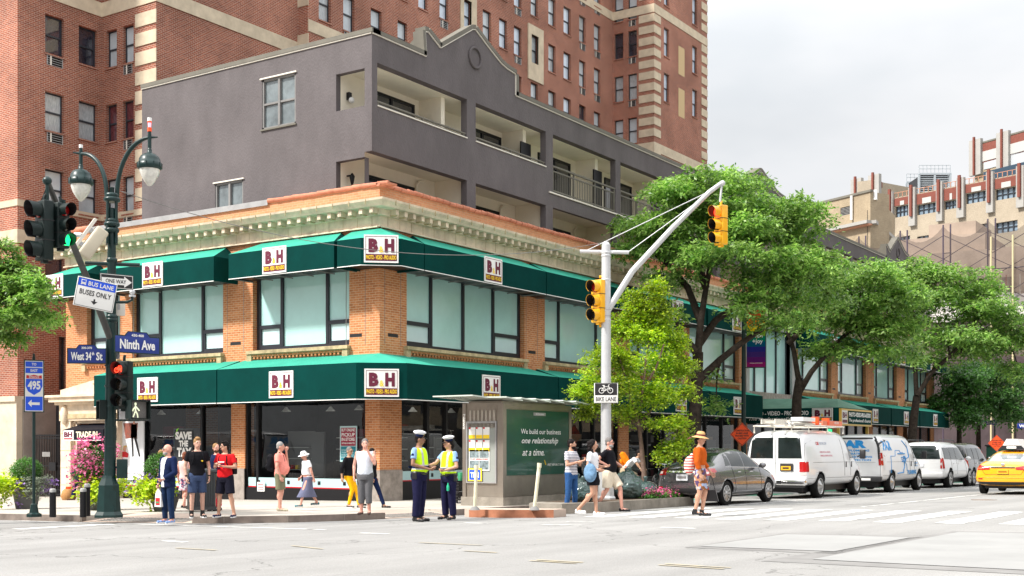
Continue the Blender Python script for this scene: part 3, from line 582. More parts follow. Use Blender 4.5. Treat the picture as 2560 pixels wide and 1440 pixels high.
Tst = Matrix.Translation(V(-27, -22.5, -.05)); mFade = mat('faded_green_canvas', (.13, .25, .19), .7, var=.2, vs=2)
mb = MB(); cx0, cx1, cy0, cy1 = 53.6, 58.0, 18.0, 22.5
mb.box(cx0, cx1, cy0, cy1, 2.78, 3.42, mGreen); mid = (cx0 + cx1) / 2
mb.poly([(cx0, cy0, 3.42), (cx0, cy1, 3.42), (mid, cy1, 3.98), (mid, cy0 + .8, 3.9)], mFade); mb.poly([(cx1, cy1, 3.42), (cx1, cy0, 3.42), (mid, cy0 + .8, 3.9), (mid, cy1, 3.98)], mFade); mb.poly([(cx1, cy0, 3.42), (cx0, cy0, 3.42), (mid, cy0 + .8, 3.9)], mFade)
w = mb.build('entrance_canopy', S, Tst); FS_ = frame((cx0, cy1, 0), (0, -1, 0)); FT_ = frame((cx0, cy0, 0), (1, 0, 0)); mb = MB(WM[w.name].inverted() @ FS_)
mb.text('PHOTO - VIDEO - PRO-AUDIO', .2, 3.1, 3.1, 3.3, -.008, mPaperW, bold=.03); mb.text("The Professional's Source", .2, 3.1, 2.88, 3.02, -.008, mPaperW, bold=.02, shear=.3); mb.build('lettering', w)
linkw('sign_panel', LOGO_ME, w, FS_ @ Matrix.Translation(V(3.75, -.01, 2.8)) @ Matrix.Diagonal((1.0, 1, .78, 1)))
mb = MB(); mb.box(0, 4.4, -.12, -.01, 2.62, 3.38, mGold); mb.box(.9, 4.3, -.13, -.12, 2.7, 3.3, mGreen); mb.box(.06, .8, -.13, -.12, 2.7, 3.3, mPaperW); mb.text('BH', .12, .74, 2.95, 3.22, -.135, mMaroon, bold=.05); mb.box(.1, .76, -.136, -.13, 2.74, 2.88, mMaroon)
mb.text('PHOTO-VIDEO-PRO-AUDIO', 1.0, 4.2, 3.03, 3.24, -.135, mPaperW, bold=.04); mb.text("The professional's Source", 1.0, 4.2, 2.76, 2.95, -.135, mPaperW, bold=.02, shear=.2); buildw(mb, 'sign_board', w, FT_)
for x in (.12, 4.28): buildw(MB().box(x - .06, x + .06, .0, .12, -.3, 2.78, mGold), 'post', w, FT_)
G = empty('balcony_building', (27.6, 23.3, 9), 'grey stucco apartment block with balconies and a curved gable rising behind the brick parapet', 'building')
GN = frame((27.6, 23.3, 0), (0, -1, 0)); GE = frame((27.6, 23.3, 0), (1, 0, 0)); GT = Matrix.Translation(V(-27.6, -23.3, -9))
RZ, OT, OB, BB = 13.86, 13.03, 11.74, 10.37; FZ = 10.86; BD = 1.4; XE = 58.0
def gx(px): return onY(px, 23.3) - 27.6
posts = [(-.0, .25), (4.8, 5.3), (9.68, 10.17)]; k = 14.9
while k < 57: posts.append((k, k + .4)); k += 4.85
posts.append((56.9, 57.5)); XE = 57.5
def gable(x0, s=1.):
    return [(x0, 13.86), (x0 - .08, 14.62), (x0 + .12, 14.65), (x0 + .75, 14.33), (x0 + 2.5, 15.42), (x0 + 2.68, 15.46), (x0 + 3.4, 15.1), (x0 + 4.2, 14.74), (x0 + 4.55, 14.66), (x0 + 5.1, 14.60), (x0 + 5.1, 13.86)]
g1 = gx(1064); g2 = gx(1829); g3 = gx(2215)
wl = MB(); xz = [(0, RZ)]
for g_, sc_ in ((g1, 1), (g2, 1.35), (g3, 1)): xz += [(g_ + (x - g_) * sc_, 13.86 + (z - 13.86) * (1 if sc_ == 1 else 1.0)) for x, z in gable(g_)]
xz.append((XE, RZ)); 
wl.prism([(x, 0, z) for x, z in [(0, OT)] + xz + [(XE, OT)]], (0, .28, 0), mStucco)
buildw(wl, 'parapet_wall', G, GE)
cp = MB(); cl = MB()
for (xa, za), (xb, zb) in zip(xz[:-1], xz[1:]):
    d = V(xb - xa, 0, zb - za); L_ = d.length
    if L_ < .02: continue
    n = V(-d.z, 0, d.x).normalized(); a, b = V(xa, 0, za), V(xb, 0, zb)
    for mbx, h0, h1, y0, y1, m_ in ((cp, 0, .13, -.06, .34, mGreyCap), (cl, -.035, -.002, -.04, -.002, mPaleTrim)):
        p = [a + n * h0, b + n * h0, b + n * h1, a + n * h1]; mbx.prism([V(q.x, y0, q.z) for q in p], (0, y1 - y0, 0), m_)
cp.v = cp.v; cpo = buildw(cp, 'coping', G, GE); buildw(cl, 'coping_trim', cpo, GE)
cp = MB(); cp.box(-10.2, .06, -.06, .34, RZ, RZ + .13, mGreyCap); cpo = buildw(cp, 'coping', G, GN); cl = MB(); cl.box(-10.2, .0, -.04, -.002, RZ - .035, RZ, mPaleTrim); buildw(cl, 'coping_trim', cpo, GN)
mb = MB()       # north wall with its two windows and the balcony openings
holewall(mb, -10.1, -.28, 8.9, RZ, [(-4.5, -3.06, 11.63, 13.2), (-6.62, -5.34, 9.22, 10.18), (-1.4, -.28, OB, 12.85), (-1.4, -.28, 8.9, BB - .15)], mStucco, dep=.2)
mb.box(-10.1, -1.4, .2, 3, RZ - .3, RZ - .01, mStucco); mb.box(-10.2, -10.1, 0, 16, 8.9, RZ, mStucco)
buildw(mb, 'side_wall', G, GN)
for (a, b, c, d, mul) in ((-4.5, -3.06, 11.63, 13.2, 2), (-6.62, -5.34, 9.22, 10.18, 1)):
    fr = MB(); fr.box(a, b, .02, .12, c, c + .06, mTar); fr.box(a, b, .02, .12, d - .06, d, mTar); fr.box(a, a + .06, .02, .12, c, d, mTar); fr.box(b - .06, b, .02, .12, c, d, mTar); fr.box((a + b) / 2 - .04, (a + b) / 2 + .04, .01, .12, c + .06, d - .06, mTar)
    if mul == 2: fr.box(a + .06, b - .06, .03, .11, (c + d) / 2 - .03, (c + d) / 2 + .03, mTar)
    fr.box(a - .06, b + .06, -.05, .05, d, d + .04, mPaleTrim); fr.box(a - .04, b + .04, -.05, .05, c - .05, c, mGreyCap)
    o = buildw(fr, 'window', G, GN); gl = MB(); gl.box(a + .06, b - .06, .09, .1, c + .06, d - .06, mat('grey_glass', (.16, .19, .20), .08, var=.5, vs=1.5, coat=1, world=True)); buildw(gl, 'pane', o, GN)
mb = MB()   # floors, ceilings, back walls, solid balustrades
mb.box(.0, 10.17, 0, .28, BB, OB, mStucco); mb.box(10.17, XE, 0, .16, BB, FZ, mStucco); 
for a, b in posts: mb.box(a, b, 0, .24 if a > 1 else .28, OB if b < 10.3 else FZ, OT, mStucco); 
for a, b in posts[1:]: mb.box(a, b, 0, .24, 8.9, BB, mStucco)
buildw(mb, 'balcony_front', G, GE)
mb = MB(); y1 = BD
mb.box(.2, XE, y1, y1 + .1, 8.9, 13.1, mIvory); mb.box(.22, XE, .285, y1, OT - .02, OT + .1, mIvory); mb.box(.17, XE, .17, y1, 10.5, 10.6, mIvory)
for a, b in posts[1:]:
    mb.box(a + .1, b - .1, .25, y1, 8.9, 10.5, mIvory); mb.box(a - .75 if b < 60 else a, a - .55, .5, y1, 10.6, OT - .02, mIvory)
buildw(mb, 'balcony_recess', G, GE)
mb = MB(); mb.box(.3, XE, .3, 10.1, 13.3, 13.4, mGreyCap); mb.box(.02, XE, 9.9, 10.1, 8.9, RZ, mStucco); mb.box(XE - .1, XE, .3, 9.9, 8.9, RZ, mStucco); buildw(mb, 'roof', G, GE)
def bx(name, F, *a, m=mBlack, parent=G): return buildw(MB().box(*a, m), name, parent, F)
bays = [(p[1], q[0]) for p, q in zip(posts[:-1], posts[1:])]
for i, (a, b) in enumerate(bays):
    for lvl, z0 in ((0, 8.55), (1, 10.6)):
        fr = MB(); d0 = a + 1.15; d1 = a + 3.5; zt_ = 12.8 if lvl else 10.1
        y = BD - .06
        fr.box(d0, d1, y, BD - .001, zt_ - .08, zt_, mBlack); fr.box(d0, d0 + .07, y, BD - .001, z0, zt_ - .08, mBlack); fr.box(d1 - .07, d1, y, BD - .001, z0, zt_ - .08, mBlack); fr.box((d0 + d1) / 2 - .05, (d0 + d1) / 2 + .05, y, BD - .001, z0, zt_ - .08, mBlack)
        o = buildw(fr, 'balcony_door', G, GE); gl = MB(); gl.box(d0 + .07, d1 - .07, BD - .02, BD - .01, z0, zt_ - .08, mDarkGlass); buildw(gl, 'pane', o, GE)
    if True:   # upper level fittings
        fr = MB(); r0, r1 = a, b; 
        if b < 10.3:
            fr.box(a, b, -.03, .29, OB, OB + .035, mPaleTrim); fr.tube([(a, .08, OB + .17), (b, .08, OB + .17)], .035, mGreyCap, n=6); fr.box(a, b, .06, .1, OB + .05, OB + .10, mGreyCap)
            for x in (a + .1, (a + b) / 2, b - .1): fr.box(x - .02, x + .02, .05, .11, OB, OB + .15, mGreyCap)
        else:
            fr.box(a - .3, b + .1, -.04, .2, FZ, FZ + .05, mPaleTrim); rz = FZ + 1.0
            fr.box(a, b, .02, .10, rz, rz + .06, mGreyCap); fr.box(a, b, .04, .08, rz - .17, rz - .12, mGreyCap); fr.box(a, b, .04, .08, FZ + .12, FZ + .17, mGreyCap)
            for x in (a + .05, (2 * a + b) / 3, (a + 2 * b) / 3, b - .05): fr.box(x - .025, x + .025, .03, .09, FZ + .05, rz, mGreyCap)
            x = a + .12
            while x < b - .1: fr.box(x - .01, x + .01, .05, .07, FZ + .17, rz - .17, mGreyCap); x += .125
        buildw(fr, 'railing', G, GE)
        if i: bx('storage_screen', GE, b - .95 if i < 3 else b - .8, b - .30, .45, .5, OB if b < 10.3 else 10.6, 12.55)
        lm = MB(); lx = a + 2.35 if i else .25; lm.box(lx - .05, lx + .05, BD - .14, BD - .001, 11.95, 12.35, mBlack)
        if i: lm.box(lx - .09, lx + .09, BD - .2, BD - .14, 12.05, 12.25, mBlack); buildw(lm, 'wall_light', G, GE)
    if i < 6:
        pp = MB(); pp.tube([(b - 1.0, BD - .1, 8.9), (b - 1.0, BD - .1, 10.2), (b - .9, BD - .12, 10.32), (b - .7, BD - .12, 10.34)], .04, mIvory, n=6); buildw(pp, 'drain_pipe', G, GE)
lm = MB(); lm.box(.46, .58, BD - .12, BD - .001, 12.2, 12.42, mBlack); lm.ell((.52, BD - .16, 12.18), .09, mPaperW); buildw(lm, 'wall_light', G, GE)
lm = MB(); lm.box(.47, .53, BD - .2, BD - .001, 9.86, 9.9, mBlack); lm.lathe([(.02, 9.55), (.05, 9.65), (.09, 9.85), (.02, 9.95)], mBlack, (.5, BD - .2, 0), n=8); buildw(lm, 'wall_light', G, GE)
ci = MB()
for g_ in (g1 + 2.65, g2 + 3.5, g3 + 2.65):
    ring = [(g_ + .33 * math.cos(2 * math.pi * k / 24), -.03, 14.5 + .33 * math.sin(2 * math.pi * k / 24)) for k in range(25)]
    ci = MB(); ci.tube(ring, .045, mStucco, n=6, caps=False); buildw(ci, 'medallion', G, GE)
for g_ in (g1, g3): buildw(MB().prism([(g_ - .05, .3, 13.8), (g_ - .05, .3, 14.55), (g_ - .05, 1.3, 13.8)], (.1, 0, 0), mGreyCap), 'gable_brace', G, GE)

T_ = empty('brick_hotel', (27, 39.6, 0), 'tall red brick building with pale stone bands and corner blocks behind the grey block', 'building')
mStoneB = mat('sandstone', (.60, .51, .38), .8, var=.2, vs=2, bump=.15, bs=25, world=True)
mRBase = mat('rendered_base', (.30, .27, .25), .85, var=.2, vs=2, bump=.3, bs=30, world=True)
mSash = mat('dark_sash', (.025, .03, .04), .4)
PN = [mat('blind_pane', (.50, .56, .60), .15, var=.15, vs=3, coat=1), mat('curtain_pane', (.42, .46, .48), .2, var=.35, vs=5, coat=1, stretch=(4, 1, 1)), mat('sky_reflection_pane', (.60, .70, .82), .08, var=.12, vs=2, coat=1), mat('dark_pane', (.035, .035, .05), .06, var=.6, vs=3, coat=1), mat('maroon_curtain', (.12, .03, .04), .2, var=.5, vs=4, coat=1, stretch=(5, 1, 1))]  # the pale blue pane has the sky's reflection put into its colour
WC = {}
def hotelwin(F, x0, x1, zt, h, ac, pane, arch=False, parent=None):
    w_ = round(x1 - x0, 1); k = (w_, h, ac, arch)
    if k not in WC:
        fr = MB(); t = .05
        fr.box(0, t, .14, .22, 0, h, mSash); fr.box(w_ - t, w_, .14, .22, 0, h, mSash); fr.box(t, w_ - t, .14, .22, 0, t, mSash); fr.box(t, w_ - t, .14, .22, h - t, h, mSash); fr.box(t, w_ - t, .13, .21, h * .5 - .03, h * .5 + .03, mSash)
        fr.box(-.04, w_ + .04, -.05, .1, -.06, -.001, mRed)
        WC[k] = fr.build('tmp', T_).data; bpy.data.objects.remove(bpy.data.objects['tmp'])
    kp = (w_, h, 'p', pane)
    if kp not in WC:
        gl = MB(); gl.box(.05, w_ - .05, .18, .19, .05, h / 2 - .03, PN[pane]); gl.box(.05, w_ - .05, .16, .17, h / 2 + .03, h - .05, PN[pane]); WC[kp] = gl.build('tmp', T_).data; bpy.data.objects.remove(bpy.data.objects['tmp'])
    if ac and ('ac', w_) not in WC:
        g = MB(); g.box(.06, w_ - .06, .0, .1, -.42, -.06, mInk)
        for j in range(5): g.box(.06, w_ - .06, -.02, -.001, -.42 + j * .085, -.40 + j * .085, mLead)
        g.box(.06, .09, -.021, -.001, -.42, -.06, mLead); g.box(w_ - .09, w_ - .06, -.021, -.001, -.42, -.06, mLead); g.box(.2, .26, -.022, -.002, -.42, -.06, mPaleTrim)
        WC[('ac', w_)] = g.build('tmp', T_).data; bpy.data.objects.remove(bpy.data.objects['tmp'])
    P = F @ Matrix.Translation(V(x0, 0, zt - h)) @ Matrix.Diagonal(((x1 - x0) / w_, 1, 1, 1))
    o = linkw('window', WC[k], T_, P); linkw('pane', WC[kp], o, P)
    if ac: linkw('air_conditioner_grille', WC[('ac', w_)], o, P)
ZTOP = 33
faces = [  # frame, x0, x1, windows [(xl, xr, ac, style)], tops, height
]
FA0 = frame((27, 39.6, 0), (0, -1, 0)); FA = frame((27, 39.6, 0), (1, 0, 0)); XB = onY(255, 39.6)
FB = frame((XB, 39.6, 0), (0, -1, 0)); YC = onX(390, XB); XC = onY(745, YC)
FC1 = frame((XB, YC, 0), (1, 0, 0)); FS = frame((XC, YC, 0), (0, -1, 0)); YC2 = onX(770, XC); FC2 = frame((XC, YC2, 0), (1, 0, 0))
XD = onY(1532, YC2); FD = frame((XD, YC2, 0), (0, -1, 0)); YE = onX(1635, XD); FE5 = frame((XD, YE, 0), (1, 0, 0)); XF = onY(1768, YE)
def holesof(ws): return [(a, b, t - h, t) for a, b, t, h, ac, p in ws]
def facewall(F, x0, x1, ws, m=mRed, zb=3.5, name='wall', blanks=()):
    mb = MB(); holewall(mb, x0, x1, zb, ZTOP, holesof(ws), m, dep=.24); buildw(mb, name, T_, F)
    for a, b, t, h, ac, p in ws: hotelwin(F, a, b, t, h, ac, p)
prn = random.Random(3)
facewall(FA0, -22, 0, [])
LV = [17.8, 14.92, 12.03, 8.8]
wsA = [(onY(pl, 39.6) - 27, onY(pr, 39.6) - 27, z, 1.45, ac and z > 10, p) for (pl, pr, ac, ps) in ((113, 160, 1, (3, 1, 0, 3)), (197, 243, 0, (3, 1, 0, 0))) for z, p in zip(LV, ps)]
wsA.append((onY(147, 39.6) - 27, onY(165, 39.6) - 27, 5.8, 2.0, 0, 3))
facewall(FA, 0, XB - 27, wsA)
facewall(FB, 0, 39.6 - YC, [(39.6 - onX(pl, XB), 39.6 - onX(pr, XB), z, 1.45, ac, p) for (pl, pr, ac) in ((265, 292, 0), (307, 334, 1)) for z, p in zip(LV, (0, 4, 0, 3))])
facewall(FC1, 0, XC - XB, [])
facewall(FS, 0, YC - YC2, [])
cols = [(797, 827, 0), (858, 886, 1), (927, 954, 0), (994, 1018, 0), (1046, 1069, 0), (1099, 1121, 1), (1158, 1178, 0), (1207, 1228, 1), (1248, 1268, 0), (1285, 1304, 1), (1327, 1345, 0), (1371, 1389, 0), (1409, 1427, 0), (1448, 1464, 1), (1485, 1501, 1)]
L2 = [19.0, 21.6, 24.2, 26.8]; wsC = []
for i, (pl, pr, ac) in enumerate(cols):
    for z in L2 + [29.4]: wsC.append((onY(pl, YC2) - XC, onY(pr, YC2) - XC, z, 1.55, ac, prn.choice((2, 2, 2, 0, 1)) if i < 13 else prn.choice((0, 1, 3, 0))))
facewall(FC2, 0, XD - XC, wsC)
facewall(FD, 0, YC2 - YE, [(YC2 - onX(pl, XD), YC2 - onX(pr, XD), z, 1.55, ac, p) for pl, pr, ac in ((1536, 1558, 0), (1570, 1592, 1)) for z, p in zip([29.0, 26.75, 24.15, 21.5], (0, 3, 1, 0))])
wsE = [(onY(pl, YE) - XD, onY(pr, YE) - XD, z, 1.75, 0, 2) for pl, pr in ((1660, 1673), (1731, 1743)) for z in (30.2, 27.1, 24.35)]
facewall(FE5, 0, XF - XD, wsE)
mb = MB(); mb.M = None; hh = lambda F, x0, x1, z0, z1, y=-.03: None
def band(F, x0, x1, z0, z1, m=mStoneB, y=-.035):
    mb = MB(); mb.box(x0, x1, y, 0, z0, z1, m); return buildw(mb, 'stone_band', T_, F)
for F, x1 in ((FA0, 0), (FA, XB - 27), (FB, 39.6 - YC)):
    xa = -22 if F is FA0 else 0; e0 = .0; e1 = .035 if F is not FA else -.0
    band(F, xa + (.035 if F is FB else 0), x1 + e1, 18.4, 18.95); band(F, xa + (.035 if F is FB else 0), x1 + e1, 10.45, 10.68)
    band(F, xa + (.035 if F is FB else 0), x1 + e1, 9.1, 9.6) if F is not FB else None
band(FC1, -.0, XC - XB, 18.4, 18.95)
band(FC2, 0, XD - XC, 19.35, 19.85); band(FC2, 0, XD - XC - .0, 27.6, 28.1); band(FD, .035, YC2 - YE + .035, 27.6, 28.1); band(FE5, 0, XF - XD, 27.6, 28.1); band(FD, .035, YC2 - YE + .035, 19.3, 19.85); band(FE5, 0, XF - XD, 19.3, 19.85)
def quoins(F, x0, x1, z0, z1, p, h):
    mb = MB(); z = z1
    while z > z0:
        if not any(a - .1 < z - h / 2 < b + .1 for a, b in ((18.35, 19.0) if F is FB else (27.5, 28.2), (10.1, 11.0) if F is FB else (19.2, 19.9))): mb.box(x0, x1, -.035, 0, z - h, z, mStoneB)
        z -= p
    return buildw(mb, 'corner_blocks', T_, F)
w_ = 39.6 - YC
quoins(FB, w_ - 1.15, w_ + .035, 9.6, 18.1, .735, .5); pass
quoins(FS, 0, YC - YC2 + .035, 12, 21.8, .85, .5); quoins(FD, YC2 - YE - 1.0, YC2 - YE + .035, 10, 33, .685, .45); quoins(FE5, 0, .85, 10, 33, .685, .45); quoins(FE5, XF - XD - .9, XF - XD, 10, 33, .685, .45)
mb = MB()         # stone window surrounds
for px_ in ((1150, 1190), (1319, 1357)):
    a, b = onY(px_[0], YC2) - XC, onY(px_[1], YC2) - XC; wl_, wr_ = [(onY(c[0], YC2) - XC, onY(c[1], YC2) - XC) for c in cols if px_[0] < c[0] < px_[1]][0]
    for z in (24.2,):
        mb = MB(); mb.box(a, wl_, -.06, .1, z - 2.5, z + .5, mStoneB); mb.box(wr_, b, -.06, .1, z - 2.5, z + .5, mStoneB); mb.box(wl_, wr_, -.06, .1, z, z + .5, mStoneB); mb.box(wl_, wr_, -.06, .1, z - 2.5, z - 1.55, mStoneB); buildw(mb, 'stone_surround', T_, FC2)
for px_ in (1696,):
    for z in (26.5, 23.9):
        a, b = onY(px_, YE) - XD, onY(px_ + 15, YE) - XD; buildw(MB().box(a, b, -.01, .0, z - 1.75, z, mat('blocked_panel', (.56, .42, .24), .8)), 'blocked_window', T_, FE5)
mb = MB(); mb.box(-22, 0, -.05, .2, -1.5, 3.3, mStone); mb.box(-22, .0, -.12, .2, 3.3, 3.5, mStone); buildw(mb, 'stone_base', T_, FA0)
mb = MB(); mb.box(.21, XB - 27, -.05, .2, -1.5, 3.5, mRBase); mb.box(.2, XB - 27, -.12, .2, 3.38, 3.5, mStone); buildw(mb, 'stone_base', T_, FA)
mb = MB()
fp = [(27.0, 61), (27.3, 39.9), (XB + .3, 39.9), (XB + .3, YC + .3), (XC + .3, YC + .3), (XD + .3, YC2 + .3), (XD + .3, YE + .3), (XF, YE + .3), (XF, 61)]
mb.prism([(x, y, ZTOP - .4) for x, y in fp], (0, 0, .2), mGreyCap); mb.quad((XF, YE, 0), (XF, 61, 0), (XF, 61, ZTOP), (XF, YE, ZTOP), mRed); mb.quad((XF, 61, 0), (27, 61, 0), (27, 61, ZTOP), (XF, 61, ZTOP), mRed)
mb.build('roof', T_, Matrix.Translation(V(-27, -39.6, 0)))
gt = empty('iron_gate', (27.25, 38.0, .0), 'dark iron gate closing the passage beside the cream stone doorway', 'gate'); mb = MB(); F = frame((27.25, 38.95, 0), (0, -1, 0)); g0 = gz(27, 38) + .13
n = 22
for i in range(n + 1): x = 2.1 * i / n; mb.box(x - .012, x + .012, -.012, .012, g0 + .05, g0 + 2.25, mBlack)
for z in (.08, .25, 1.1, 2.1, 2.2): mb.box(0, 2.1, -.02, .02, g0 + z, g0 + z + .04, mBlack)
buildw(mb, 'bars', gt, F); buildw(MB().box(0.9, 1.3, -.06, .03, g0 + .95, g0 + 1.25, mBlack), 'lock_box', gt, F); buildw(MB().box(.5, .95, -.04, -.02, g0 + 1.45, g0 + 1.62, mTar), 'notice_plate', gt, F)
buildw(MB().box(.0, 2.2, .9, 1.0, -.5, 3.4, mBlack), 'back_panel', gt, F)

def between(pa, Da, pb, Db):
    a = at(pa, 1120, Da); b = at(pb, 1120, Db); d = V(b.x - a.x, b.y - a.y, 0); return frame((a.x, a.y, 0), d), d.length
def fx(F, px):     # position along a wall frame met by a sight line
    o = F.translation; d = F.col[0].to_3d(); kx, ky = ray(px); den = d.x * ky - d.y * kx; return (o.y * kx - o.x * ky) / den
def dist(F, px): p = F @ V(fx(F, px), 0, 0); return p.x * CA + p.y * SA
def zz(F, px, py): return zat(py, dist(F, px))
mRedT = mat('red_glazed_brick', (.21, .075, .058), .8, var=.15, vs=2, world=True); mPier = mat('pale_grey_stone', (.36, .35, .33), .7, var=.1, vs=1, world=True); mPanel = mat('white_panel', (.45, .45, .43), .6, world=True)
mWinFar = mat('far_glass', (.22, .30, .38), .12, var=.5, vs=.35, coat=1, world=True); mOrR = mat('orange_rail', (.50, .26, .17), .8)
B1 = empty('deco_warehouse', at(2400, 1150, 168), 'long cream industrial building with red trimmed grey piers and wide windows, far down the avenue', 'building')
F, Ln = between(2180, 177, 2700, 152)
top = lambda px: 0
body = MB()
zr = lambda px, py: zz(F, px, py)
ZR = zr(2400, 500) ; 
bays_ = [(2238, 2275, 600, 640), (2293, 2343, 575, 634 - 3), (2361, 2395, 560, 622), (2415, 2470, 545, 505), (2488, 2544, 530, 495), (2566, 2600, 0, 0)]
win1 = [(2238, 2275, 514, 541), (2293, 2343, 509, 534), (2361, 2396, 501, 522), (2415, 2469, 480, 506), (2489, 2544, 470, 497)]
piers_ = [(2225, 2236), (2276, 2292), (2345, 2360), (2396, 2414), (2470, 2487), (2545, 2564)]
hz = []
for a, b, t, bt in win1:
    xa, xb = fx(F, a), fx(F, b); z1 = zr((a + b) / 2, t); z0 = zr((a + b) / 2, bt); hz.append((xa, xb, z0, z1)); hz.append((xa, xb, z0 - 4.4, z1 - 4.4)); hz.append((xa, xb, z0 - 8.8, z1 - 8.8))
zroof = zr(2440, 455); holewall(body, 0, Ln, -3, zroof, hz, mBeige2, dep=.5); body.box(0, Ln, .5, 18, zroof - 1.2, zroof - .8, mGreyCap); body.quad((0, 18, -3), (0, 0, -3), (0, 0, zroof), (0, 18, zroof), mBeige2); body.quad((Ln, 0, -3), (Ln, 18, -3), (Ln, 18, zroof), (Ln, 0, zroof), mBeige2); body.quad((Ln, 18, -3), (0, 18, -3), (0, 18, zroof), (Ln, 18, zroof), mBeige2)
buildw(body, 'wall', B1, F)
for j, (xa, xb, z0, z1) in enumerate(hz):
    w_ = MB(); n = 4; 
    for k in range(n + 1): x = xa + (xb - xa) * k / n; w_.box(x - .08, x + .08, .3, .42, z0, z1, mSash)
    w_.box(xa, xb, .31, .41, (z0 + z1) / 2 - .06, (z0 + z1) / 2 + .06, mSash); o = buildw(w_, 'window', B1, F); buildw(MB().box(xa, xb, .44, .46, z0, z1, mWinFar), 'pane', o, F)
    if j % 3 == 0:
        buildw(MB().box(xa - .1, xb + .1, -.08, 0, z1 + .1, zroof - .15, mRedT), 'red_frieze', B1, F); buildw(MB().box(xa + .9, xb - .9, -.14, -.08, z1 + .1, z1 + (zroof - z1) * .52, mPanel), 'white_panel', B1, F)
for a, b in piers_:
    xa, xb = fx(F, a), fx(F, b); p_ = MB(); p_.box(xa, xb, -.5, 0, zroof - 4.5, zroof + .9, mPier); p_.box((xa + xb) / 2 - .18, (xa + xb) / 2 + .18, -.8, -.5, zroof - 3.2, zroof + 1.2, mRedT); buildw(p_, 'pier', B1, F)
r_ = MB(); r_.box(fx(F, 2225), Ln, -.1, 0, zroof + .6, zroof + .66, mOrR)
for k in range(40): x = fx(F, 2225) + k * (Ln - fx(F, 2225)) / 40; r_.box(x, x + .07, -.1, 0, zroof, zroof + .6, mOrR)
buildw(r_, 'roof_railing', B1, F)
def block(name, label, pa, Da, pb, Db, ptop, pytop, m, depth=14, zb=-3, holes=(), cat='building', left=True):
    F, Ln = between(pa, Da, pb, Db); o = empty(name, F @ V(Ln / 2, 0, zb), label, cat); z1 = zz(F, ptop, pytop); H = []
    for (a, b, t, bt) in holes: H.append((fx(F, a), fx(F, b), zz(F, (a + b) / 2, bt), zz(F, (a + b) / 2, t)))
    mb = MB(); holewall(mb, 0, Ln, zb, z1, H, m, dep=.4)
    for q in (((0, depth), (0, 0)), ((Ln, 0), (Ln, depth)), ((Ln, depth), (0, depth))): (xa, ya), (xb, yb) = q; mb.quad((xa, ya, zb), (xb, yb, zb), (xb, yb, z1), (xa, ya, z1), m)
    buildw(mb, 'wall', o, F); buildw(MB().box(.3, Ln - .3, .3, depth - .3, z1 - .6, z1 - .4, mGreyCap), 'roof', o, F); buildw(MB().box(-.15, Ln + .15, -.15, .3, z1, z1 + .25, mGreyCap), 'coping', o, F)
    return o, F, Ln, z1, H
o, F, Ln, z1, H = block('brick_penthouse', 'buff brick rooftop block with louvred vents and a white drainpipe above the netting', 1965, 150, 2176, 138, 2100, 498, mBeige, depth=3, holes=[(2101, 2125, 517, 538), (2036, 2052, 525, 546)])
for xa, xb, z0, z1_ in H:
    v = MB(); v.box(xa, xb, .2, .25, z0, z1_, mInk)
    for k in range(6): v.box(xa, xb, .05, .2, z0 + k * (z1_ - z0) / 6, z0 + (k + .45) * (z1_ - z0) / 6, mTar)
    buildw(v, 'louvre', o, F)
buildw(MB().tube([(fx(F, 2132), -.2, zz(F, 2132, 550)), (fx(F, 2132), -.2, zz(F, 2132, 490))], .16, mPaperW, n=6), 'drain_pipe', o, F)
F2, L2_ = between(2176, 138, 2237, 152); mb = MB(); zt2 = z1; holewall(mb, 0, L2_, -3, zt2, [(fx(F2, 2181), fx(F2, 2187), zt2 - 5.2, zt2 - 2.6), (fx(F2, 2219), fx(F2, 2226), zt2 - 9, zt2 - 5)], mBeige, dep=.4); buildw(mb, 'wall', o, F2); buildw(MB().box(.2, L2_, .35, .4, zt2 - 9, zt2 - 2, mInk), 'window', o, F2)
for px_, py_ in ((2179, 483), (2199, 497)): buildw(MB().box(fx(F2, px_) - .35, fx(F2, px_) + .35, -.6, -.3, zat(py_ + 24, 140), zat(py_, 140), mPaperW), 'aerial_panel', o, F2)
buildw(MB().box(-18, .3, -.9, 0, zat(556, 137), zat(548, 137), mPier).box(-14, .3, -.6, 0, zat(560, 137), zat(556, 137), mOrR), 'cornice', o, frame(F2.translation, F.col[0].to_3d()))
buildw(MB().box(-.3, L2_, -.7, 0, zat(556, 137), zat(548, 137), mPier), 'cornice', o, F2)
o, F, Ln, z1, H = block('stair_tower', 'small cream rooftop tower with two grey piers tipped in red, above the buff brick block', 2138, 185, 2186, 182, 2160, 458, mBeige2, depth=8, zb=0, holes=[(2161, 2183, 475, 490)])
buildw(MB().box(H[0][0], H[0][1], .3, .35, H[0][2], H[0][3], mWinFar), 'window', o, F)
for a in (2146, 2190): p_ = MB(); x = fx(F, a); p_.box(x - 1.0, x + 1.0, -.6, 0, z1 - 5, z1 + .8, mPier); p_.box(x - .15, x + .15, -.9, -.6, z1 - 3.4, z1 + 1.1, mRedT); buildw(p_, 'pier', o, F)
buildw(MB().box(fx(F, 2160), fx(F, 2184), -.1, 0, z1 - 1.9, z1 - .1, mRedT).box(fx(F, 2166), fx(F, 2178), -.16, -.1, z1 - 1.8, z1 - .9, mPanel), 'red_frieze', o, F)
F3, L3 = between(2194, 181, 2238, 190); mb = MB().box(0, L3, 0, 3, 0, z1, mBeige2).box(0, L3, -.1, 0, z1 - .8, z1, mRedT); buildw(mb, 'side_wall', o, F3)
F, Ln = between(2298, 190, 2376, 190); o = empty('cooling_tower', F @ V(Ln / 2, 0, 30), 'grey steel louvred cooling tower on the far roof', 'cooling tower'); z0, z1 = zat(500, 190), zat(437, 190)
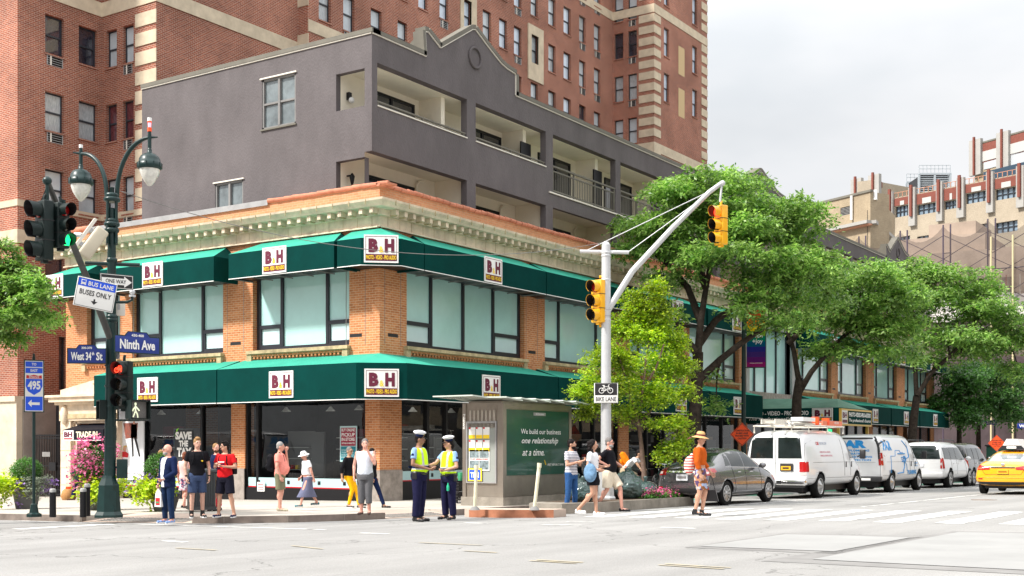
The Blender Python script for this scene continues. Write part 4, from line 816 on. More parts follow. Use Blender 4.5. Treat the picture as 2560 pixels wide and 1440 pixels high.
mSteel = mat('plant_steel', (.40, .44, .47), .5, metal=.2); mb = MB(); mb.box(.3, Ln - .3, .3, 6, z0, z1, mInk)
for k in range(12): z = z0 + (z1 - z0) * k / 12; mb.box(.2, Ln - .2, .1, .35, z, z + .13, mSteel)
for k in range(10): z = z0 + (z1 - z0) * k / 10; mb.box(Ln - .35, Ln - .1, .3, 6, z, z + .13, mSteel)
buildw(mb, 'louvres', o, F); mb = MB()
for x in (0, Ln / 2, Ln): mb.box(x - .15, x + .15, -.05, .25, z0, z1 + .1, mSteel); mb.box(x - .15, x + .15, 6, 6.3, z0, z1 + .1, mSteel)
mb.box(0, Ln, -.05, .25, z1, z1 + .3, mSteel); mb.box(0, Ln, -.05, .25, (z0 + z1) / 2 - 1.4, (z0 + z1) / 2 - 1.0, mSteel); mb.box(0, Ln, 6, 6.3, z1, z1 + .3, mSteel); mb.box(Ln - .1, Ln + .2, 0, 6, z1, z1 + .3, mSteel)
buildw(mb, 'steel_frame', o, F); mb = MB()
for q in range(2):
    for k in range(9): x = Ln * k / 8; mb.box(x - .04, x + .04, q * 6, q * 6 + .08, z1 + .3, z1 + 1.5, mSteel)
    for h in (.9, 1.45): mb.box(0, Ln, q * 6, q * 6 + .08, z1 + h, z1 + h + .08, mSteel)
buildw(mb, 'guard_rail', o, F)
o, F, Ln, z1, H = block('sorting_tower', 'high cream brick block with white blanked windows and a navy roof board', 2437, 200, 2640, 186, 2480, 352, mBeige, depth=20, zb=0, holes=[])
for a, b, t, bt in ((2460, 2495, 384, 420), (2528, 2580, 376, 412)): buildw(MB().box(fx(F, a), fx(F, b), -.1, 0, zz(F, (a + b) / 2, bt), zz(F, (a + b) / 2, t), mat('blank_white', (.42, .44, .46), .5)), 'blanked_window', o, F)
for a, b, t, bt in ((2458, 2497, 357, 369), (2524, 2600, 349, 361)):
    xa, xb = fx(F, a), fx(F, b); buildw(MB().box(xa - .5, xb + .5, -.1, 0, z1 - 3.2, z1 - .1, mRedT).box(xa, xb, -.16, -.1, z1 - 3.0, z1 - 1.4, mPanel), 'red_frieze', o, F)
for a in (2443, 2512): p_ = MB(); x = fx(F, a); p_.box(x - 1.2, x + 1.2, -.6, 0, z1 - 5, z1 + .8, mPier); p_.box(x - .16, x + .16, -.9, -.6, z1 - 5, z1 + 1.2, mRedT); buildw(p_, 'pier', o, F)
buildw(MB().box(fx(F, 2476), fx(F, 2640), -1.6, 0, zz(F, 2520, 452), zz(F, 2520, 422), mat('navy_board', (.02, .045, .075), .5)), 'roof_board', o, F)
mNet = mat('debris_net', (.085, .07, .068), .9, alpha=.45, world=True); mNetD = mat('dense_debris_net', (.085, .065, .07), .9, alpha=.93, var=.3, vs=.6, world=True)
SX = 106.0
o = empty('scaffolded_building', (SX, 30, -.8), 'pale stepped building wrapped in scaffolding and brown netting on the next block', 'building')
ZK = Matrix.Diagonal((1, 1, 1.06, 1)); F = frame((SX + 1.6, 44, 0), (0, -1, 0)) @ ZK; W_ = 28
mFac = mat('pale_sandstone', (.40, .32, .26), .85, var=.2, vs=.6, world=True)
mb = MB(); mb.box(0, 12, 0, 14, -2, 13.5, mFac); mb.box(4, W_, 0, 14, -2, 15.0, mFac); mb.box(9, 24, 1, 12, 15.0, 17.5, mFac); mb.box(12, 20, 2, 10, 17.5, 19.0, mFac); mb.box(15, 19, 3, 9, 19, 20.2, mFac)
for k in range(5): mb.box(4 - .02, W_ + .02, -.06 - k * .0, 0, 9 + k * 1.1, 9.12 + k * 1.1, mStone)
for k in range(9): mb.box(3 + k * 2.8, 4.2 + k * 2.8, -.03, 0, 1.5, 8, mTar)
buildw(mb, 'wall', o, F); mb = MB()
Fs = frame((SX, 44, 0), (0, -1, 0)) @ ZK; mTu = mat('scaffold_tube', (.08, .06, .09), .5); mTuR = mat('scaffold_tube_red', (.35, .07, .05), .5)
ztop = lambda x: 18.6 + 1.0 * (x / 28)
px_s = [0, 3.0, 6.6, 10.2, 13.8, 17.4, 21, 24.6, 28]
for x in px_s:
    for d in (0, .6): mb.tube([(x + d, 0, -1), (x + d, 0, ztop(x) + .1)], .07, mTu, n=5)
    for k in range(10): mb.tube([(x, 0, -.5 + k * 1.95), (x + .6, 0, -.5 + k * 1.95)], .04, mTu, n=4)
for a, b in zip(px_s[:-1], px_s[1:]):
    for k in range(5): mb.tube([(a, .1, 9 + k * 1.9), (b, .1, 10.9 + k * 1.9)], .035, mTu, n=4); mb.tube([(b, .1, 9 + k * 1.9), (a, .1, 10.9 + k * 1.9)], .035, mTu, n=4)
for k in range(5): mb.tube([(0, 0, 3.5 + k * 3), (28, 0, 3.5 + k * 3)], .05, mTu, n=4)
for k in range(26): x = .8 + k * 1.08; mb.tube([(x, .2, -1), (x, .2, 15)], .03, mTuR if k % 3 else mPaleTrim, n=4)
for x in (21.3, 23.0, 24.6, 26.2): mb.tube([(x, -.2, -1), (x, -.2, 18)], .09, mat('bamboo', (.55, .48, .30), .6), n=6)
buildw(mb, 'scaffold', o, Fs)
def net(name, z_lo, z_hi, m, xs, sag, y=-.12):
    mb = MB(); 
    for a, b in zip(xs[:-1], xs[1:]):
        n = 8
        for i in range(n):
            t0, t1 = i / n, (i + 1) / n; xa, xb = a + (b - a) * t0, a + (b - a) * t1; s0 = sag * 4 * t0 * (1 - t0); s1 = sag * 4 * t1 * (1 - t1)
            ya, yb = y - .12 * math.sin(xa * 2.1), y - .12 * math.sin(xb * 2.1)
            mb.quad((xa, ya, z_lo), (xb, yb, z_lo), (xb, yb, z_hi(xb) - s1), (xa, ya, z_hi(xa) - s0), m)
    return buildw(mb, name, o, Fs)
net('netting', 8.6, ztop, mNet, px_s, 1.1); net('dense_netting', -1, lambda x: 8.6 - (0), mNetD, px_s, 0)
mb = MB(); rg = 14   # white tarpaulin heaped on the scaffold deck
for i in range(40):
    for j in range(5):
        def tp(i, j): x = 5.5 + i * .56; return (x, -.35 + j * .3 - .2 * math.sin(i * .9 + j), 12.3 + 1.5 * math.sin(math.pi * j / 5) * (.62 + .22 * math.sin(i * .3)) + .22 * noise.noise(V(i * .3, j * .5, 1)) + .05 * abs(math.sin(i * 1.3)) - (1.0 if j == 0 else 0) + .012 * i)
        mb.quad(tp(i, j), tp(i + 1, j), tp(i + 1, j + 1), tp(i, j + 1), mat('white_tarpaulin', (.55, .52, .50), .8))
buildw(mb, 'tarpaulin', o, Fs)
Fr = frame((SX, 16, 0), (1, 0, 0))

for nm, lab, x0, x1, y0, y1, h, m in (('corner_block', 'brick block on the crossing\'s north side, seen in the window reflections', -34, -16, 26, 60, 15, mRed), ('corner_block', 'pale block across the avenue, seen in the window reflections', 30, 118, -34, -14, 16, mBeige), ('corner_block', 'low brick block behind the camera, seen in the window reflections', -34, -14, -34, 8, 13, mTan)):
    o = empty(nm, ((x0 + x1) / 2, (y0 + y1) / 2, 0), lab, 'building'); F1 = frame((x1, y0, 0), (0, 1, 0)); Fq = frame((x1, y1, 0), (-1, 0, 0)); t = Matrix.Translation(-V((x0 + x1) / 2, (y0 + y1) / 2, 0))
    mb = MB(t); mb.box(x0, x1, y0, y1, -1, h, m); mb.box(x0 - .3, x1 + .3, y0 - .3, y1 + .3, h, h + .5, mStone)
    for k in range(4):
        for j in range(int((x1 - x0) / 3.2)): mb.box(x0 + 1 + j * 3.2, x0 + 2.4 + j * 3.2, y1, y1 + .05, 4.4 + k * 3, 6.3 + k * 3, mDarkGlass)
        for j in range(int((y1 - y0) / 3.2)): mb.box(x1, x1 + .05, y0 + 1 + j * 3.2, y0 + 2.4 + j * 3.2, 4.4 + k * 3, 6.3 + k * 3, mDarkGlass)
    mb.box(x0 + .5, x1 - .5, y1, y1 + .06, .3, 3.2, mBlack); mb.box(x1, x1 + .06, y0 + .5, y1 - .5, .3, 3.2, mBlack)
    mb.build('wall', o)
def LP(p, px, py, D): return at(px, py, D)
lp = gnd(272, 1293, .13); LPM = facing(lp); lamp = empty('lamp_post', LPM, 'tall dark green twin armed lamp post on a flared octagonal base', 'lamp post'); h0 = lp.z
LD = 25.0; s_ = LD / FOC; zr_ = lambda py: zat(py, LD) - h0; lx = lambda px: (px - 272) * s_ + .0
mb = MB(); mb.lathe([(.30, 0), (.30, .05), (.255, .12), (.215, .66), (.15, .80), (.13, .86)], mPoleG, n=8, smooth=False); mb.box(.02, .14, -.225, -.18, .15, .55, mPoleG); mb.build('base', lamp)
mb = MB(); mb.tube([(.02, 0, .84), (.05, 0, 3.8), (.06, 0, zr_(520))], [.125, .10, .08], mPoleG, n=12)
for k in range(6): z = 1.0 + k * .42; mb.lathe([(.128 - k * .003, z), (.134 - k * .003, z + .02), (.128 - k * .003, z + .04)], mPoleG, (.03, 0, 0), n=12)
mb.build('pole', lamp)
mb = MB()
for z, r in ((zr_(575), .15), (zr_(560), .16), (zr_(552), .14), (zr_(498), .17), (zr_(488), .14), (zr_(650), .11), (zr_(792), .12), (zr_(800), .12)): mb.lathe([(r * .8, z - .05), (r, z - .02), (r, z + .02), (r * .8, z + .05)], mPoleG, (.06, 0, 0), n=14)
for a in range(4): mb.tube([(.06 + .12 * math.cos(a * 1.57 + .8), .12 * math.sin(a * 1.57 + .8), zr_(610)), (.06 + .12 * math.cos(a * 1.57 + .8), .12 * math.sin(a * 1.57 + .8), zr_(490))], .032, mPoleG, n=6)
mb.lathe([(.05, zr_(488)), (.045, zr_(470)), (.06, zr_(468)), (.0, zr_(466))], mPoleG, (.06, 0, 0), n=10)
mb.build('collar', lamp)
for sx, dy, ex, ytop, orange in ((-1, .5, lx(205), 375, 0), (1, -.5, lx(368), 350, 1)):
    zt = zr_(ytop) if 1 else 0; x0 = .06 + sx * .10; z0 = zr_(495); P = []
    for k in range(13):
        t = k / 12; a = math.pi * .5 * t; P.append((x0 + (ex - x0) * (1 - math.cos(a)), dy * (1 - math.cos(a)), z0 + (zt - z0) * math.sin(a) ** .9))
    ar = MB().tube(P, [.045] * 10 + [.04, .035, .035], mPoleG, n=8); c = V(ex, dy, zt)
    ar.tube([c - V(.04 * sx, 0, .0), c + V(.16 * sx, 0, .02)], [.035, .012], mPoleG, n=6); ar.tube([c - V(0, 0, .22), c + V(0, 0, .07)], .038, mPoleG, n=8); arm = ar.build('arm', lamp)
    hd = MB(); z = -.22; hd.lathe([(.035, z), (.05, z - .04), (.05, z - .10), (.12, z - .12), (.175, z - .16), (.21, z - .22), (.222, z - .29), (.245, z - .30), (.245, z - .41), (.22, z - .43)], mPoleG, c, n=20)
    for k in range(10): a = k * .628; hd.box(c.x + .243 * math.cos(a) - .01, c.x + .243 * math.cos(a) + .01, c.y + .243 * math.sin(a) - .01, c.y + .243 * math.sin(a) + .01, c.z + z - .41, c.z + z - .30, mPoleG)
    hdo = hd.build('lamp_head', arm)
    gl = MB(); gl.lathe([(.205, z - .43), (.20, z - .48), (.165, z - .58), (.105, z - .68), (.045, z - .755), (.01, z - .77)], mat('lamp_glass', (.75, .74, .68), .12, coat=1, var=.3, vs=9), c, n=20); gl.build('lamp_glass', arm)
    cp_ = MB(); cp_.lathe([(.035, .07), (.035, .12)], mPoleG, c, n=8)
    if orange: cp_.lathe([(.045, .12), (.045, .20)], mOrangeS, c, n=10); cp_.lathe([(.03, .20), (.035, .30)], mat('beacon_lens', (1, .35, .45), .3, emit=.6), c, n=10); cp_.lathe([(.045, .30), (.045, .33)], mOrangeS, c, n=10); cp_.lathe([(.045, .33), (.045, .40)], mPaperW, c, n=10)
    else: cp_.lathe([(.04, .12), (.04, .19)], mPaperW, c, n=10)
    cp_.build('photocell', arm)
mb = MB(); z = zr_(658); a = math.radians(0); mb.tube([(lx(216), .1, z), (lx(346), -.1, z - .02)], .04, mPoleG, n=8); mb.build('cross_bar', lamp)
mb = MB(); mb.tube([(.06, 0, zr_(755)), (.36, -.05, zr_(754)), (.45, -.05, zr_(748)), (.46, -.05, zr_(735))], .03, mPoleG, n=8); mb.ell((.46, -.05, zr_(728)), .06, mGalv, n=10); mb.lathe([(.07, -.02), (.07, .02)], mGalv, (.46, -.05, zr_(738)), n=10); mb.build('sensor_arm', lamp)
inv = LPM.inverted(); tip = inv @ at(118, 452, 22.6); mast = MB(); root = V(.04, 0, zr_(850)); mast.tube([root, root.lerp(tip, .35) + V(.02, 0, .0), root.lerp(tip, .7), tip], [.07, .065, .06, .05], mat('weathered_steel', (.09, .09, .085), .5, metal=.5, var=.3, vs=8), n=8); mast.ell(tip, .085, mPoleG); mast.build('mast_arm', lamp)
def signal(name_label, P, yaw, body, lit=None, litm=None, roll=0, h=1.08, bracket=True, symbol=None, group=None):
    M = facing(P, yaw) @ Matrix.Rotation(R(roll), 4, 'Y'); o = empty('traffic_signal', M, name_label, 'traffic signal', group)
    hs = h / 3; w_ = .17 * h / 1.08
    mb = MB(); mb.box(-w_, w_, -.0, .2, 0, h, body, bev=.025)
    for k in range(1, 3): mb.box(-w_ - .004, w_ + .004, -.004, .204, k * hs - .008, k * hs + .008, mInk)
    mb.build('housing', o)
    for k in range(3):
        c = V(0, -.01, h - (k + .5) * hs); r = w_ * .88; vs = []; n = 18; mbv = MB()
        for i in range(n - 4 + 1):
            a = math.radians(-60 + 300 * i / (n - 4)); a = math.radians(-55 + 290 * i / (n - 4))
            for (y, rr) in ((0, r), (-.24 + .08 * (1 - math.sin(a)) / 2, r * 1.03)): vs.append(c + V(rr * math.cos(a), y, rr * math.sin(a)))
        m_ = n - 4; mbv.add(vs, [(2 * i, 2 * i + 1, 2 * i + 3, 2 * i + 2) for i in range(m_)], body, True); vs2 = [c + (q - c) * .96 for q in vs]; mbv.add(vs2, [(2 * i + 2, 2 * i + 3, 2 * i + 1, 2 * i) for i in range(m_)], mInk, True)
        mbv.add([vs[2 * i + 1] for i in range(m_ + 1)] + [vs2[2 * i + 1] for i in range(m_ + 1)], [(i, i + 1, m_ + 2 + i, m_ + 1 + i) for i in range(m_)], body)
        vz = mbv.build('visor', o); on = lit == k
        ln = MB(Matrix.Translation(c) @ Matrix.Rotation(R(90), 4, 'X')); ln.lathe([(r * .93, 0), (r * .8, .03), (r * .4, .05), (.001, .055)], litm if (on and not symbol) else (mLensR if (k == 0) else mLensK), n=16)
        lo = ln.build('lens', o)
        if on and symbol:
            sb = MB(); y = c.y - .06
            if symbol == 'bike':
                for bx_ in (-.07, .07): sb.tube([(bx_ + .045 * math.cos(t), y, c.z - .03 + .045 * math.sin(t)) for t in [i * .5236 for i in range(13)]], .011, litm, n=5, caps=False)
                sb.tube([(-.07, y, c.z - .03), (-.02, y, c.z + .05), (.05, y, c.z + .05), (.07, y, c.z - .03), (0, y, c.z - .03), (-.02, y, c.z + .05)], .011, litm, n=5); sb.tube([(0, y, c.z - .03), (.05, y, c.z + .05), (.03, y, c.z + .09)], .011, litm, n=5)
            else: sb.poly([(c.x - .05, y, c.z - .1), (c.x + .06, y, c.z - .1), (c.x + .09, y, c.z + .02), (c.x + .05, y, c.z + .11), (c.x - .05, y, c.z + .09), (c.x - .08, y, c.z)], litm)
            sb.build('lit_symbol', lo)
    br = MB()
    if bracket: br.tube([(0, .1, h), (0, .1, h + .06), (.0, .12, h + .12)], .03, body, n=6)
    br.box(-.05, .05, .05, .15, -.05, 0, body); br.build('bracket', o)
    return o
mSigD = mat('dark_signal_green', (.009, .018, .017), .45, var=.25, vs=9, spec=.25)
signal('big dark green signal hanging from the mast arm, turned left, unlit', at(98, 650, 22.4), -62, mSigD, h=1.10)
signal('narrow dark signal with a green light at its foot, hanging beside the bigger one', at(160, 620, 22.6), 36, mSigD, lit=2, litm=mLitG, h=.84, symbol='g')
hb = MB(); 
signal('dark signal with a lit red bicycle, clamped to the lamp post', at(304, 1022, 24.8), -32, mSigD, lit=0, litm=mLitR, h=.98, symbol='bike')
def hanger(P0, P1, name='signal_hanger', par=None): pass
mb = MB(); a_ = inv @ at(118, 452, 22.6); mb.tube([a_, a_ - V(0, 0, .75)], .035, mPoleG, n=6); b_ = a_ - V(0, 0, .62); c_ = inv @ at(160, 500, 22.7); mb.tube([b_, c_], .03, mPoleG, n=6); mb.tube([c_, c_ - V(0, 0, .1)], .03, mPoleG, n=6); mb.tube([a_ - V(0, 0, .1), a_ + V(-.13, 0, -.45), a_ - V(0, 0, .5)], .012, mPoleG, n=5); mb.build('signal_hanger', lamp)
def pedsignal(label, P, yaw, on):
    o = empty('pedestrian_signal', facing(P, yaw), label, 'pedestrian signal'); mb = MB(); mb.box(-.2, .2, 0, .18, 0, .38, mSigD, bev=.02)
    for a in ((-.2, .2, .37, .39), (-.2, .2, -.01, .01)): mb.box(a[0], a[1], -.14, 0, a[2], a[3], mSigD)
    mb.box(-.21, -.19, -.14, 0, 0, .38, mSigD); mb.box(.19, .21, -.14, 0, 0, .38, mSigD); mb.build('housing', o)
    mb = MB(); mb.box(-.17, .17, -.01, 0, .02, .36, mat('mesh_screen', (.20, .19, .18), .7, var=.3, vs=60)); sc_ = mb.build('screen', o)
    if on:
        mb = MB(); y = -.016; mb.ell((-.06, y, .31), (.025, .004, .03), mLitW, n=8, rings=6)
        for P_ in ([(-.06, .28), (-.06, .17), (-.11, .04)], [(-.06, .17), (-.02, .1), (-.01, .03)], [(-.06, .26), (-.0, .2), (.02, .17)], [(-.06, .26), (-.11, .2), (-.12, .16)]): mb.tube([(a, y, b) for a, b in P_], .014, mLitW, n=5)
        mb.build('walking_figure', sc_)
pedsignal('pedestrian signal showing the pale walking figure, right of the post', at(345, 1048, 24.7), 25, 1)
pedsignal('pedestrian signal seen edge on, left of the post', at(262, 1048, 25.1), -80, 0)
mb = MB(); mb.tube([(.05, 0, zr_(1021)), (lx(362), .05, zr_(1024))], .025, mPoleG, n=6); mb.box(lx(296), lx(318), -.03, .03, zr_(1048), zr_(1022), mGalv); mb.tube([(.05, 0, zr_(1050)), (lx(345), .05, zr_(1050))], .022, mPoleG, n=6); mb.build('signal_bracket', lamp)
mb = MB(); mb.box(lx(290), lx(317), -.12, .14, zr_(1196), zr_(1148), mPoleG, bev=.015); o = mb.build('control_box', None, LPM); tag(o, 'small dark green control box strapped to the lamp post at waist height', 'control box')
M = facing(at(232, 608, 24.6), 12) @ Matrix.Rotation(R(34), 4, 'Y'); o = empty('antenna_box', M, 'beige rounded antenna box tilted on the lamp post', 'antenna'); mBg = mat('beige_plastic', (.58, .52, .40), .5, var=.08, vs=4)
MB().box(-.14, .14, -.1, .1, -.36, .36, mBg, bev=.05).build('cover', o); MB().box(-.26, -.2, -.06, .06, -.42, .44, mPaleTrim).box(-.2, -.14, -.05, .05, -.2, -.12, mLead).box(-.2, -.14, -.05, .05, .15, .23, mLead).build('back_plate', o); MB().tube([(-.26, 0, 0), (-.36, .1, -.05)], .05, mGalv, n=8).build('clamp', o)
mb = MB(); mb.box(-.11, .11, 0, .08, -.28, .0, mPaleTrim, bev=.01); mb.box(-.05, .0, -.01, 0, -.16, -.05, mLead); o = mb.build('meter_box', None, facing(at(300, 755, 25.2), 15)); tag(o, 'small pale metal box on the lamp post below the bus lane sign', 'utility box')
def sign(name, label, P, yaw, w_, h_, col, fn, roll=0, cat='sign', pitch=0, edge=None):
    M = facing(P, yaw) @ Matrix.Rotation(R(roll), 4, 'Y'); o = empty(name, M, label, cat)
    mb = MB(); mb.box(-w_ / 2, w_ / 2, 0, .02, 0, h_, col, bev=.006); fn(mb, w_, h_); mb.build('sign_face', o)
    MB().box(-.03, .03, .021, .09, h_ * .15, h_ * .85, mGalv).build('bracket', o); return o
def blade(num, txt, sup=None):
    def f(mb, w_, h_):
        mb.xz([(-w_ * .28, h_), (-w_ * .2, h_ * 1.28), (w_ * .2, h_ * 1.28), (w_ * .28, h_)], 0, .02, mBlue); y = -.006
        mb.xz([(-w_ * .30, h_ + .004), (-w_ * .215, h_ * 1.33), (w_ * .215, h_ * 1.33), (w_ * .30, h_ + .004)], .004, .018, mPoleG); mb.box(-w_ / 2 - .02, w_ / 2 + .02, .003, .017, -.02, h_ + .02, mPoleG)
        mb.text(num, -w_ * .14, w_ * .14, h_ * 1.0, h_ * 1.17, y, mPaperW, bold=.03)
        if sup: mb.text('West 34', -w_ * .42, w_ * .12, h_ * .18, h_ * .78, y, mPaperW, bold=.03); mb.text('th', w_ * .13, w_ * .2, h_ * .55, h_ * .8, y, mPaperW, bold=.03); mb.text('St', w_ * .25, w_ * .42, h_ * .18, h_ * .78, y, mPaperW, bold=.03)
        else: mb.text(txt, -w_ * .4, w_ * .4, h_ * .2, h_ * .82, y, mPaperW, bold=.03)
    return f
sign('street_sign', 'blue street sign reading West 34th St, left of the post', at(217, 907, 24.8), -12, .74, .28, mBlue, blade('300-370', '', 1), cat='street sign')
sign('street_sign', 'blue street sign reading Ninth Ave, right of the post', at(344, 882, 24.6), 30, .98, .32, mBlue, blade('430-400', 'Ninth Ave'), cat='street sign')
def bus(mb, w_, h_):
    y = -.005; b = .015; mb.box(-w_ / 2 + b, w_ / 2 - b, y, 0, b, b + .006, mInk)
    for (a0, a1, b0, b1) in ((-w_ / 2 + b, w_ / 2 - b, h_ - b - .006, h_ - b), (-w_ / 2 + b, -w_ / 2 + b + .006, b, h_ - b), (w_ / 2 - b - .006, w_ / 2 - b, b, h_ - b)): mb.box(a0, a1, y, 0, b0, b1, mInk)
    mb.box(-w_ / 2 + .022, w_ / 2 - .022, y, 0, h_ * .70, h_ * .96, mBlueB); mb.text('BUS LANE', -w_ * .22, w_ * .42, h_ * .75, h_ * .90, y - .005, mPaperW, bold=.02); mb.text('BUSES ONLY', -w_ * .4, w_ * .4, h_ * .42, h_ * .60, y - .003, mInk, bold=.015)
    mb.box(-w_ * .4, -w_ * .28, y - .004, y, h_ * .76, h_ * .92, mPaperW, bev=.01); mb.box(-w_ * .385, -w_ * .295, y - .006, y - .004, h_ * .83, h_ * .90, mBlueB)
    for k in (-1, 1): mb.box(-w_ * .34 + k * .035 - .012, -w_ * .34 + k * .035 + .012, y - .004, y, h_ * .74, h_ * .765, mPaperW)
    mb.xz([(-.015, h_ * .33), (.015, h_ * .33), (.015, h_ * .25), (.06, h_ * .25), (0, h_ * .14), (-.06, h_ * .25), (-.015, h_ * .25)], y, 0, mInk)
sign('bus_lane_sign', 'white and blue sign reading BUS LANE BUSES ONLY, tilted, hung from the mast', at(232, 772, 23.2), 8, .73, .56, mPaperW, bus, roll=10)
mb = MB(); bb = at(200, 690, 23.3); cc = at(290, 715, 23.5); mb.tube([bb, cc], .022, mPoleG, n=6); mb.tube([at(204, 692, 23.3), at(204, 702, 23.3)], .03, mGalv, n=6); mb.tube([at(274, 712, 23.4), at(274, 722, 23.4)], .03, mGalv, n=6); t_ = WM[lamp.name].inverted(); mb.v = [t_ @ q for q in mb.v]; mb.build('sign_rail', lamp)
def oneway(mb, w_, h_):
    y = -.005; mb.box(-w_ / 2 + .012, w_ / 2 - .012, y + .002, 0, .012, h_ - .012, mPaperW); mb.box(-w_ / 2 + .022, w_ / 2 - .022, y, y + .002, .022, h_ - .022, mInk)
    mb.xz([(-w_ * .45, h_ * .28), (w_ * .22, h_ * .28), (w_ * .22, h_ * .12), (w_ * .45, h_ * .5), (w_ * .22, h_ * .88), (w_ * .22, h_ * .72), (-w_ * .45, h_ * .72)], y - .003, y, mPaperW); mb.text('ONE WAY', -w_ * .34, w_ * .28, h_ * .36, h_ * .64, y - .007, mInk, bold=.015)
sign('one_way_sign', 'black ONE WAY sign with a white arrow pointing right', at(292, 722, 24.2), 22, .68, .29, mInk, oneway)
ip = gnd(85, 1292, .13); IM = facing(ip, 4); o = empty('route_sign', IM, 'blue route 495 sign with a left arrow on a slim green post', 'sign'); ih = ip.z; k_ = 25.6 / FOC; iz = lambda py: zat(py, 25.6) - ih
MB().lathe([(.16, 0), (.16, .06), (.10, .09), (.07, .26), (.045, .28)], mPoleG, n=8, smooth=False).build('base', o); mb = MB(); mb.tube([(0, .03, .2), (0, .03, iz(893))], .033, mPoleG, n=8); mb.lathe([(.02, iz(896)), (.03, iz(893)), (.02, iz(890)), (.028, iz(887)), (.0, iz(882))], mPoleG, (0, .03, 0), n=8); mb.build('post', o)
mb = MB(); w_ = .2; z0, z1 = iz(1031), iz(900); H = z1 - z0; mb.box(-w_, w_, -.02, 0, z0, z1, mPoleG); mb.box(-w_ + .022, w_ - .022, -.026, -.02, z0 + .022, z1 - .022, mPaperW); y = -.03
def pn(a, b, m, txt=None, dy=0, wd=.16): mb.box(-w_ + .032, w_ - .032, y, -.026, z0 + H * a, z0 + H * b, m); txt and mb.text(txt, -wd / 2, wd / 2, z0 + H * (a + (b - a) * .25), z0 + H * (a + (b - a) * .75), y - .004, mPaperW, bold=.03)
pn(.865, .965, mBlueB, 'TO', wd=.09); pn(.745, .845, mBlueB, 'EAST', wd=.14); pn(.035, .30, mBlueB)
mb.xz([(-.12, z0 + H * .17), (-.05, z0 + H * .24), (-.05, z0 + H * .19), (.11, z0 + H * .19), (.11, z0 + H * .14), (-.05, z0 + H * .14), (-.05, z0 + H * .10)], y - .004, y, mPaperW)
mb.xz([(-.155, z0 + H * .645), (-.15, z0 + H * .71), (-.08, z0 + H * .695), (0, z0 + H * .715), (.08, z0 + H * .695), (.15, z0 + H * .71), (.155, z0 + H * .645)], y, -.026, mRedS); mb.text('INTERSTATE', -.1, .1, z0 + H * .655, z0 + H * .685, y - .004, mPaperW)
mb.xz([(-.158, z0 + H * .635), (.158, z0 + H * .635), (.165, z0 + H * .5), (.12, z0 + H * .40), (0, z0 + H * .33), (-.12, z0 + H * .40), (-.165, z0 + H * .5)], y, -.026, mBlueB); mb.text('495', -.125, .125, z0 + H * .43, z0 + H * .60, y - .004, mPaperW, bold=.04); mb.build('sign_face', o)
for i, (px, py, tp) in enumerate(((132, 1293, 1221), (208, 1293, 1220), (218, 1290, 1207))):
    p = gnd(px, py, .13); hgt = (py - tp) / FOC * 25.3; o = empty('bollard', facing(p), ['black bollard with a grey cap, the lone one nearest the route sign', 'front black bollard of the pair beside the lamp post', 'rear taller bollard of the pair beside the lamp post'][i], 'bollard', 'bollards on the corner')
    MB().lathe([(.068, 0), (.066, hgt - .08)], mBlack, n=16).build('shaft', o); MB().lathe([(.067, hgt - .08), (.066, hgt - .03), (.05, hgt - .005), (.0, hgt)], mat('worn_grey_cap', (.34, .34, .33), .5, var=.3, vs=20), n=16).build('cap', o)
isl = [(23.9, 14.5), (24.6, 14.15), (30.2, 14.15), (30.2, 15.75), (24.6, 15.75), (23.9, 15.4)]
sheet('island_kerb', isl, .24, mConc, thick=.5); sheet('island_bed', [(24.8, 14.35), (30.05, 14.35), (30.05, 15.6), (24.8, 15.6)], .246, mCover)
nose = [(21.95, 15.55), (21.75, 15.3), (21.8, 15.0), (22.0, 14.8)]; 
sheet('island_kerb', [(21.7, 15.5), (21.75, 14.6), (22.2, 13.7), (22.75, 13.7), (22.6, 15.8), (21.95, 15.85)], .17, mPink, thick=.4)
sheet('island_edging', [(21.66, 15.52), (21.7, 14.58), (22.17, 13.66), (22.2, 13.7), (21.75, 14.6), (21.7, 15.5)], .172, mat('red_kerb', (.40, .17, .10), .7, var=.3, vs=4, world=True), thick=.4)
for i, (px, py, tpx, tpy, yw) in enumerate(((1187, 1275, 1191, 1166, 0), (1336, 1275, 1348, 1162, 0))):
    p = gnd(px, py, .17); hh = (1275 - tpy) / FOC * 27.0; lean = (tpx - px) / FOC * 27; o = empty('delineator_post', facing(p), ['upright cream flexible post at the left end of the low kerb island', 'leaning cream flexible post at the right end of the low kerb island'][i], 'post', 'flexible posts on the kerb island')
    mCrm = mat('cream_plastic', (.72, .68, .50), .5, var=.15, vs=8); MB().tube([(0, 0, .05), (lean * .5, 0, hh * .5), (lean, 0, hh)], .038, mCrm, n=10).tube([(lean * .97, 0, hh * .9), (lean, 0, hh + .0)], .048, mCrm, n=10).build('post', o)
    MB().tube([(lean * .72, 0, hh * .72), (lean * .82, 0, hh * .82)], .0395, mPaleTrim, n=10, caps=False).build('reflective_band', o); MB().lathe([(.12, 0), (.10, .03), (.05, .08)], mTar, n=10).build('base', o)
PP = V(onY(1515, 15.1), 15.1, 0); PP.z = gz(*PP.xy) + .24; PD = PP.x * CA + PP.y * SA; pm = facing(PP); pole = empty('signal_pole', pm, 'tall pale grey steel pole with a long curved arm over the avenue', 'signal pole'); pz = lambda py: zat(py, PD) - PP.z; pxx = lambda px: (px - 1515) / FOC * PD
mb = MB(); mb.tube([(0, 0, .9), (0, 0, pz(640)), (0, 0, pz(612))], [.135, .115, .11], mGalv, n=14); mb.lathe([(.11, pz(612)), (.06, pz(605)), (.0, pz(603))], mGalv, n=14); mb.build('pole', pole)
MB().lathe([(.26, 0), (.26, .05), (.22, .1), (.19, .85), (.14, .95)], mGalv, n=8, smooth=False).build('base', pole)
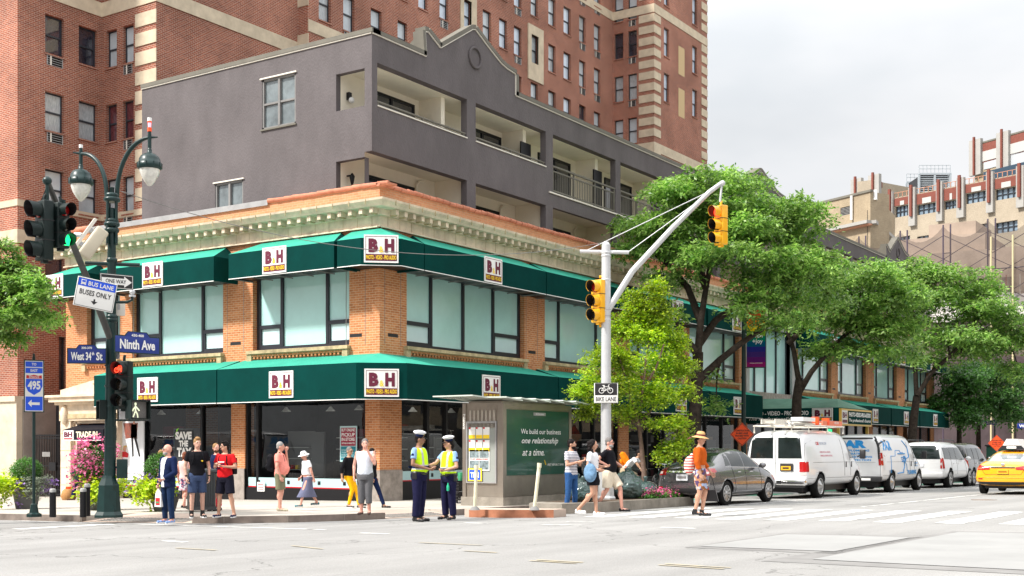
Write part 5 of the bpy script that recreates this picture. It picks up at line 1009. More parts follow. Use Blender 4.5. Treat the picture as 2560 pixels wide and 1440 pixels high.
mb = MB(); mb.tube([(pxx(1518), 0, pz(778)), (pxx(1580), -.05, pz(680)), (pxx(1680), -.1, pz(573)), (pxx(1770), -.15, pz(487)), (pxx(1802), -.15, pz(464))], [.085, .08, .07, .06, .055], mGalv, n=10); mb.ell((pxx(1802), -.15, pz(466)), .07, mGalv); mb.tube([(pxx(1800), -.15, pz(468)), (pxx(1796), -.15, pz(512))], .03, mGalv, n=6); mb.build('arm', pole)
mb = MB(); mb.tube([(pxx(1450), 0, pz(628)), (pxx(1572), 0, pz(632))], .05, mGalv, n=8); mb.build('cross_bar', pole)
mb = MB(); mb.tube([(pxx(1462), 0, pz(628)), (pxx(1795), -.15, pz(474))], .012, mGalv, n=5); mb.tube([(pxx(1570), 0, pz(631)), (pxx(1770), -.15, pz(490))], .012, mGalv, n=5); mb.build('stay_rod', pole)
mb = MB()
for py in (632, 640, 700, 778, 800): mb.lathe([(.118, pz(py) - .03), (.135, pz(py)), (.118, pz(py) + .03)], mGalv, n=14)
mb.build('clamp', pole); mb = MB()
for py in (775, 790, 1110, 1180): mb.lathe([(.128, pz(py) - .006), (.14, pz(py)), (.128, pz(py) + .006)], mLead, n=14)
mb.build('strap', pole)
s1 = signal('yellow traffic signal with a dim red lens fixed to the left of the grey pole', at(1490, 806, PD - .1), -42, mSigY, bracket=False); s2 = signal('yellow traffic signal with a lit red lens hanging from the arm tip', at(1795, 612, PD - .1), -48, mSigY, lit=0, litm=mLitR, h=1.0)
mb = MB(); [mb.tube([(pxx(1498), 0, pz(py)), (pxx(1512), 0, pz(py))], .035, mSigY, n=8) for py in (692, 815)]; mb.build('signal_bracket', pole)
def bikelane(mb, w_, h_):
    y = -.005; mb.box(-w_ / 2 + .02, w_ / 2 - .02, y, 0, h_ * .40, h_ - .02, mInk); mb.text('BIKE LANE', -w_ * .43, w_ * .43, h_ * .1, h_ * .31, y, mInk, bold=.01); y -= .012
    for a, b, c_, d in ((-.48, .48, 0, .03), (-.48, .48, .97, 1.0)): mb.box(a * w_, b * w_, -.004, 0, c_ * h_ + .002, d * h_ - .002, mInk)
    c = h_ * .62; r = .065
    for bx_ in (-.11, .11): mb.tube([(bx_ + r * math.cos(t), y, c + r * math.sin(t)) for t in [i * .3927 for i in range(17)]], .008, mPaperW, n=5, caps=False)
    mb.tube([(-.11, y, c), (-.05, y, c + .1), (.07, y, c + .1), (0, y, c), (-.11, y, c)], .008, mPaperW, n=5); mb.tube([(0, y, c), (-.06, y, c + .13)], .008, mPaperW, n=5); mb.tube([(.11, y, c), (.06, y, c + .14), (.09, y, c + .15)], .008, mPaperW, n=5); mb.box(-.09, -.03, y - .004, y + .004, c + .125, c + .14, mPaperW)
sign('bike_lane_sign', 'black and white sign reading BIKE LANE on the grey pole', at(1515, 1008, PD - .2), -4, .60, .51, mPaperW, bikelane)
a, b = at(302, 478, 25), at(1500, 608, PD); mb = MB(); P = [a.lerp(b, t / 24) - V(0, 0, .72 * 4 * (t / 24) * (1 - t / 24)) for t in range(25)]; mb.tube(P, .009, mTar, n=4); o = mb.build('overhead_cable'); tag(o, 'thin dark cable slung from the lamp post to the grey signal pole', 'cable')
mb = MB(); mb.tube([at(304, 478, 25), at(345, 655, 24.9)], .006, mTar, n=4); 
kx0, kx1, ky0, ky1 = 24.8, 28.05, 16.75, 17.95; g0 = gz(26, 17) + .13; KZ = 2.72
K_ = empty('newsstand', ((kx0 + kx1) / 2, (ky0 + ky1) / 2, g0), 'brushed steel newsstand kiosk with a green advertising pane', 'newsstand'); t = Matrix.Translation(-V((kx0 + kx1) / 2, (ky0 + ky1) / 2, g0))
def kb(name, fn, parent=K_): mb = MB(t); fn(mb); return mb.build(name, parent)
kb('body', lambda m: (m.box(kx0, kx1, ky0, ky1, g0 + .22, KZ, mStainless), m.box(kx0 - .04, kx1 + .04, ky0 - .04, ky1 + .04, g0 - .1, g0 + .22, mConc)))
FK = frame((kx0, ky0, 0), (1, 0, 0)); FKL = frame((kx0, ky1, 0), (0, -1, 0)); W_ = kx1 - kx0
mb = MB(); mb.box(.0, .12, -.03, -.001, g0 + .22, KZ, mStainless); mb.box(W_ - .12, W_, -.03, -.001, g0 + .22, KZ, mStainless); mb.box(.12, W_ - .12, -.03, -.001, KZ - .14, KZ, mStainless); mb.box(.12, W_ - .12, -.012, -.001, g0 + .24, g0 + .3, mStainless); buildw(mb, 'corner_trim', K_, FK)
mGreenAd = mat('dark_green_poster', (.006, .075, .05), .3, coat=.7, var=.25, vs=.9); mb = MB(); z0, z1 = zat(1190, 29.7), zat(1022, 29.7); mb.box(.13, W_ - .13, -.02, -.001, z0, z1, mGreenAd)
mb.box(W_ * .42, W_ * .6, -.026, -.02, z1 - .13, z1 - .05, mLead); mb.text('JCDecaux', W_ * .45, W_ * .57, z1 - .12, z1 - .06, -.03, mPaperW)
for s, xa, xb, za, zb, sh in (('We build our business', .24, .83, 1071, 1084, 0), ('one relationship', .25, .79, 1093, 1113, .35), ('at a time.', .26, .58, 1123, 1140, .35), ('FIRST REPUBLIC BANK', .63, .88, 1161, 1167, 0)): mb.text(s, W_ * xa, W_ * xb, zat(zb, 30), zat(za, 30), -.026, mPaperW, bold=.004 if not sh else .01, shear=sh)
mb.tube([(W_ * .6, -.028, zat(1164, 30)), (W_ * .58, -.028, zat(1152, 30))], .012, mYellow, n=4); buildw(mb, 'advertising_pane', K_, FK)
mb = MB(); Wl = ky1 - ky0; mb.box(0, .1, -.03, -.001, g0 + .22, KZ, mStainless); mb.box(Wl - .14, Wl + .031, -.03, -.001, g0 + .22, KZ, mStainless); 
for k in range(7): x = .2 + k * .12; mb.box(x, x + .05, -.012, -.001, KZ - .62, KZ - .18, mPaleTrim); 
for j in range(16): mb.box(.18, Wl - .18, -.016, -.012, KZ - .62 + j * .028, KZ - .605 + j * .028, mStainless)
buildw(mb, 'side_trim', K_, FKL)
mb = MB(); za, zb = zat(1205, 30.2), zat(1058, 30.2); mb.box(.12, Wl - .16, -.05, -.001, za - .03, za, mLead); mb.box(.12, Wl - .16, -.05, -.001, zb, zb + .05, mLead); mb.box(.12, .16, -.05, -.001, za, zb, mLead); mb.box(Wl - .2, Wl - .16, -.05, -.001, za, zb, mLead); mb.box(.16, Wl - .2, -.012, -.001, za, zb, mat('case_back', (.30, .32, .30), .6))
for r_ in range(2):
    for c_ in range(3): x = .2 + c_ * .215; z = zb - .38 - r_ * .32; mb.box(x, x + .19, -.03, -.013, z, z + .28, mPaperW); mb.box(x, x + .19, -.034, -.03, z, z + .09, mYellow); mb.box(x, x + .05, -.034, -.03, z + .24, z + .28, mRedS)
mb.box(.2, .82, -.03, -.013, za + .28, za + .84, mPaperW); 
for r_ in range(2):
    for c_ in range(2): mb.box(.22 + c_ * .3, .50 + c_ * .3, -.034, -.03, za + .31 + r_ * .29, za + .53 + r_ * .27, mat('grey_photo', (.22, .28, .30), .5, var=.8, vs=12))
mb.text('OUR MEMORIES', .23, .78, za + .55, za + .585, -.036, mRedS); mb.box(.18, .6, -.045, -.036, za + .02, za + .34, mYellow); mb.box(.22, .56, -.048, -.045, za + .05, za + .3, mBlueB, bev=.0); mb.text('TEN', .26, .52, za + .1, za + .24, -.053, mPaperW, bold=.03); buildw(mb, 'magazine_case', K_, FKL)
v, f = textgeo('News', .02); buildw(MB().add([(.055 - .035 + b * .07, -.034, 2.45 - a * .38) for a, b in v], [tuple(reversed(q)) for q in f] if False else f, mPaperW), 'lettering', K_, FKL)
mb = MB(t)     # tilted glass roof plates
mGlR = mat('roof_glass_plate', (.56, .62, .56), .25, coat=.6)
for k in range(6): x = kx0 - .35 + k * .66; mb.prism([(x, ky0 - .35, KZ + .10), (x + .72, ky0 - .35, KZ + .04), (x + .72, ky1 + .2, KZ + .06), (x, ky1 + .2, KZ + .13)], (0, 0, .03), mGlR)
mb.prism([(kx0 - 1.0, ky0 + .2, KZ + .13), (kx0 - .35, ky0 + .2, KZ + .10), (kx0 - .35, ky1 + .2, KZ + .10), (kx0 - 1.0, ky1 + .2, KZ + .13)], (0, 0, .03), mGlR)
mb.box(kx0 + .1, kx1 - .1, ky0 + .1, ky1 - .1, KZ, KZ + .05, mStainless); mb.build('roof_plates', K_)
for k in range(2):
    p = gnd(1156, 1258, .13); o = empty('milk_crate', facing(p + V(0, 0, k * .29), 14 + k * 9), ['black milk crate standing on the pavement by the kiosk', 'black milk crate stacked on the other, holding a green box'][k], 'crate'); mb = MB()
    for z in (0, .09, .18, .26): mb.box(-.17, .17, -.17, -.16, z, z + .02, mInk); mb.box(-.17, -.16, -.17, .17, z, z + .02, mInk); mb.box(.16, .17, -.17, .17, z, z + .02, mInk); mb.box(-.17, .17, .16, .17, z, z + .02, mInk)
    for q in range(7): x = -.17 + q * .055; mb.box(x, x + .012, -.17, -.158, 0, .28, mInk); mb.box(-.17, -.158, x, x + .012, 0, .28, mInk); mb.box(x, x + .012, .158, .17, 0, .28, mInk)
    mb.box(-.16, .16, -.16, .16, .0, .02, mTar); mb.build('crate_body', o)
    if k: tag(MB().box(-.1, .1, -.1, .1, 0, .22, mat('green_carton', (.03, .25, .12), .5), bev=.01).build('carton', None, facing(p + V(0, 0, .6), 20)), 'small green carton standing in the upper milk crate', 'carton')
p = gnd(503, 1278, .13); o = empty('litter_bin', facing(p, 8), 'dark ribbed litter bin behind the man in the black t-shirt', 'litter bin'); mb = MB(); mDk = mat('bin_metal', (.035, .04, .045), .45)
mb.box(-.30, .30, -.3, .3, .04, .12, mDk); mb.box(-.28, .28, -.28, .28, .12, .9, mDk)
for q in range(10): x = -.27 + q * .056; mb.box(x, x + .025, -.30, -.28, .14, .88, mDk)
mb.build('body', o); MB().box(-.31, .31, -.31, .31, .9, .98, mat('bin_lid', (.06, .07, .075), .4), bev=.02).build('lid', o)
def bag(label, p, r, sq, seed, yaw=0):
    o = empty('garbage_bag', facing(p, yaw), label, 'garbage bag', 'garbage bags round the grey pole'); mb = MB(); bm = bmesh.new(); bmesh.ops.create_icosphere(bm, subdivisions=5, radius=1)
    for q in bm.verts:
        c = q.co.copy(); ridge = .0
        th = math.atan2(c.y, c.x); ridge = .05 * (1 - abs(math.sin(th * 9 + 3 * noise.noise(c * 2 + V(seed, 0, 0))))) * max(0, c.z + .3)
        n1 = noise.noise(c * 1.6 + V(seed, 3, 1)) * .16; n2 = (.5 - abs(noise.noise(c * 4.5 + V(seed, 0, 7)))) * .16 + (.5 - abs(noise.noise(c * 9 + V(seed, 5, 7)))) * .07
        k = 1 + n1 + n2 - .12 + ridge; z = c.z; w = (1 - .30 * max(0, z) ** 1.5) * (1 if z > -.6 else 1 - (-.6 - z) * .5)
        q.co = V(c.x * k * r * w, c.y * k * r * .9 * w, max(0, (z * k + .75) * r * sq))
    mb.bm(bm, mBag, True); mb.build('sack', o)
    m2 = MB(); zt = 1.72 * r * sq; m2.lathe([(.03, zt - .05), (.05, zt), (.035, zt + .03), (.07, zt + .09), (.03, zt + .13)], mBag, n=9); m2.build('knot', o); return o
mBag = mat('bag_plastic', (.045, .085, .08), .28, var=.55, vs=3, coat=.4); mBagD = mBag
for i, (px, y, r, sq, lb) in enumerate(((1458, 14.75, .33, .85, 'dark garbage bag between the striped shirt man and the pole'), (1566, 14.85, .44, .92, 'biggest green garbage bag, heaped just right of the grey pole'), (1614, 14.75, .32, .80, 'smaller slumped garbage bag beside the flower bed'), (1574, 15.4, .38, 1.05, 'garbage bag half hidden behind the biggest one'), (1444, 15.4, .33, .95, 'small garbage bag behind the dark one at the island kerb'), (1534, 15.3, .28, .9, 'garbage bag tucked against the foot of the grey pole'))):
    q = V(onY(px, y), y, 0); q.z = gz(*q.xy) + .25; bag(lb, q, r, sq, i * 3.3, i * 40)
bp = V(onY(1859, 18.9), 18.9, 0); bp.z = gz(*bp.xy) + .13; bD = bp.x * CA + bp.y * SA; o = empty('banner_pole', facing(bp), 'slim black street lamp pole carrying the rainbow banner', 'lamp post'); bz = lambda py: zat(py, bD) - bp.z
MB().tube([(0, 0, 0), (0, 0, 2.5), (0, 0, bz(640))], [.12, .09, .06], mPoleG, n=10).build('pole', o); MB().tube([(0, 0, bz(640)), (-.5, 0, bz(600)), (-1.0, 0, bz(598))], .035, mPoleG, n=6).build('arm', o); MB().tube([(.0, 0, bz(776)), (.85, 0, bz(772))], .02, mPoleG, n=6).tube([(.0, 0, bz(919)), (.85, 0, bz(919))], .02, mPoleG, n=6).build('banner_bracket', o)
M = facing(bp + V(0, 0, 0), 0); ba = empty('banner', M @ Matrix.Translation(V(.12, 0, bz(919))), 'rainbow banner reading pride + joy hanging from the black pole', 'banner'); Hb = bz(776) - bz(919); mb = MB(); cols_ = [(.25, .01, .12), (.10, .01, .14), (.05, .02, .16), (.02, .02, .20), (.0, .08, .16), (.0, .18, .10), (.16, .30, .02), (.75, .50, .0), (.8, .24, .01), (.62, .06, .01), (.5, .02, .01)]
for k in range(11): mb.box(0, .72, -.006, .006, Hb * k / 11, Hb * (k + 1) / 11 - .0005, mat('banner_%d' % k, cols_[k], .6, var=.15, vs=3))
mb.text('pride', .10, .62, Hb * .50, Hb * .58, -.01, mPaperW, bold=.02); mb.text('+joy', .22, .62, Hb * .40, Hb * .49, -.01, mPaperW, bold=.02); mb.text('marriott.com/lovetravels', .12, .6, Hb * .07, Hb * .085, -.01, mPaperW); mb.build('cloth', ba)
def constr(label, P, yaw, r):
    o = empty('construction_sign', facing(P, yaw), label, 'construction sign'); mb = MB(); mb.xz([(0, -r), (r, 0), (0, r), (-r, 0)], 0, .02, mOrangeS); k = r * .95; l = r * .9
    for a, b in (((0, -1), (1, 0)), ((1, 0), (0, 1)), ((0, 1), (-1, 0)), ((-1, 0), (0, -1))): mb.xz([(a[0] * k, a[1] * k), (b[0] * k, b[1] * k), (b[0] * l, b[1] * l), (a[0] * l, a[1] * l)], -.004, 0, mInk)
    for s, wd, z in (('CONSTRUCTION', .56, .32), ('IN BIKE LANE', .5, .1), ('PROCEED WITH', .56, -.12), ('CAUTION', .36, -.34)): mb.text(s, -wd * r, wd * r, (z - .075) * r, (z + .075) * r, -.005, mInk, bold=.03)
    mb.build('panel', o); return o
constr('orange construction in bike lane sign on the black banner pole', at(1855, 1086, bD - .4), -6, .46)
cs = V(onY(2492, 18.0), 18.0, 0); cD = cs.x * CA + cs.y * SA; constr('smaller far orange construction sign beyond the dark car', at(2492, 1108, 62), 10, .42)
tag(MB().tube([at(2493, 1110, 62.2), at(2493, 1185, 62.2)], .04, mGalv, n=6).build('sign_post'), 'thin post of the far construction sign beyond the dark car', 'sign post')
o = sign('street_sign', 'small far blue street sign reading West 33rd St, under the trees', at(2468, 1062, 88), 0, 1.3, .33, mBlue, lambda mb, w_, h_: mb.text('West 33rd St', -w_ * .42, w_ * .42, h_ * .2, h_ * .8, -.006, mPaperW, bold=.03), cat='street sign')
tag(MB().tube([at(2487, 1065, 88.3), at(2487, 1180, 88.3)], .06, mPoleG, n=6).tube([at(2487, 1065, 88.3), at(2487, 1040, 88.3)], .05, mPoleG, n=6).build('sign_post'), 'dark post carrying the far West 33rd St sign', 'sign post')
sign('street_sign', 'far blue street sign cut by the right edge of the picture', at(2570, 1071, 80), 0, 1.3, .33, mBlue, lambda mb, w_, h_: mb.text('West 33', -w_ * .42, w_ * .42, h_ * .2, h_ * .8, -.006, mPaperW, bold=.03), cat='street sign')
mb = MB(); mb.box(-.55, .55, 0, .1, 0, .3, mInk); mb.text('OPEN', -.4, .4, .06, .24, -.01, mLitG, bold=.03); tag(mb.build('led_sign', None, FE @ Matrix.Translation(V(34.6, -1.3, 2.35))), 'small lit green sign under the canopy by the brass posts', 'led sign')
for i, (px, D) in enumerate(((2448, 70), (2456, 73))): 
    p = at(px, 1150, D); p.z = gz(*p.xy); o = empty('traffic_barrel', facing(p), ['orange traffic barrel left of the far construction sign', 'orange traffic barrel just behind the first, right'][i], 'traffic barrel', 'barrels by the far kerb'); MB().lathe([(.3, 0), (.26, .9), (.2, 1.0)], mOrangeS, n=12).build('drum', o); MB().lathe([(.283, .4), (.272, .6)], mPaperW, n=12).build('band', o)
mb = MB(); mb.box(0, 5, 0, .1, 0, 1.3, mat('yellow_hoarding', (.7, .42, .12), .6)); tag(mb.build('hoarding', None, frame(V(97, 26, -.7), (0, -1, 0))), 'low yellow hoarding under the far netting', 'hoarding')
mb = MB(); mb.box(-.9, .9, -.5, .5, 0, 2.2, mat('stand_green', (.02, .12, .08), .5), bev=.03); mb.box(-1, 1, -.6, .6, 2.2, 2.3, mInk); p = at(2500, 1150, 86); p.z = gz(*p.xy); tag(mb.build('kiosk_stand', None, facing(p)), 'dark green stand at the far corner beside the orange barrels', 'stand')
def carpaint(name, col, metal=0., rough=.3): return mat(name, col, rough, metal=metal, var=.06, vs=1.2, coat=.9)
mTyre = mat('tyre', (.018, .018, .018), .85); mRim = mat('alloy_rim', (.5, .5, .5), .28, metal=.8); mCarGl = mat("car_glass", (.018, .026, .026), .05, coat=.15, spec=.4, var=.6, vs=1.5); mTail = mat('tail_red', (.42, .006, .008), .15, coat=1); mTailW = mat('tail_clear', (.6, .5, .48), .2, coat=1); mPlast = mat('black_plastic', (.02, .02, .022), .5); mPlY = mat('plate_yellow', (.85, .42, .02), .4); mPlW = mat('plate_white', (.7, .72, .75), .4)
def loft(stations, sub=1):
    bm = bmesh.new(); rows = []
    for (x, zb, zm, zbelt, zroof, wb, ww, wbelt, wroof) in stations:
        half = [(0, zb), (wb, zb), (ww, zb + .14), (ww, zm), (wbelt, zbelt), (wroof, zroof - .05), (wroof * .62, zroof - .005), (0, zroof)]
        ring = [(-y, z) for y, z in half] + [(y, z) for y, z in half[-2:0:-1]]
        rows.append([bm.verts.new((x, y, z)) for y, z in ring])
    n = len(rows[0])
    for a, b in zip(rows[:-1], rows[1:]):
        for i in range(n): bm.faces.new((a[i], a[(i + 1) % n], b[(i + 1) % n], b[i]))
    bm.faces.new(rows[0]); bm.faces.new(rows[-1][::-1])
    me = bpy.data.meshes.new('t'); bmesh.ops.recalc_face_normals(bm, faces=bm.faces[:]); bm.to_mesh(me); bm.free(); return me
def evalmesh(ob):
    dg = bpy.context.evaluated_depsgraph_get(); dg.update(); return bpy.data.meshes.new_from_object(ob.evaluated_get(dg))
def subd(me, lv=2, cuts=()):
    ob = bpy.data.objects.new('t', me); C.objects.link(ob); m = ob.modifiers.new('s', 'SUBSURF'); m.levels = lv; m.render_levels = lv
    tmp = []
    for (x, z, r, y0, y1) in cuts:
        b = MB(Matrix.Translation(V(x, (y0 + y1) / 2, z)) @ Matrix.Rotation(R(90), 4, 'X')); b.lathe([(r, -(y1 - y0) / 2), (r, (y1 - y0) / 2)], mInk, n=36); c = b.build('cut'); tmp.append(c); q = ob.modifiers.new('b', 'BOOLEAN'); q.operation = 'DIFFERENCE'; q.object = c; q.solver = 'EXACT'
    r_ = evalmesh(ob); bpy.data.objects.remove(ob)
    for c in tmp: bpy.data.objects.remove(c)
    return r_
class Car:
    def __init__(s, name, label, cat, M, stations, paint, wheels, wr, arch, lv=2, sc=1., group='vehicles along the avenue', k=(1, 1)):
        s.o = empty(name, M @ Matrix.Diagonal((sc * k[0], sc * k[1], sc, 1)), label, cat, group)
        me0 = subd(loft(stations), lv); s.bvh = BVHTree.FromPolygons([q.co for q in me0.vertices], [p.vertices for p in me0.polygons])
        W = max(a[6] for a in stations); cuts = [(x, z, arch, sy * W - .28, sy * W + .28) for x, z in wheels for sy in (-1, 1)]
        me = subd(loft(stations), lv, cuts); me.materials.clear(); me.materials.append(paint); me.materials.append(mInk)
        for p in me.polygons:
            c = p.center; p.use_smooth = True; p.material_index = 0
            for x, z in wheels:
                d = math.hypot(c.x - x, c.z - z)
                if d < arch + .006 and abs(c.y) < W - .005 and abs(d - arch) < .01 or (d < arch - .01): p.material_index = 1; p.use_smooth = False
        s.body = link('body', me, s.o); s.paint = paint; s.W = W
        b = MB(); b.box(stations[1][0] + .3, stations[-2][0] - .3, -W + .3, W - .3, .2, .45, mInk); b.build('underbody', s.o)
        s.wheels = wheels; s.wr = wr
    def hit(s, axis, u, v):
        o, d = {'R': (V(u, -4, v), V(0, 1, 0)), 'L': (V(u, 4, v), V(0, -1, 0)), 'B': (V(-4, u, v), V(1, 0, 0)), 'F': (V(8, u, v), V(-1, 0, 0))}[axis]
        h = s.bvh.ray_cast(o, d)[0]; return h
    def patch(s, mb, pts, axis, off, m, grid=.1):
        bm = bmesh.new(); vs = [bm.verts.new((a, b, 0)) for a, b in pts]; bm.faces.new(vs)
        for i, ax in enumerate((V(1, 0, 0), V(0, 1, 0))):
            lo = min(p[i] for p in pts); hi = max(p[i] for p in pts); n = int((hi - lo) / grid)
            for k in range(1, n + 1):
                bmesh.ops.bisect_plane(bm, geom=bm.verts[:] + bm.edges[:] + bm.faces[:], plane_co=ax * (lo + (hi - lo) * k / (n + 1)), plane_no=ax)
        n_ = {'R': V(0, -1, 0), 'L': V(0, 1, 0), 'B': V(-1, 0, 0), 'F': V(1, 0, 0)}[axis] * off; last = None; miss = []
        for q in bm.verts:
            h = s.hit(axis, q.co.x, q.co.y)
            if h is None: miss.append(q); continue
            q.co = h + n_; last = h
        for q in miss: bm.verts.remove(q)
        mb.bm(bm, m, True)
    def text(s, mb, st, x0, x1, z0, z1, axis, m, bold=.02, shear=0., off=.006):
        v, f = textgeo(st, bold, shear); n_ = {'R': V(0, -1, 0), 'B': V(-1, 0, 0)}[axis] * off; out = []
        for a, b in v:
            u = x0 + a * (x1 - x0); w = z0 + b * (z1 - z0); h = s.hit(axis, u, w) or V(u, -s.W, w); out.append(h + n_)
        mb.add(out, f, m)
    def part(s, name, fn, parent=None): mb = MB(); fn(mb); return mb.build(name, parent or s.body)
    def line(s, mb, pts, axis, m=mInk, w=.006, off=.0015):
        n_ = {'R': V(0, -1, 0), 'L': V(0, 1, 0), 'B': V(-1, 0, 0)}[axis]; P = []
        for (a, b), (c, d) in zip(pts[:-1], pts[1:]):
            for k in range(8): h = s.hit(axis, a + (c - a) * k / 8, b + (d - b) * k / 8); h and P.append(h + n_ * off)
        h = s.hit(axis, *pts[-1]); h and P.append(h + n_ * off)
        if len(P) > 1: mb.tube(P, w, m, n=4)
    def addwheels(s, spokes=8, tw=.2, face='alloy'):
        for x, z in s.wheels:
            for sy in (-1, 1):
                M = Matrix.Translation(V(x, sy * (s.W - .13), z)) @ Matrix.Rotation(R(-90) * sy, 4, 'X'); r = s.wr
                t = MB(); t.lathe([(r * .66, -tw / 2), (r * .93, -tw / 2), (r, -tw / 2 + .03), (r, tw / 2 - .03), (r * .95, tw / 2), (r * .66, tw / 2 - .01)], mTyre, n=28, caps=False); t.lathe([(.001, -tw / 2 + .02), (r * .66, -tw / 2 + .02)], mInk, n=20, caps=False); t.lathe([(.001, tw / 2 - .10), (r * .66, tw / 2 - .10)], mInk, n=20, caps=False)
                w_ = t.build('wheel', s.o, M); q = MB(); q.lathe([(r * .60, tw / 2 - .1), (r * .66, tw / 2 - .005), (r * .63, tw / 2 + .005), (r * .60, tw / 2 - .02)], mRim, n=24, caps=False)
                if face == 'alloy':
                    for k in range(spokes):
                        a = 2 * math.pi * k / spokes; da = .16; c = math.cos; n = math.sin; q.prism([(r * .12 * c(a - .5), r * .12 * n(a - .5), tw / 2 - .05), (r * .62 * c(a - da), r * .62 * n(a - da), tw / 2 - .02), (r * .62 * c(a + da), r * .62 * n(a + da), tw / 2 - .02), (r * .12 * c(a + .5), r * .12 * n(a + .5), tw / 2 - .05)], (0, 0, .025), mRim)
                    q.lathe([(r * .16, tw / 2 - .05), (r * .15, tw / 2 - .01), (.001, tw / 2)], mRim, n=12)
                else:
                    q.lathe([(r * .62, tw / 2 - .06), (r * .52, tw / 2 - .07), (r * .42, tw / 2 - .01), (r * .24, tw / 2 - .0), (r * .2, tw / 2 + .03), (.001, tw / 2 + .04)], mRim, n=20)
                    for k in range(8): a = .785 * k; q.ell((r * .53 * math.cos(a), r * .53 * math.sin(a), tw / 2 - .055), (.022, .022, .012), mInk, n=6, rings=4)
                q.build('rim', w_)
def park(px, Yr, sc, W, xr):   # right rear wheel seen at px on the line Y = Yr
    x = onY(px, Yr); o = V(x - xr * sc, Yr + W * sc, 0); o.z = gz(x, Yr + W); return Matrix.Translation(o)
YR = 13.35
st = [(0, .42, .62, .82, .86, .55, .70, .62, .50), (.06, .30, .6, .93, .98, .72, .83, .76, .60), (.35, .26, .62, .98, 1.08, .74, .88, .82, .66), (.75, .25, .62, .99, 1.16, .74, .89, .83, .66), (1.15, .24, .62, .98, 1.38, .74, .89, .83, .60), (1.75, .22, .6, .96, 1.49, .74, .89, .83, .60), (2.45, .22, .6, .94, 1.49, .74, .89, .83, .60), (2.95, .22, .6, .93, 1.34, .74, .89, .82, .60), (3.45, .22, .6, .92, 1.04, .74, .89, .81, .68), (3.95, .24, .58, .86, .94, .72, .87, .76, .62), (4.4, .26, .56, .76, .82, .66, .80, .66, .50), (4.62, .32, .5, .62, .68, .5, .64, .5, .35)]
c = Car('parked_car', 'metallic grey saloon parked nearest the crossing behind the woman in orange', 'car', park(1819, YR, 1.05, .80, 1.0), st, carpaint('grey_car_paint', (.20, .195, .205), .75, .25), [(.98, .32), (3.66, .32)], .325, .37, sc=1.05, k=(1.06, .9)); s_ = c
def f(mb):
    for P in ([(1.02, 1.02), (1.32, 1.05), (1.32, 1.34), (1.22, 1.31)], [(1.38, 1.02), (2.12, 1.0), (2.12, 1.40), (1.62, 1.41), (1.38, 1.36)], [(2.19, 1.0), (3.1, .98), (2.75, 1.25), (2.45, 1.37), (2.19, 1.40)]): c.patch(mb, P, 'R', .006, mCarGl); 
    for P in ([(1.38, 1.02), (2.12, 1.0), (2.12, 1.40), (1.38, 1.36)], [(2.19, 1.0), (3.1, .98), (2.45, 1.37), (2.19, 1.40)]): c.patch(mb, P, 'L', .006, mCarGl)
    c.patch(mb, [(-.55, 1.12), (.55, 1.12), (.46, 1.42), (-.46, 1.42)], 'B', .012, mCarGl, .08); c.patch(mb, [(-.6, 1.06), (.6, 1.06), (.5, 1.38), (-.5, 1.38)], 'F', .012, mCarGl, .08)
c.part('window', f)
def f(mb):
    c.line(mb, [(1.0, 1.0), (2.1, .975), (3.2, .96)], 'R', mChrome, .009); c.line(mb, [(1.35, 1.0), (1.42, .7), (1.5, .34), (3.2, .3)], 'R'); c.line(mb, [(2.15, .98), (2.15, .32)], 'R'); c.line(mb, [(3.12, .95), (3.12, .32)], 'R'); c.line(mb, [(1.0, .68), (2, .74), (3.3, .74)], 'R', c.paint, .012); c.line(mb, [(-.62, .95), (-.6, .62), (.6, .62), (.62, .95)], 'B'); c.line(mb, [(1.4, .27), (3.2, .26)], 'R', mLead, .02)
c.part('trim_line', f)
for y0, y1 in ((-.86, -.52), (.52, .86)): c.part('tail_light', lambda mb: (c.patch(mb, [(y0, .80), (y1, .78), (y1, .95), (y0, .99)], 'B', .012, mTail, .05), c.patch(mb, [((y0 + y1) / 2 - .07, .83), ((y0 + y1) / 2 + .05, .83), ((y0 + y1) / 2 + .05, .89), ((y0 + y1) / 2 - .07, .89)], 'B', .018, mTailW, .05)))
c.part('tail_light', lambda mb: c.patch(mb, [(.06, .80), (.42, .88), (.40, .97), (.06, .97)], 'R', .012, mTail, .06))
c.part('chrome_strip', lambda mb: c.patch(mb, [(-.5, .865), (.5, .865), (.5, .905), (-.5, .905)], 'B', .02, mChrome, .06))
c.part('number_plate', lambda mb: (mb.box(-.035, -.005, -.17, .17, .66, .82, mPlW), mb.box(-.038, -.035, -.14, .14, .71, .77, mLead)))
c.part('lower_bumper', lambda mb: (c.patch(mb, [(-.7, .34), (.7, .34), (.6, .46), (-.6, .46)], 'B', .012, mPlast, .06), c.patch(mb, [(-.78, .42), (-.62, .42), (-.62, .5), (-.78, .5)], 'B', .016, mTail, .05), c.patch(mb, [(.62, .42), (.78, .42), (.78, .5), (.62, .5)], 'B', .016, mTail, .05)))
for x in (1.55, 2.3): c.part('door_handle', lambda mb: mb.tube([(x, -.90, .86), (x + .09, -.925, .865), (x + .18, -.90, .86)], .014, mChrome, n=6))
c.part('mirror', lambda mb: mb.ell((2.98, -.98, 1.02), (.09, .11, .075), carpaint('grey_car_paint', (.1, .1, .1))).tube([(2.98, -.86, .98), (2.98, -.93, 1.0)], .025, mPlast, n=6))
c.addwheels(10)
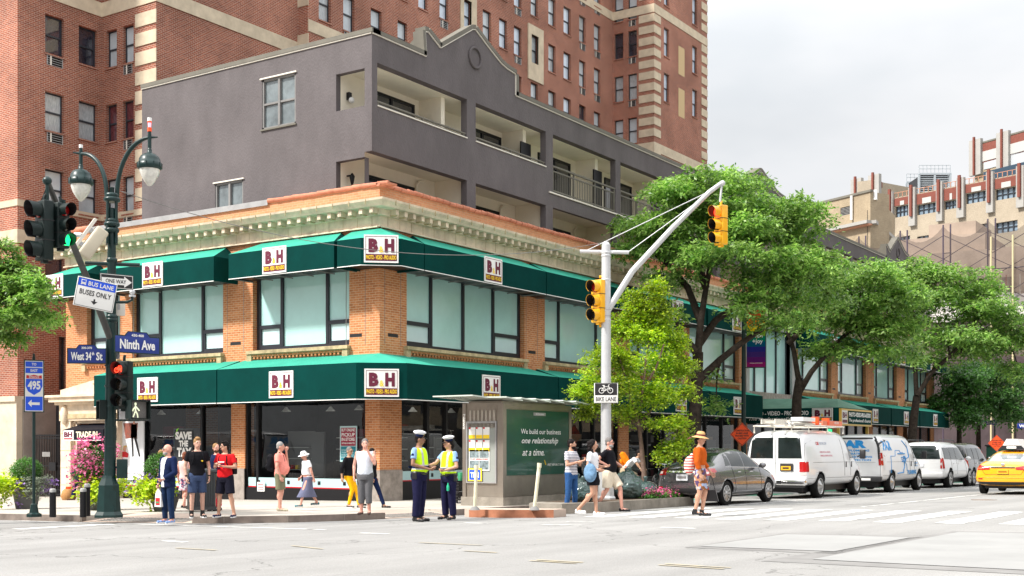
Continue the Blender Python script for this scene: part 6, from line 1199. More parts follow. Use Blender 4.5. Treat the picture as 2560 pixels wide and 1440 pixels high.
def vanst(L=5.4, H=2.08, W=1.0, hood=.95):
    return [(0, .50, .8, 1.2, 1.9, W * .8, W * .92, W * .92, W * .78), (.04, .42, .8, 1.2, 1.98, W * .85, W * .98, W * .97, W * .8), (.5, .38, .8, 1.2, H, W * .85, W, W * .985, W * .8), (2.0, .36, .8, 1.2, H + .01, W * .85, W, W * .985, W * .8), (3.6, .36, .8, 1.2, H, W * .85, W, W * .985, W * .79), (L - 1.55, .36, .8, 1.18, H - .06, W * .85, W, W * .98, W * .76), (L - 1.15, .36, .8, 1.15, H - .40, W * .85, W, W * .96, W * .74), (L - .85, .36, .78, 1.12, 1.38, W * .85, W, W * .93, W * .76), (L - .55, .36, .78, 1.06, 1.2, W * .84, W * .98, W * .88, W * .74), (L - .12, .40, .75, 1.0, 1.1, W * .78, W * .90, W * .80, W * .66), (L, .45, .7, .9, .98, W * .65, W * .8, W * .7, W * .5)]
def van(px, label, variant, sc=1.06):
    L, H, W = 5.5, 2.08, 1.0; c = Car('parked_van', label, 'van', park(px, YR, sc, W, 1.15), vanst(L, H, W), carpaint('white_van_paint', (.74, .75, .76), 0, .35), [(1.15, .37), (4.62, .37)], .375, .44, sc=sc)
    def f(mb):
        c.patch(mb, [(4.0, 1.22), (4.75, 1.20), (4.45, 1.62), (4.25, 1.84), (4.0, 1.85)], 'R', .008, mCarGl); c.patch(mb, [(-.6, 1.24), (.6, 1.24), (.52, 1.75), (-.52, 1.75)], 'F', .01, mCarGl)
        if variant == 0:
            for a, b in ((-.84, -.08), (.08, .84)): c.patch(mb, [(a + (.03 if a < 0 else 0), 1.22), (b - (.03 if a > 0 else 0), 1.22), (b - (.09 if a > 0 else .0), 1.84), (a + (.09 if a < 0 else 0), 1.84)], 'B', .008, mCarGl)
    w_ = c.part('window', f)
    def f(mb):
        c.line(mb, [(0, .55), (0, 1.95)], 'B'); c.line(mb, [(-.9, .55), (-.9, 1.2), (-.82, 1.93), (.82, 1.93), (.9, 1.2), (.9, .55)], 'B'); c.line(mb, [(-.93, 1.08), (.93, 1.08)], 'B', w=.004)
        c.line(mb, [(3.35, .5), (3.35, 1.95), (3.93, 1.93)], 'R'); c.line(mb, [(3.93, 1.93), (3.93, .5), (4.2, .45)], 'R'); c.line(mb, [(.1, 1.1), (5.0, 1.08)], 'R', w=.005); c.line(mb, [(.1, .62), (.75, .62)], 'R', w=.004); c.line(mb, [(1.6, .62), (4.2, .6)], 'R', w=.005); c.line(mb, [(.3, 1.97), (3.9, 1.97)], 'R', w=.006)
    c.part('panel_gap', f)
    c.part('mirror', lambda mb: mb.box(4.62, 4.74, -1.24, -1.06, 1.18, 1.48, mPlast, bev=.03).tube([(4.66, -.98, 1.25), (4.66, -1.1, 1.3)], .025, mPlast, n=6)); c.addwheels(8, .24, face='steel')
    for x in (3.45, 3.98): c.part('door_handle', lambda mb: mb.box(x, x + .03, -1.02, -1.0, .92, 1.1, mPlast))
    return c
c = van(2053, 'white van with a laden ladder rack and two rear windows, second in the parked row', 0)
for y0, y1 in ((-.95, -.74), (.74, .95)): c.part('tail_light', lambda mb: (c.patch(mb, [(y0, .82), (y1, .82), (y1, 1.12), (y0, 1.12)], 'B', .015, mTail, .08), c.patch(mb, [(y0, .72), (y1, .72), (y1, .81), (y0, .81)], 'B', .015, mTailW, .08)))
c.part('tail_light', lambda mb: (c.patch(mb, [(.02, .82), (.14, .82), (.14, 1.12), (.02, 1.12)], 'R', .015, mTail, .05)))
c.part('rear_bumper', lambda mb: mb.box(-.2, .06, -.98, .98, .42, .60, mChrome, bev=.03).box(-.16, .04, -.9, .9, .36, .42, mPlast).box(-.205, -.2, -.25, .25, .46, .55, mInk))
c.part('number_plate', lambda mb: (mb.box(-.03, -.0, -.20 - .35, .20 - .35, .84, 1.06, mPlast), mb.box(-.036, -.03, -.35 - .13, -.35 + .17, .87, .99, mPlY), mb.box(-.038, -.036, -.35 - .08, -.35 + .12, .905, .955, mInk)))
def f(mb):
    c.text(mb, 'C&S', 1.02, 1.28, 1.62, 1.72, 'R', mRedS, .03); c.text(mb, 'ELECTRIC CORP', 1.34, 1.98, 1.63, 1.71, 'R', mat('faded_blue_ink', (.42, .46, .55), .6)); c.text(mb, 'LICENSED ELECTRICAL CONTRACTOR', 1.2, 2.15, 1.38, 1.43, 'R', mat('faded_red_ink', (.6, .2, .25), .6)); c.text(mb, 'COMMERCIAL RESIDENTIAL INDUSTRIAL', 1.2, 2.3, 1.27, 1.32, 'R', mat('faded_red_ink'))
c.part('lettering', f)
o = empty('ladder_rack', WM[c.o.name].copy(), 'white roof rack loaded with orange and cream ladders on the first van', 'roof rack'); mb = MB()
mRack = mat('rack_white', (.7, .66, .58), .5, var=.2, vs=6)
for x in (.45, 2.1, 3.6): mb.tube([(x, -.86, 1.98), (x + .0, -.86, 2.2), (x, .86, 2.2), (x, .86, 1.98)], .028, mRack, n=6)
mb.tube([(.3, -.82, 2.2), (3.8, -.82, 2.2)], .025, mRack, n=6); mb.tube([(.3, .82, 2.2), (3.8, .82, 2.2)], .025, mRack, n=6); mb.build('rack', o)
def ladder(y, x0, x1, m, z, n=''):
    mb = MB(); mb.box(x0, x1, y - .03, y, z, z + .15, m); mb.box(x0, x1, y + .4, y + .43, z, z + .15, m); k = x0 + .15
    while k < x1: mb.box(k, k + .04, y, y + .4, z + .05, z + .08, m); k += .3
    return mb
lo = empty('ladder', WM[c.o.name].copy(), 'orange fibreglass ladder nearest the street on the first van roof', 'ladder', 'ladders on the van'); ladder(-.75, 1.9, 3.75, mat('ladder_orange', (.8, .22, .12), .5, var=.2, vs=5), 2.23).build('rails', lo)
MB().box(1.4, 1.55, -.8, -.6, 2.2, 2.48, mOrangeS).box(2.35, 2.5, -.8, -.6, 2.2, 2.46, mOrangeS).text('KELLER', 3.0, 3.4, 2.29, 2.36, -.785, mPaperW).build('strap', lo)
lo = empty('ladder', WM[c.o.name].copy(), 'cream ladder and pipes lying beside the orange ladder on the first van roof', 'ladder', 'ladders on the van'); mb = ladder(-.1, -.35, 3.2, mRack, 2.24)
for q in range(5): mb.tube([(-.45 + q * .1, -.7 + q * .09, 2.26 + .05 * (q % 2)), (2.1, -.7 + q * .09, 2.26 + .05 * (q % 2))], .035, [mRack, mLead, mPaperW][q % 3], n=6)
mb.box(.2, 1.25, -.78, -.4, 2.33, 2.45, mPaperW); mb.build('rails', lo)
c = van(2232, 'white plumbing van with blue PAR lettering and blue pipe artwork, third in the row', 1)
mPar = mat('par_blue', (.01, .27, .66), .4)
c.part('tail_light', lambda mb: (c.patch(mb, [(-.99, .98), (-.85, .98), (-.82, 1.42), (-.93, 1.42)], 'B', .015, mTail, .08), c.patch(mb, [(.02, .98), (.13, .98), (.15, 1.42), (.04, 1.42)], 'R', .015, mTail, .06), c.patch(mb, [(.03, 1.15), (.13, 1.15), (.13, 1.22), (.03, 1.22)], 'R', .02, mTailW, .06)))
c.part('rear_bumper', lambda mb: mb.box(-.18, .04, -.97, .97, .42, .60, mPlast, bev=.03).box(-.185, -.18, -.62, -.3, .46, .54, mPaperW))
c.part('window_surround', lambda mb: (c.line(mb, [(-.86, 1.2), (-.8, 1.92), (.8, 1.92), (.86, 1.2)], 'B', mPlast, .04), c.line(mb, [(.03, 1.45), (.06, 1.85), (.2, 1.96)], 'R', mPlast, .045)))
c.part('number_plate', lambda mb: (mb.box(-.03, .0, .0, .40, .90, 1.12, mPlast), mb.box(-.036, -.03, .03, .35, .93, 1.05, mPlY), mb.text('', 0, 1, 0, 1, 0, mInk) if False else mb.box(-.038, -.036, .09, .29, .965, 1.02, mInk)))
def f(mb):
    def bt(s, y0, y1, z0, z1, b=.03): c.text(mb, s, y0, y1, z0, z1, 'B', mPar, b, off=.008)
    # rear lettering reads from the car's left (+y) to its right
    for s, y0, y1, z0, z1, b in (('PAR', .62, -.42, 1.58, 1.86, .07), ('PLUMBING', .2, -.52, 1.46, 1.53, .04), ('HEATING', .2, -.36, 1.35, 1.42, .04), ('AIR CONDITIONING', .62, -.62, 1.24, 1.31, .04), ('FIRE PROTECTION', .55, -.58, 1.13, 1.20, .04)): bt(s, y0, y1, z0, z1, b)
    c.text(mb, 'PAR', .35, 1.35, 1.5, 1.84, 'R', mPar, .07, off=.008); c.text(mb, 'PLUMBING', 3.0, 4.15, .62, .78, 'R', mPar, .05, off=.008); c.text(mb, 'PLUMBING', 3.95, 4.5, 1.0, 1.05, 'R', mPar, .02, off=.008); c.text(mb, 'HEATING 60', 3.95, 4.4, .9, .95, 'R', mPar, .02, off=.008)
c.part('lettering', f)
def f(mb):
    for P, w in (([(1.0, .7), (1.05, 1.3), (1.6, 1.3), (1.7, 1.5), (2.2, 1.5), (2.3, 1.42), (2.6, 1.42)], .012), ([(1.95, 1.38), (2.8, 1.38)], .03), ([(2.3, 1.25), (2.9, 1.2), (3.25, 1.25), (3.3, 1.6), (2.9, 1.85)], .02), ([(2.35, 1.1), (2.8, 1.1), (2.75, 1.3)], .028), ([(2.6, 1.3), (2.62, .9), (2.5, .8), (2.5, .7), (1.75, .68)], .022), ([(2.3, 1.2), (2.9, 1.0), (2.95, .75)], .012)): c.line(mb, P, 'R', mPar, w, .004)
c.part('pipe_artwork', f)
def suvst(L=5.4, H=1.92, W=.98):
    return [(0, .5, .8, 1.12, 1.3, W * .8, W * .9, W * .9, W * .76), (.05, .42, .8, 1.15, 1.76, W * .85, W * .97, W * .94, W * .74), (.35, .36, .8, 1.16, H - .02, W * .85, W, W * .95, W * .76), (1.8, .34, .8, 1.15, H, W * .85, W, W * .95, W * .76), (3.1, .34, .78, 1.13, H - .02, W * .85, W, W * .95, W * .75), (3.55, .34, .78, 1.12, H - .2, W * .85, W, W * .94, W * .72), (4.0, .34, .78, 1.1, 1.3, W * .85, W, W * .92, W * .74), (4.5, .36, .76, 1.08, 1.2, W * .84, W, W * .88, W * .74), (5.2, .40, .74, 1.0, 1.1, W * .78, W * .92, W * .8, W * .6), (L, .45, .7, .85, .95, W * .6, W * .8, W * .7, W * .5)]
def suv(px, label, paint, sc=1.06, rack=True, Y=YR):
    c = Car('parked_car', label, 'car', park(px, Y, sc, .98, 1.1), suvst(), paint, [(1.1, .39), (4.35, .39)], .395, .45, sc=sc)
    def f(mb):
        for P in ([(.3, 1.2), (1.25, 1.18), (1.25, 1.66), (.42, 1.66)], [(1.33, 1.18), (2.15, 1.17), (2.15, 1.67), (1.33, 1.67)], [(2.22, 1.17), (3.65, 1.14), (3.3, 1.5), (3.05, 1.66), (2.22, 1.67)]): c.patch(mb, P, 'R', .008, mCarGl)
        c.patch(mb, [(-.82, 1.2), (.82, 1.2), (.7, 1.74), (-.7, 1.74)], 'B', .012, mCarGl); c.patch(mb, [(-.7, 1.2), (.7, 1.2), (.6, 1.6), (-.6, 1.6)], 'F', .012, mCarGl)
    c.part('window', f); c.part('panel_gap', lambda mb: (c.line(mb, [(1.29, 1.68), (1.29, .5)], 'R'), c.line(mb, [(2.18, 1.68), (2.18, .42), (3.7, .4)], 'R'), c.line(mb, [(3.65, 1.1), (3.72, .5)], 'R'), c.line(mb, [(-.86, .6), (.86, .6)], 'B'), c.line(mb, [(1.3, .72), (3.9, .7)], 'R', w=.02, m=c.paint)))
    for y0, y1 in ((-.95, -.82), (.82, .95)): c.part('tail_light', lambda mb: (c.patch(mb, [(y0, .82), (y1, .82), (y1, 1.24), (y0, 1.24)], 'B', .015, mTail, .08), c.patch(mb, [(y0, .95), (y1, .95), (y1, 1.05), (y0, 1.05)], 'B', .02, mTailW, .08)))
    c.part('tail_light', lambda mb: c.patch(mb, [(.04, .82), (.17, .82), (.17, 1.24), (.05, 1.24)], 'R', .015, mTail, .06))
    c.part('number_plate', lambda mb: mb.box(-.03, 0, -.17, .17, .88, 1.03, mPlW)); c.part('rear_bumper', lambda mb: mb.box(-.12, .06, -.94, .94, .46, .66, paint, bev=.04)); c.part('mirror', lambda mb: mb.ell((3.55, -1.08, 1.2), (.09, .12, .09), paint))
    for x in (1.45, 2.3): c.part('door_handle', lambda mb: mb.box(x, x + .2, -1.0, -.975, 1.0, 1.03, mChrome))
    if rack: c.part('roof_rail', lambda mb: [mb.tube([(.5, y, 1.93), (.6, y, 1.98), (2.9, y, 1.98), (3.0, y, 1.93)], .02, mPlast, n=6) for y in (-.62, .62)])
    c.addwheels(6, .25); return c
suv(2378, 'white sport utility car parked fourth, ahead of the plumbing van', mat('white_van_paint'))
suv(2436, 'glossy black sport utility car parked fifth, ahead of the white one', carpaint('black_car_paint', (.02, .018, .02), .2, .2), rack=False)
st = [(0, .40, .62, .84, .9, .55, .72, .68, .52), (.06, .30, .6, .95, 1.0, .72, .86, .80, .62), (.4, .26, .62, .99, 1.09, .74, .91, .86, .66), (.85, .25, .62, 1.0, 1.2, .76, .92, .86, .62), (1.35, .24, .62, .98, 1.39, .76, .92, .86, .61), (1.95, .22, .6, .96, 1.46, .76, .92, .86, .61), (2.6, .22, .6, .95, 1.45, .76, .92, .85, .61), (3.1, .22, .6, .94, 1.3, .76, .92, .85, .62), (3.6, .22, .6, .93, 1.05, .76, .92, .84, .7), (4.2, .24, .58, .86, .93, .72, .9, .8, .64), (4.7, .26, .56, .76, .82, .66, .82, .68, .5), (4.88, .32, .5, .62, .68, .5, .66, .5, .35)]
tx = V(onY(2450, 9.85) - 1.0, 8.9, 0); tx.z = gz(*tx.xy); mTaxi = carpaint('taxi_yellow', (.88, .40, .005), 0, .3)
c = Car('taxi', 'yellow taxi driving away, cut by the right edge of the picture', 'taxi', Matrix.Translation(tx), st, mTaxi, [(1.0, .33), (3.8, .33)], .335, .38, sc=1.04)
def f(mb):
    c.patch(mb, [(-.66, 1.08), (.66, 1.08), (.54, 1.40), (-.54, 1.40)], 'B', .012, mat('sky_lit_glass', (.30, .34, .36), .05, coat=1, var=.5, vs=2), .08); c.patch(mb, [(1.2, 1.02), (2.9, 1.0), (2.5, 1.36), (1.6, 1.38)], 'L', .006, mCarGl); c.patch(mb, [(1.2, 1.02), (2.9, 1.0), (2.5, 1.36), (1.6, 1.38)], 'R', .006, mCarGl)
c.part('window', f)
for sg in (1, -1): c.part('tail_light', lambda mb: (c.patch(mb, [(sg * .40, .82), (sg * .84, .80), (sg * .86, .92), (sg * .72, .965), (sg * .40, .90)], 'B', .014, mTail, .05), c.patch(mb, [(sg * .62, .84), (sg * .78, .83), (sg * .78, .88), (sg * .62, .88)], 'B', .02, mLitR, .05)))
c.part('garnish', lambda mb: c.patch(mb, [(-.38, .87), (.38, .87), (.38, .905), (-.38, .905)], 'B', .02, mInk, .06)); c.part('badge', lambda mb: mb.ell((-.0, 0, .985), (.02, .07, .045), mChrome))
c.part('number_plate', lambda mb: mb.box(-.03, .01, -.17, .17, .68, .82, mPlY).box(-.033, -.03, -.13, .13, .72, .78, mat('plate_ink', (.35, .15, .02), .6)))
c.part('lower_bumper', lambda mb: c.patch(mb, [(-.84, .30), (.84, .30), (.78, .42), (-.78, .42)], 'B', .014, mPlast, .06)); c.part('trim_line', lambda mb: (c.line(mb, [(-.72, .93), (-.55, .66), (.55, .66), (.72, .93)], 'B'), c.line(mb, [(-.86, .56), (.86, .56)], 'B', w=.012, m=mTaxi), c.patch(mb, [(.62, .5), (.76, .5), (.76, .54), (.62, .54)], 'B', .016, mTail, .05)))
c.addwheels(8)
o = c.part('roof_sign', lambda mb: (mb.prism([(1.35, .42, 1.47), (1.35, -.42, 1.47), (1.35, -.30, 1.60), (1.35, .30, 1.60)], (.02, 0, 0), mInk), mb.text('', 0, 1, 0, 1, 0, mInk) if False else mb.prism([(1.38, .36, 1.47), (1.38, -.36, 1.47), (1.38, -.16, 1.82), (1.38, .16, 1.82)], (1.1, 0, 0), mat('advert_white', (.78, .74, .70), .4)), mb.box(1.34, 1.349, -.15, .15, 1.50, 1.57, mPaperW)))
import numpy as np
mBark = mat('bark', (.055, .043, .035), .95, var=.5, vs=6, bump=.9, bs=25); mBarkL = mat('pale_bark', (.22, .15, .12), .9, var=.4, vs=8, bump=.6, bs=30)
lfA = leafmat('locust_leaf', (.055, .155, .02), (.31, .47, .12), .4); lfD = leafmat('dark_leaf', (.03, .10, .02), (.09, .20, .045)); lfL = leafmat('lime_leaf', (.12, .26, .015), (.46, .56, .06), .42); lfB = leafmat('bright_leaf', (.28, .42, .02), (.55, .65, .05), .3); lfG = leafmat('box_leaf', (.04, .13, .02), (.10, .26, .04), .2)
lfS = leafmat('silver_leaf', (.20, .25, .18), (.42, .48, .36), .2); flP = leafmat('pink_petal', (.60, .07, .26), (.85, .30, .48), .2); flV = leafmat('purple_petal', (.22, .10, .42), (.42, .28, .62), .2)
def leaves(name, C_, ax, n, ln, wd, m, parent=None, seed=1, M=None, shell=.55, droop=.35, clump=14, layers=False, flat=.0):
    """leaf-sized quads gathered in small sprays through ellipsoid clumps"""
    g = np.random.default_rng(seed); C_ = np.array(C_, float); ax = np.array(ax, float); vol = (ax[:, 0] * ax[:, 1] * ax[:, 2]) ** (2 / 3); k = g.choice(len(C_), size=max(1, n // clump), p=vol / vol.sum())
    d = g.normal(size=(len(k), 3)); d /= np.linalg.norm(d, axis=1)[:, None]; rr = shell + (1.08 - shell) * g.random(len(k)) ** .7; cl = C_[k] + d * ax[k] * rr[:, None]
    out = d * np.array([1, 1, .35]); out /= np.linalg.norm(out, axis=1)[:, None] + 1e-6
    idx = np.repeat(np.arange(len(k)), clump); t = np.tile(np.arange(clump), len(k)) / clump
    side = np.cross(out, np.array([0, 0, 1.])); side /= np.linalg.norm(side, axis=1)[:, None] + 1e-6
    L_ = ln * 3.2
    p = cl[idx] + out[idx] * (t * L_)[:, None] + np.array([0, 0, -1.]) * (droop * (t ** 2) * L_)[:, None] + g.normal(size=(len(idx), 3)) * ln * .28
    s = np.where(np.arange(len(idx)) % 2, 1., -1.)
    dr = side[idx] * s[:, None] * .8 + out[idx] * .5 + g.normal(size=(len(idx), 3)) * .45 + np.array([0, 0, -droop]); dr /= np.linalg.norm(dr, axis=1)[:, None]
    up = g.normal(size=(len(idx), 3)) * .5 + np.array([0, 0, 1.]); b = np.cross(dr, up); b /= np.linalg.norm(b, axis=1)[:, None] + 1e-6
    z = (.7 + .6 * g.random(len(idx)))[:, None]
    a0 = p; a1 = p + dr * ln * .45 * z + b * wd * z; a2 = p + dr * ln * z; a3 = p + dr * ln * .45 * z - b * wd * z
    v = np.stack([a0, a1, a2, a3], 1).reshape(-1, 3); N_ = len(idx)
    me = bpy.data.meshes.new(name); me.vertices.add(N_ * 4); me.loops.add(N_ * 4); me.polygons.add(N_); me.vertices.foreach_set('co', v.ravel()); me.loops.foreach_set('vertex_index', np.arange(N_ * 4)); me.polygons.foreach_set('loop_start', np.arange(0, N_ * 4, 4)); me.update(); me.validate(); me.materials.append(m)
    return link(name, me, parent, M)
def tree(label, base, path, limbs, blobs, D, n, ln, wd, m, bark=mBark, r0=.3, seed=1, shell=.5, twigs=3, droop=.35, group='street trees', name='street_tree', jit=1.3, dim=.9, clump=14, nsub=9, flat=.62):
    o = empty(name, Matrix.Translation(base), label, 'tree', group); rn = random.Random(seed); iv = Matrix.Translation(-base)
    P = [V(0, 0, -.3)] + [at(px, py, D) - base for px, py in path]; tr = MB(); nP = len(P); tr.tube(P, [r0 * 1.35] + [r0 * (1 - .45 * i / nP) for i in range(1, nP)], bark, n=10); tr.build('trunk', o); top = P[-1]; s_ = FOC / D
    cs = []; axs = []
    for (px, py, rx, rz) in blobs:
        dj = rn.uniform(-jit, jit); c = at(px, py, D + dj) - base; cs.append(c); axs.append((rx / s_ * 1.0, rx / s_ * .95, rz / s_ * dim))
    ends = []
    for lp_ in limbs:
        q = [at(px, py, D + rn.uniform(-.5, .5)) - base for px, py in lp_]; b = MB(); k = len(q); b.tube(q, [r0 * .5 * (1 - .7 * i / k) for i in range(k)], bark, n=8); b.build('limb', o); ends += q[1:]
    ends.append(top)
    br = MB()
    for c, a in zip(cs, axs):
        e = min(ends, key=lambda q: (q - c).length); mid = e.lerp(c, .5) + V(rn.uniform(-.2, .2), rn.uniform(-.2, .2), .12 * (c - e).length); br.tube([e, mid, c], [r0 * .2, r0 * .13, r0 * .06], bark, n=5)
        for _ in range(twigs):
            d = V(rn.gauss(0, 1), rn.gauss(0, 1), rn.gauss(.2, .6)).normalized(); t_ = c + V(d.x * a[0], d.y * a[1], d.z * a[2]) * .9; br.tube([c, c.lerp(t_, .5) + V(0, 0, .08), t_], [r0 * .07, r0 * .045, r0 * .02], bark, n=4)
    br.build('branches', o)
    sub = []; sa = []
    for c, a in zip(cs, axs):       # every mass breaks up into flat layered sprays with gaps between
        for _ in range(nsub):
            d = V(rn.gauss(0, 1), rn.gauss(0, 1), rn.gauss(.15, .8)).normalized(); k = rn.uniform(.35, 1.0); f_ = rn.uniform(.26, .48); sub.append((c.x + d.x * a[0] * k, c.y + d.y * a[1] * k, c.z + d.z * a[2] * k)); sa.append((a[0] * f_, a[1] * f_, a[2] * f_ * flat))
    leaves('crown', sub, sa, n, ln, wd, m, o, seed, shell=shell, droop=droop, clump=clump); return o
def tbase(px, Y, off=.13): x = onY(px, Y); return V(x, Y, gz(x, Y) + off)
def bD_(b): return b.x * CA + b.y * SA
b = tbase(1728, 19.2); D1 = bD_(b)
tree('largest street tree, dark forked trunk and feathery crown rising past the signal arm', b, [(1728, 1180), (1735, 1080), (1742, 960), (1745, 880)],
     [[(1745, 880), (1752, 800), (1765, 720), (1780, 640), (1800, 560)], [(1748, 860), (1790, 800), (1850, 760), (1920, 720), (1990, 690)], [(1750, 800), (1720, 720), (1670, 660), (1620, 620)], [(1765, 720), (1740, 640), (1700, 560)], [(1780, 660), (1850, 620), (1920, 590)], [(1735, 960), (1800, 900), (1850, 860), (1910, 820), (1940, 800)], [(1740, 880), (1700, 830), (1690, 790)]],
     [(1700, 490, 100, 42), (1760, 455, 100, 40), (1840, 450, 110, 42), (1925, 500, 105, 55), (1640, 560, 95, 42), (1750, 540, 120, 52), (1860, 570, 120, 55), (1980, 580, 90, 60), (1580, 625, 60, 24), (1690, 625, 90, 32), (1800, 640, 110, 35), (1920, 670, 110, 45), (2040, 660, 70, 60), (2075, 740, 50, 40), (1990, 745, 80, 38), (1880, 730, 70, 22), (1570, 560, 40, 22), (1610, 590, 60, 26), (1790, 1010, 34, 22), (1770, 940, 28, 18), (1930, 800, 45, 16), (1700, 780, 30, 14), (1660, 690, 70, 24), (1840, 770, 60, 18), (2010, 800, 45, 20)], D1, 60000, .17, .036, lfA, r0=.30, seed=11, shell=.35, group='street trees')
b = tbase(1990, 19.2); D2 = bD_(b)
tree('second street tree, slim trunk forked in a V before the entrance canopy', b, [(1990, 1100), (1992, 1000), (1998, 950)], [[(1998, 960), (1985, 880), (1968, 820), (1975, 760)], [(1996, 985), (2028, 930), (2070, 880), (2110, 840), (2140, 815), (2150, 760)], [(1970, 860), (2010, 820), (2060, 790)]],
     [(1985, 740, 55, 38), (2075, 690, 85, 36), (2170, 685, 90, 36), (2110, 745, 100, 42), (2215, 745, 90, 48), (2010, 800, 60, 26), (2120, 810, 90, 34), (2230, 820, 80, 38), (2060, 865, 70, 20), (2170, 875, 70, 22), (2260, 880, 50, 24), (2030, 640, 40, 20)], D2, 34000, .19, .04, lfA, r0=.27, seed=22, shell=.35)
b = tbase(2277, 19.2); D3 = bD_(b)
tree('third street tree, broad pale green crown over the far end of the awnings', b, [(2277, 1130), (2284, 1050), (2292, 990)], [[(2292, 1000), (2288, 920), (2280, 860), (2290, 800)], [(2292, 990), (2330, 930), (2375, 890), (2420, 840), (2440, 790)], [(2375, 890), (2440, 860), (2500, 840)]],
     [(2300, 680, 70, 38), (2370, 690, 70, 40), (2440, 720, 80, 48), (2330, 745, 90, 45), (2420, 785, 90, 50), (2500, 790, 60, 60), (2300, 815, 60, 35), (2380, 850, 90, 38), (2470, 870, 80, 45), (2530, 850, 50, 55), (2550, 930, 40, 40), (2250, 700, 50, 36), (2330, 900, 50, 20)], D3, 36000, .22, .048, lfA, r0=.3, seed=33, shell=.35)
b = tbase(2400, 19.4); b.z = gz(b.x, b.y); D4 = 84.0
for i, (px, bl, lb) in enumerate(((2398, [(2400, 950, 60, 40), (2370, 1010, 45, 32), (2430, 1010, 45, 36), (2400, 1040, 40, 25)], 'dark green tree with a thin trunk, left one under the far netting'), (2446, [(2470, 930, 55, 40), (2520, 960, 45, 45), (2480, 1000, 50, 36), (2530, 1030, 40, 30), (2430, 930, 40, 30)], 'dark green tree with a thin trunk, right one beside the far street sign'))):
    b = at(px, 1160, D4 + i * 3); b.z = gz(b.x, b.y); tree(lb, b, [(px, 1130), (px, 1060)], [[(px, 1060), (px + 12, 1000), (px + 20, 950)]], bl, D4 + i * 3, 12000, .26, .06, lfD, r0=.22, seed=44 + i, shell=.3, group='darker trees at the far corner')
b = V(onY(1612, 15.2), 15.2, 0); b.z = gz(*b.xy) + .24; D5 = bD_(b)
tree('young lime green tree with a slender pale trunk planted in the kerbed island', b, [(1610, 1180), (1604, 1120), (1598, 1065)], [[(1598, 1065), (1580, 1000), (1560, 930), (1540, 870)], [(1598, 1060), (1606, 980), (1615, 900), (1630, 800), (1640, 740)], [(1600, 1060), (1640, 1010), (1680, 950), (1700, 900)], [(1597, 1065), (1550, 1020), (1500, 970)], [(1602, 1070), (1650, 1060), (1690, 1080)], [(1604, 980), (1640, 920), (1660, 860)], [(1580, 1000), (1530, 940), (1500, 900)]],
     [(1645, 725, 34, 28), (1600, 765, 46, 34), (1655, 790, 44, 38), (1560, 820, 46, 34), (1620, 845, 56, 38), (1690, 855, 36, 36), (1510, 890, 44, 34), (1580, 905, 56, 38), (1665, 920, 56, 36), (1715, 920, 24, 30), (1475, 955, 40, 30), (1550, 970, 56, 30), (1640, 985, 60, 32), (1710, 985, 26, 26), (1490, 1020, 36, 20), (1560, 1035, 50, 18), (1700, 1060, 30, 26), (1690, 1110, 28, 28), (1660, 1140, 22, 26), (1450, 985, 22, 14), (1460, 1040, 20, 10), (1640, 1060, 34, 16), (1715, 1100, 18, 12)], D5, 50000, .078, .022, lfL, bark=mBarkL, r0=.075, seed=5, shell=.2, twigs=7, droop=.05, group=None or 'street trees', jit=.5, clump=9, nsub=12, flat=1.5)
b = at(-150, 1290, 25); b.z = gz(b.x, b.y) + .13
tree('street tree at the left edge, only its leafy branch ends in view', b, [(-150, 1100), (-150, 950), (-148, 850)], [[(-148, 860), (-100, 780), (-40, 730), (30, 690)], [(-148, 850), (-120, 700), (-60, 640)]], [(-10, 620, 40, 24), (20, 665, 50, 28), (60, 700, 50, 26), (20, 730, 60, 28), (95, 745, 34, 20), (115, 790, 30, 18), (60, 790, 60, 24), (10, 790, 50, 26), (20, 835, 40, 18), (-60, 700, 80, 60), (-60, 800, 70, 40)], 25, 26000, .10, .022, lfA, r0=.2, seed=9, shell=.3, droop=.4, jit=.6)
for sx_, x, y, lb in ((1, 72, -7.5, 'tree across the avenue, seen only mirrored in the upper shop windows'), (2, 88, -8, 'further tree across the avenue, seen only mirrored in the shop windows')):
    src_ = [q for q in C.objects if q.get('label', '').startswith('second street tree')][0]; M_ = Matrix.Translation(V(x, y, gz(x, y))) @ Matrix.Rotation(sx_ * 1.9, 4, 'Z') @ Matrix.Scale(1.15, 4); copy_tree(src_, M_)['label'] = lb
for x, y, lb in ((12.5, 41, 'white van on the side street, seen only mirrored in the shop window'), (10.5, 51, 'further white van on the side street, seen only mirrored in the shop window')):
    src_ = [q for q in C.objects if q.get('label', '').startswith('white plumbing van')][0]; copy_tree(src_, Matrix.Translation(V(x, y, gz(x, y))) @ Matrix.Rotation(R(92), 4, 'Z') @ Matrix.Scale(1.3, 4))['label'] = lb
mPot = mat('grey_planter', (.16, .165, .165), .6, var=.2, vs=4)
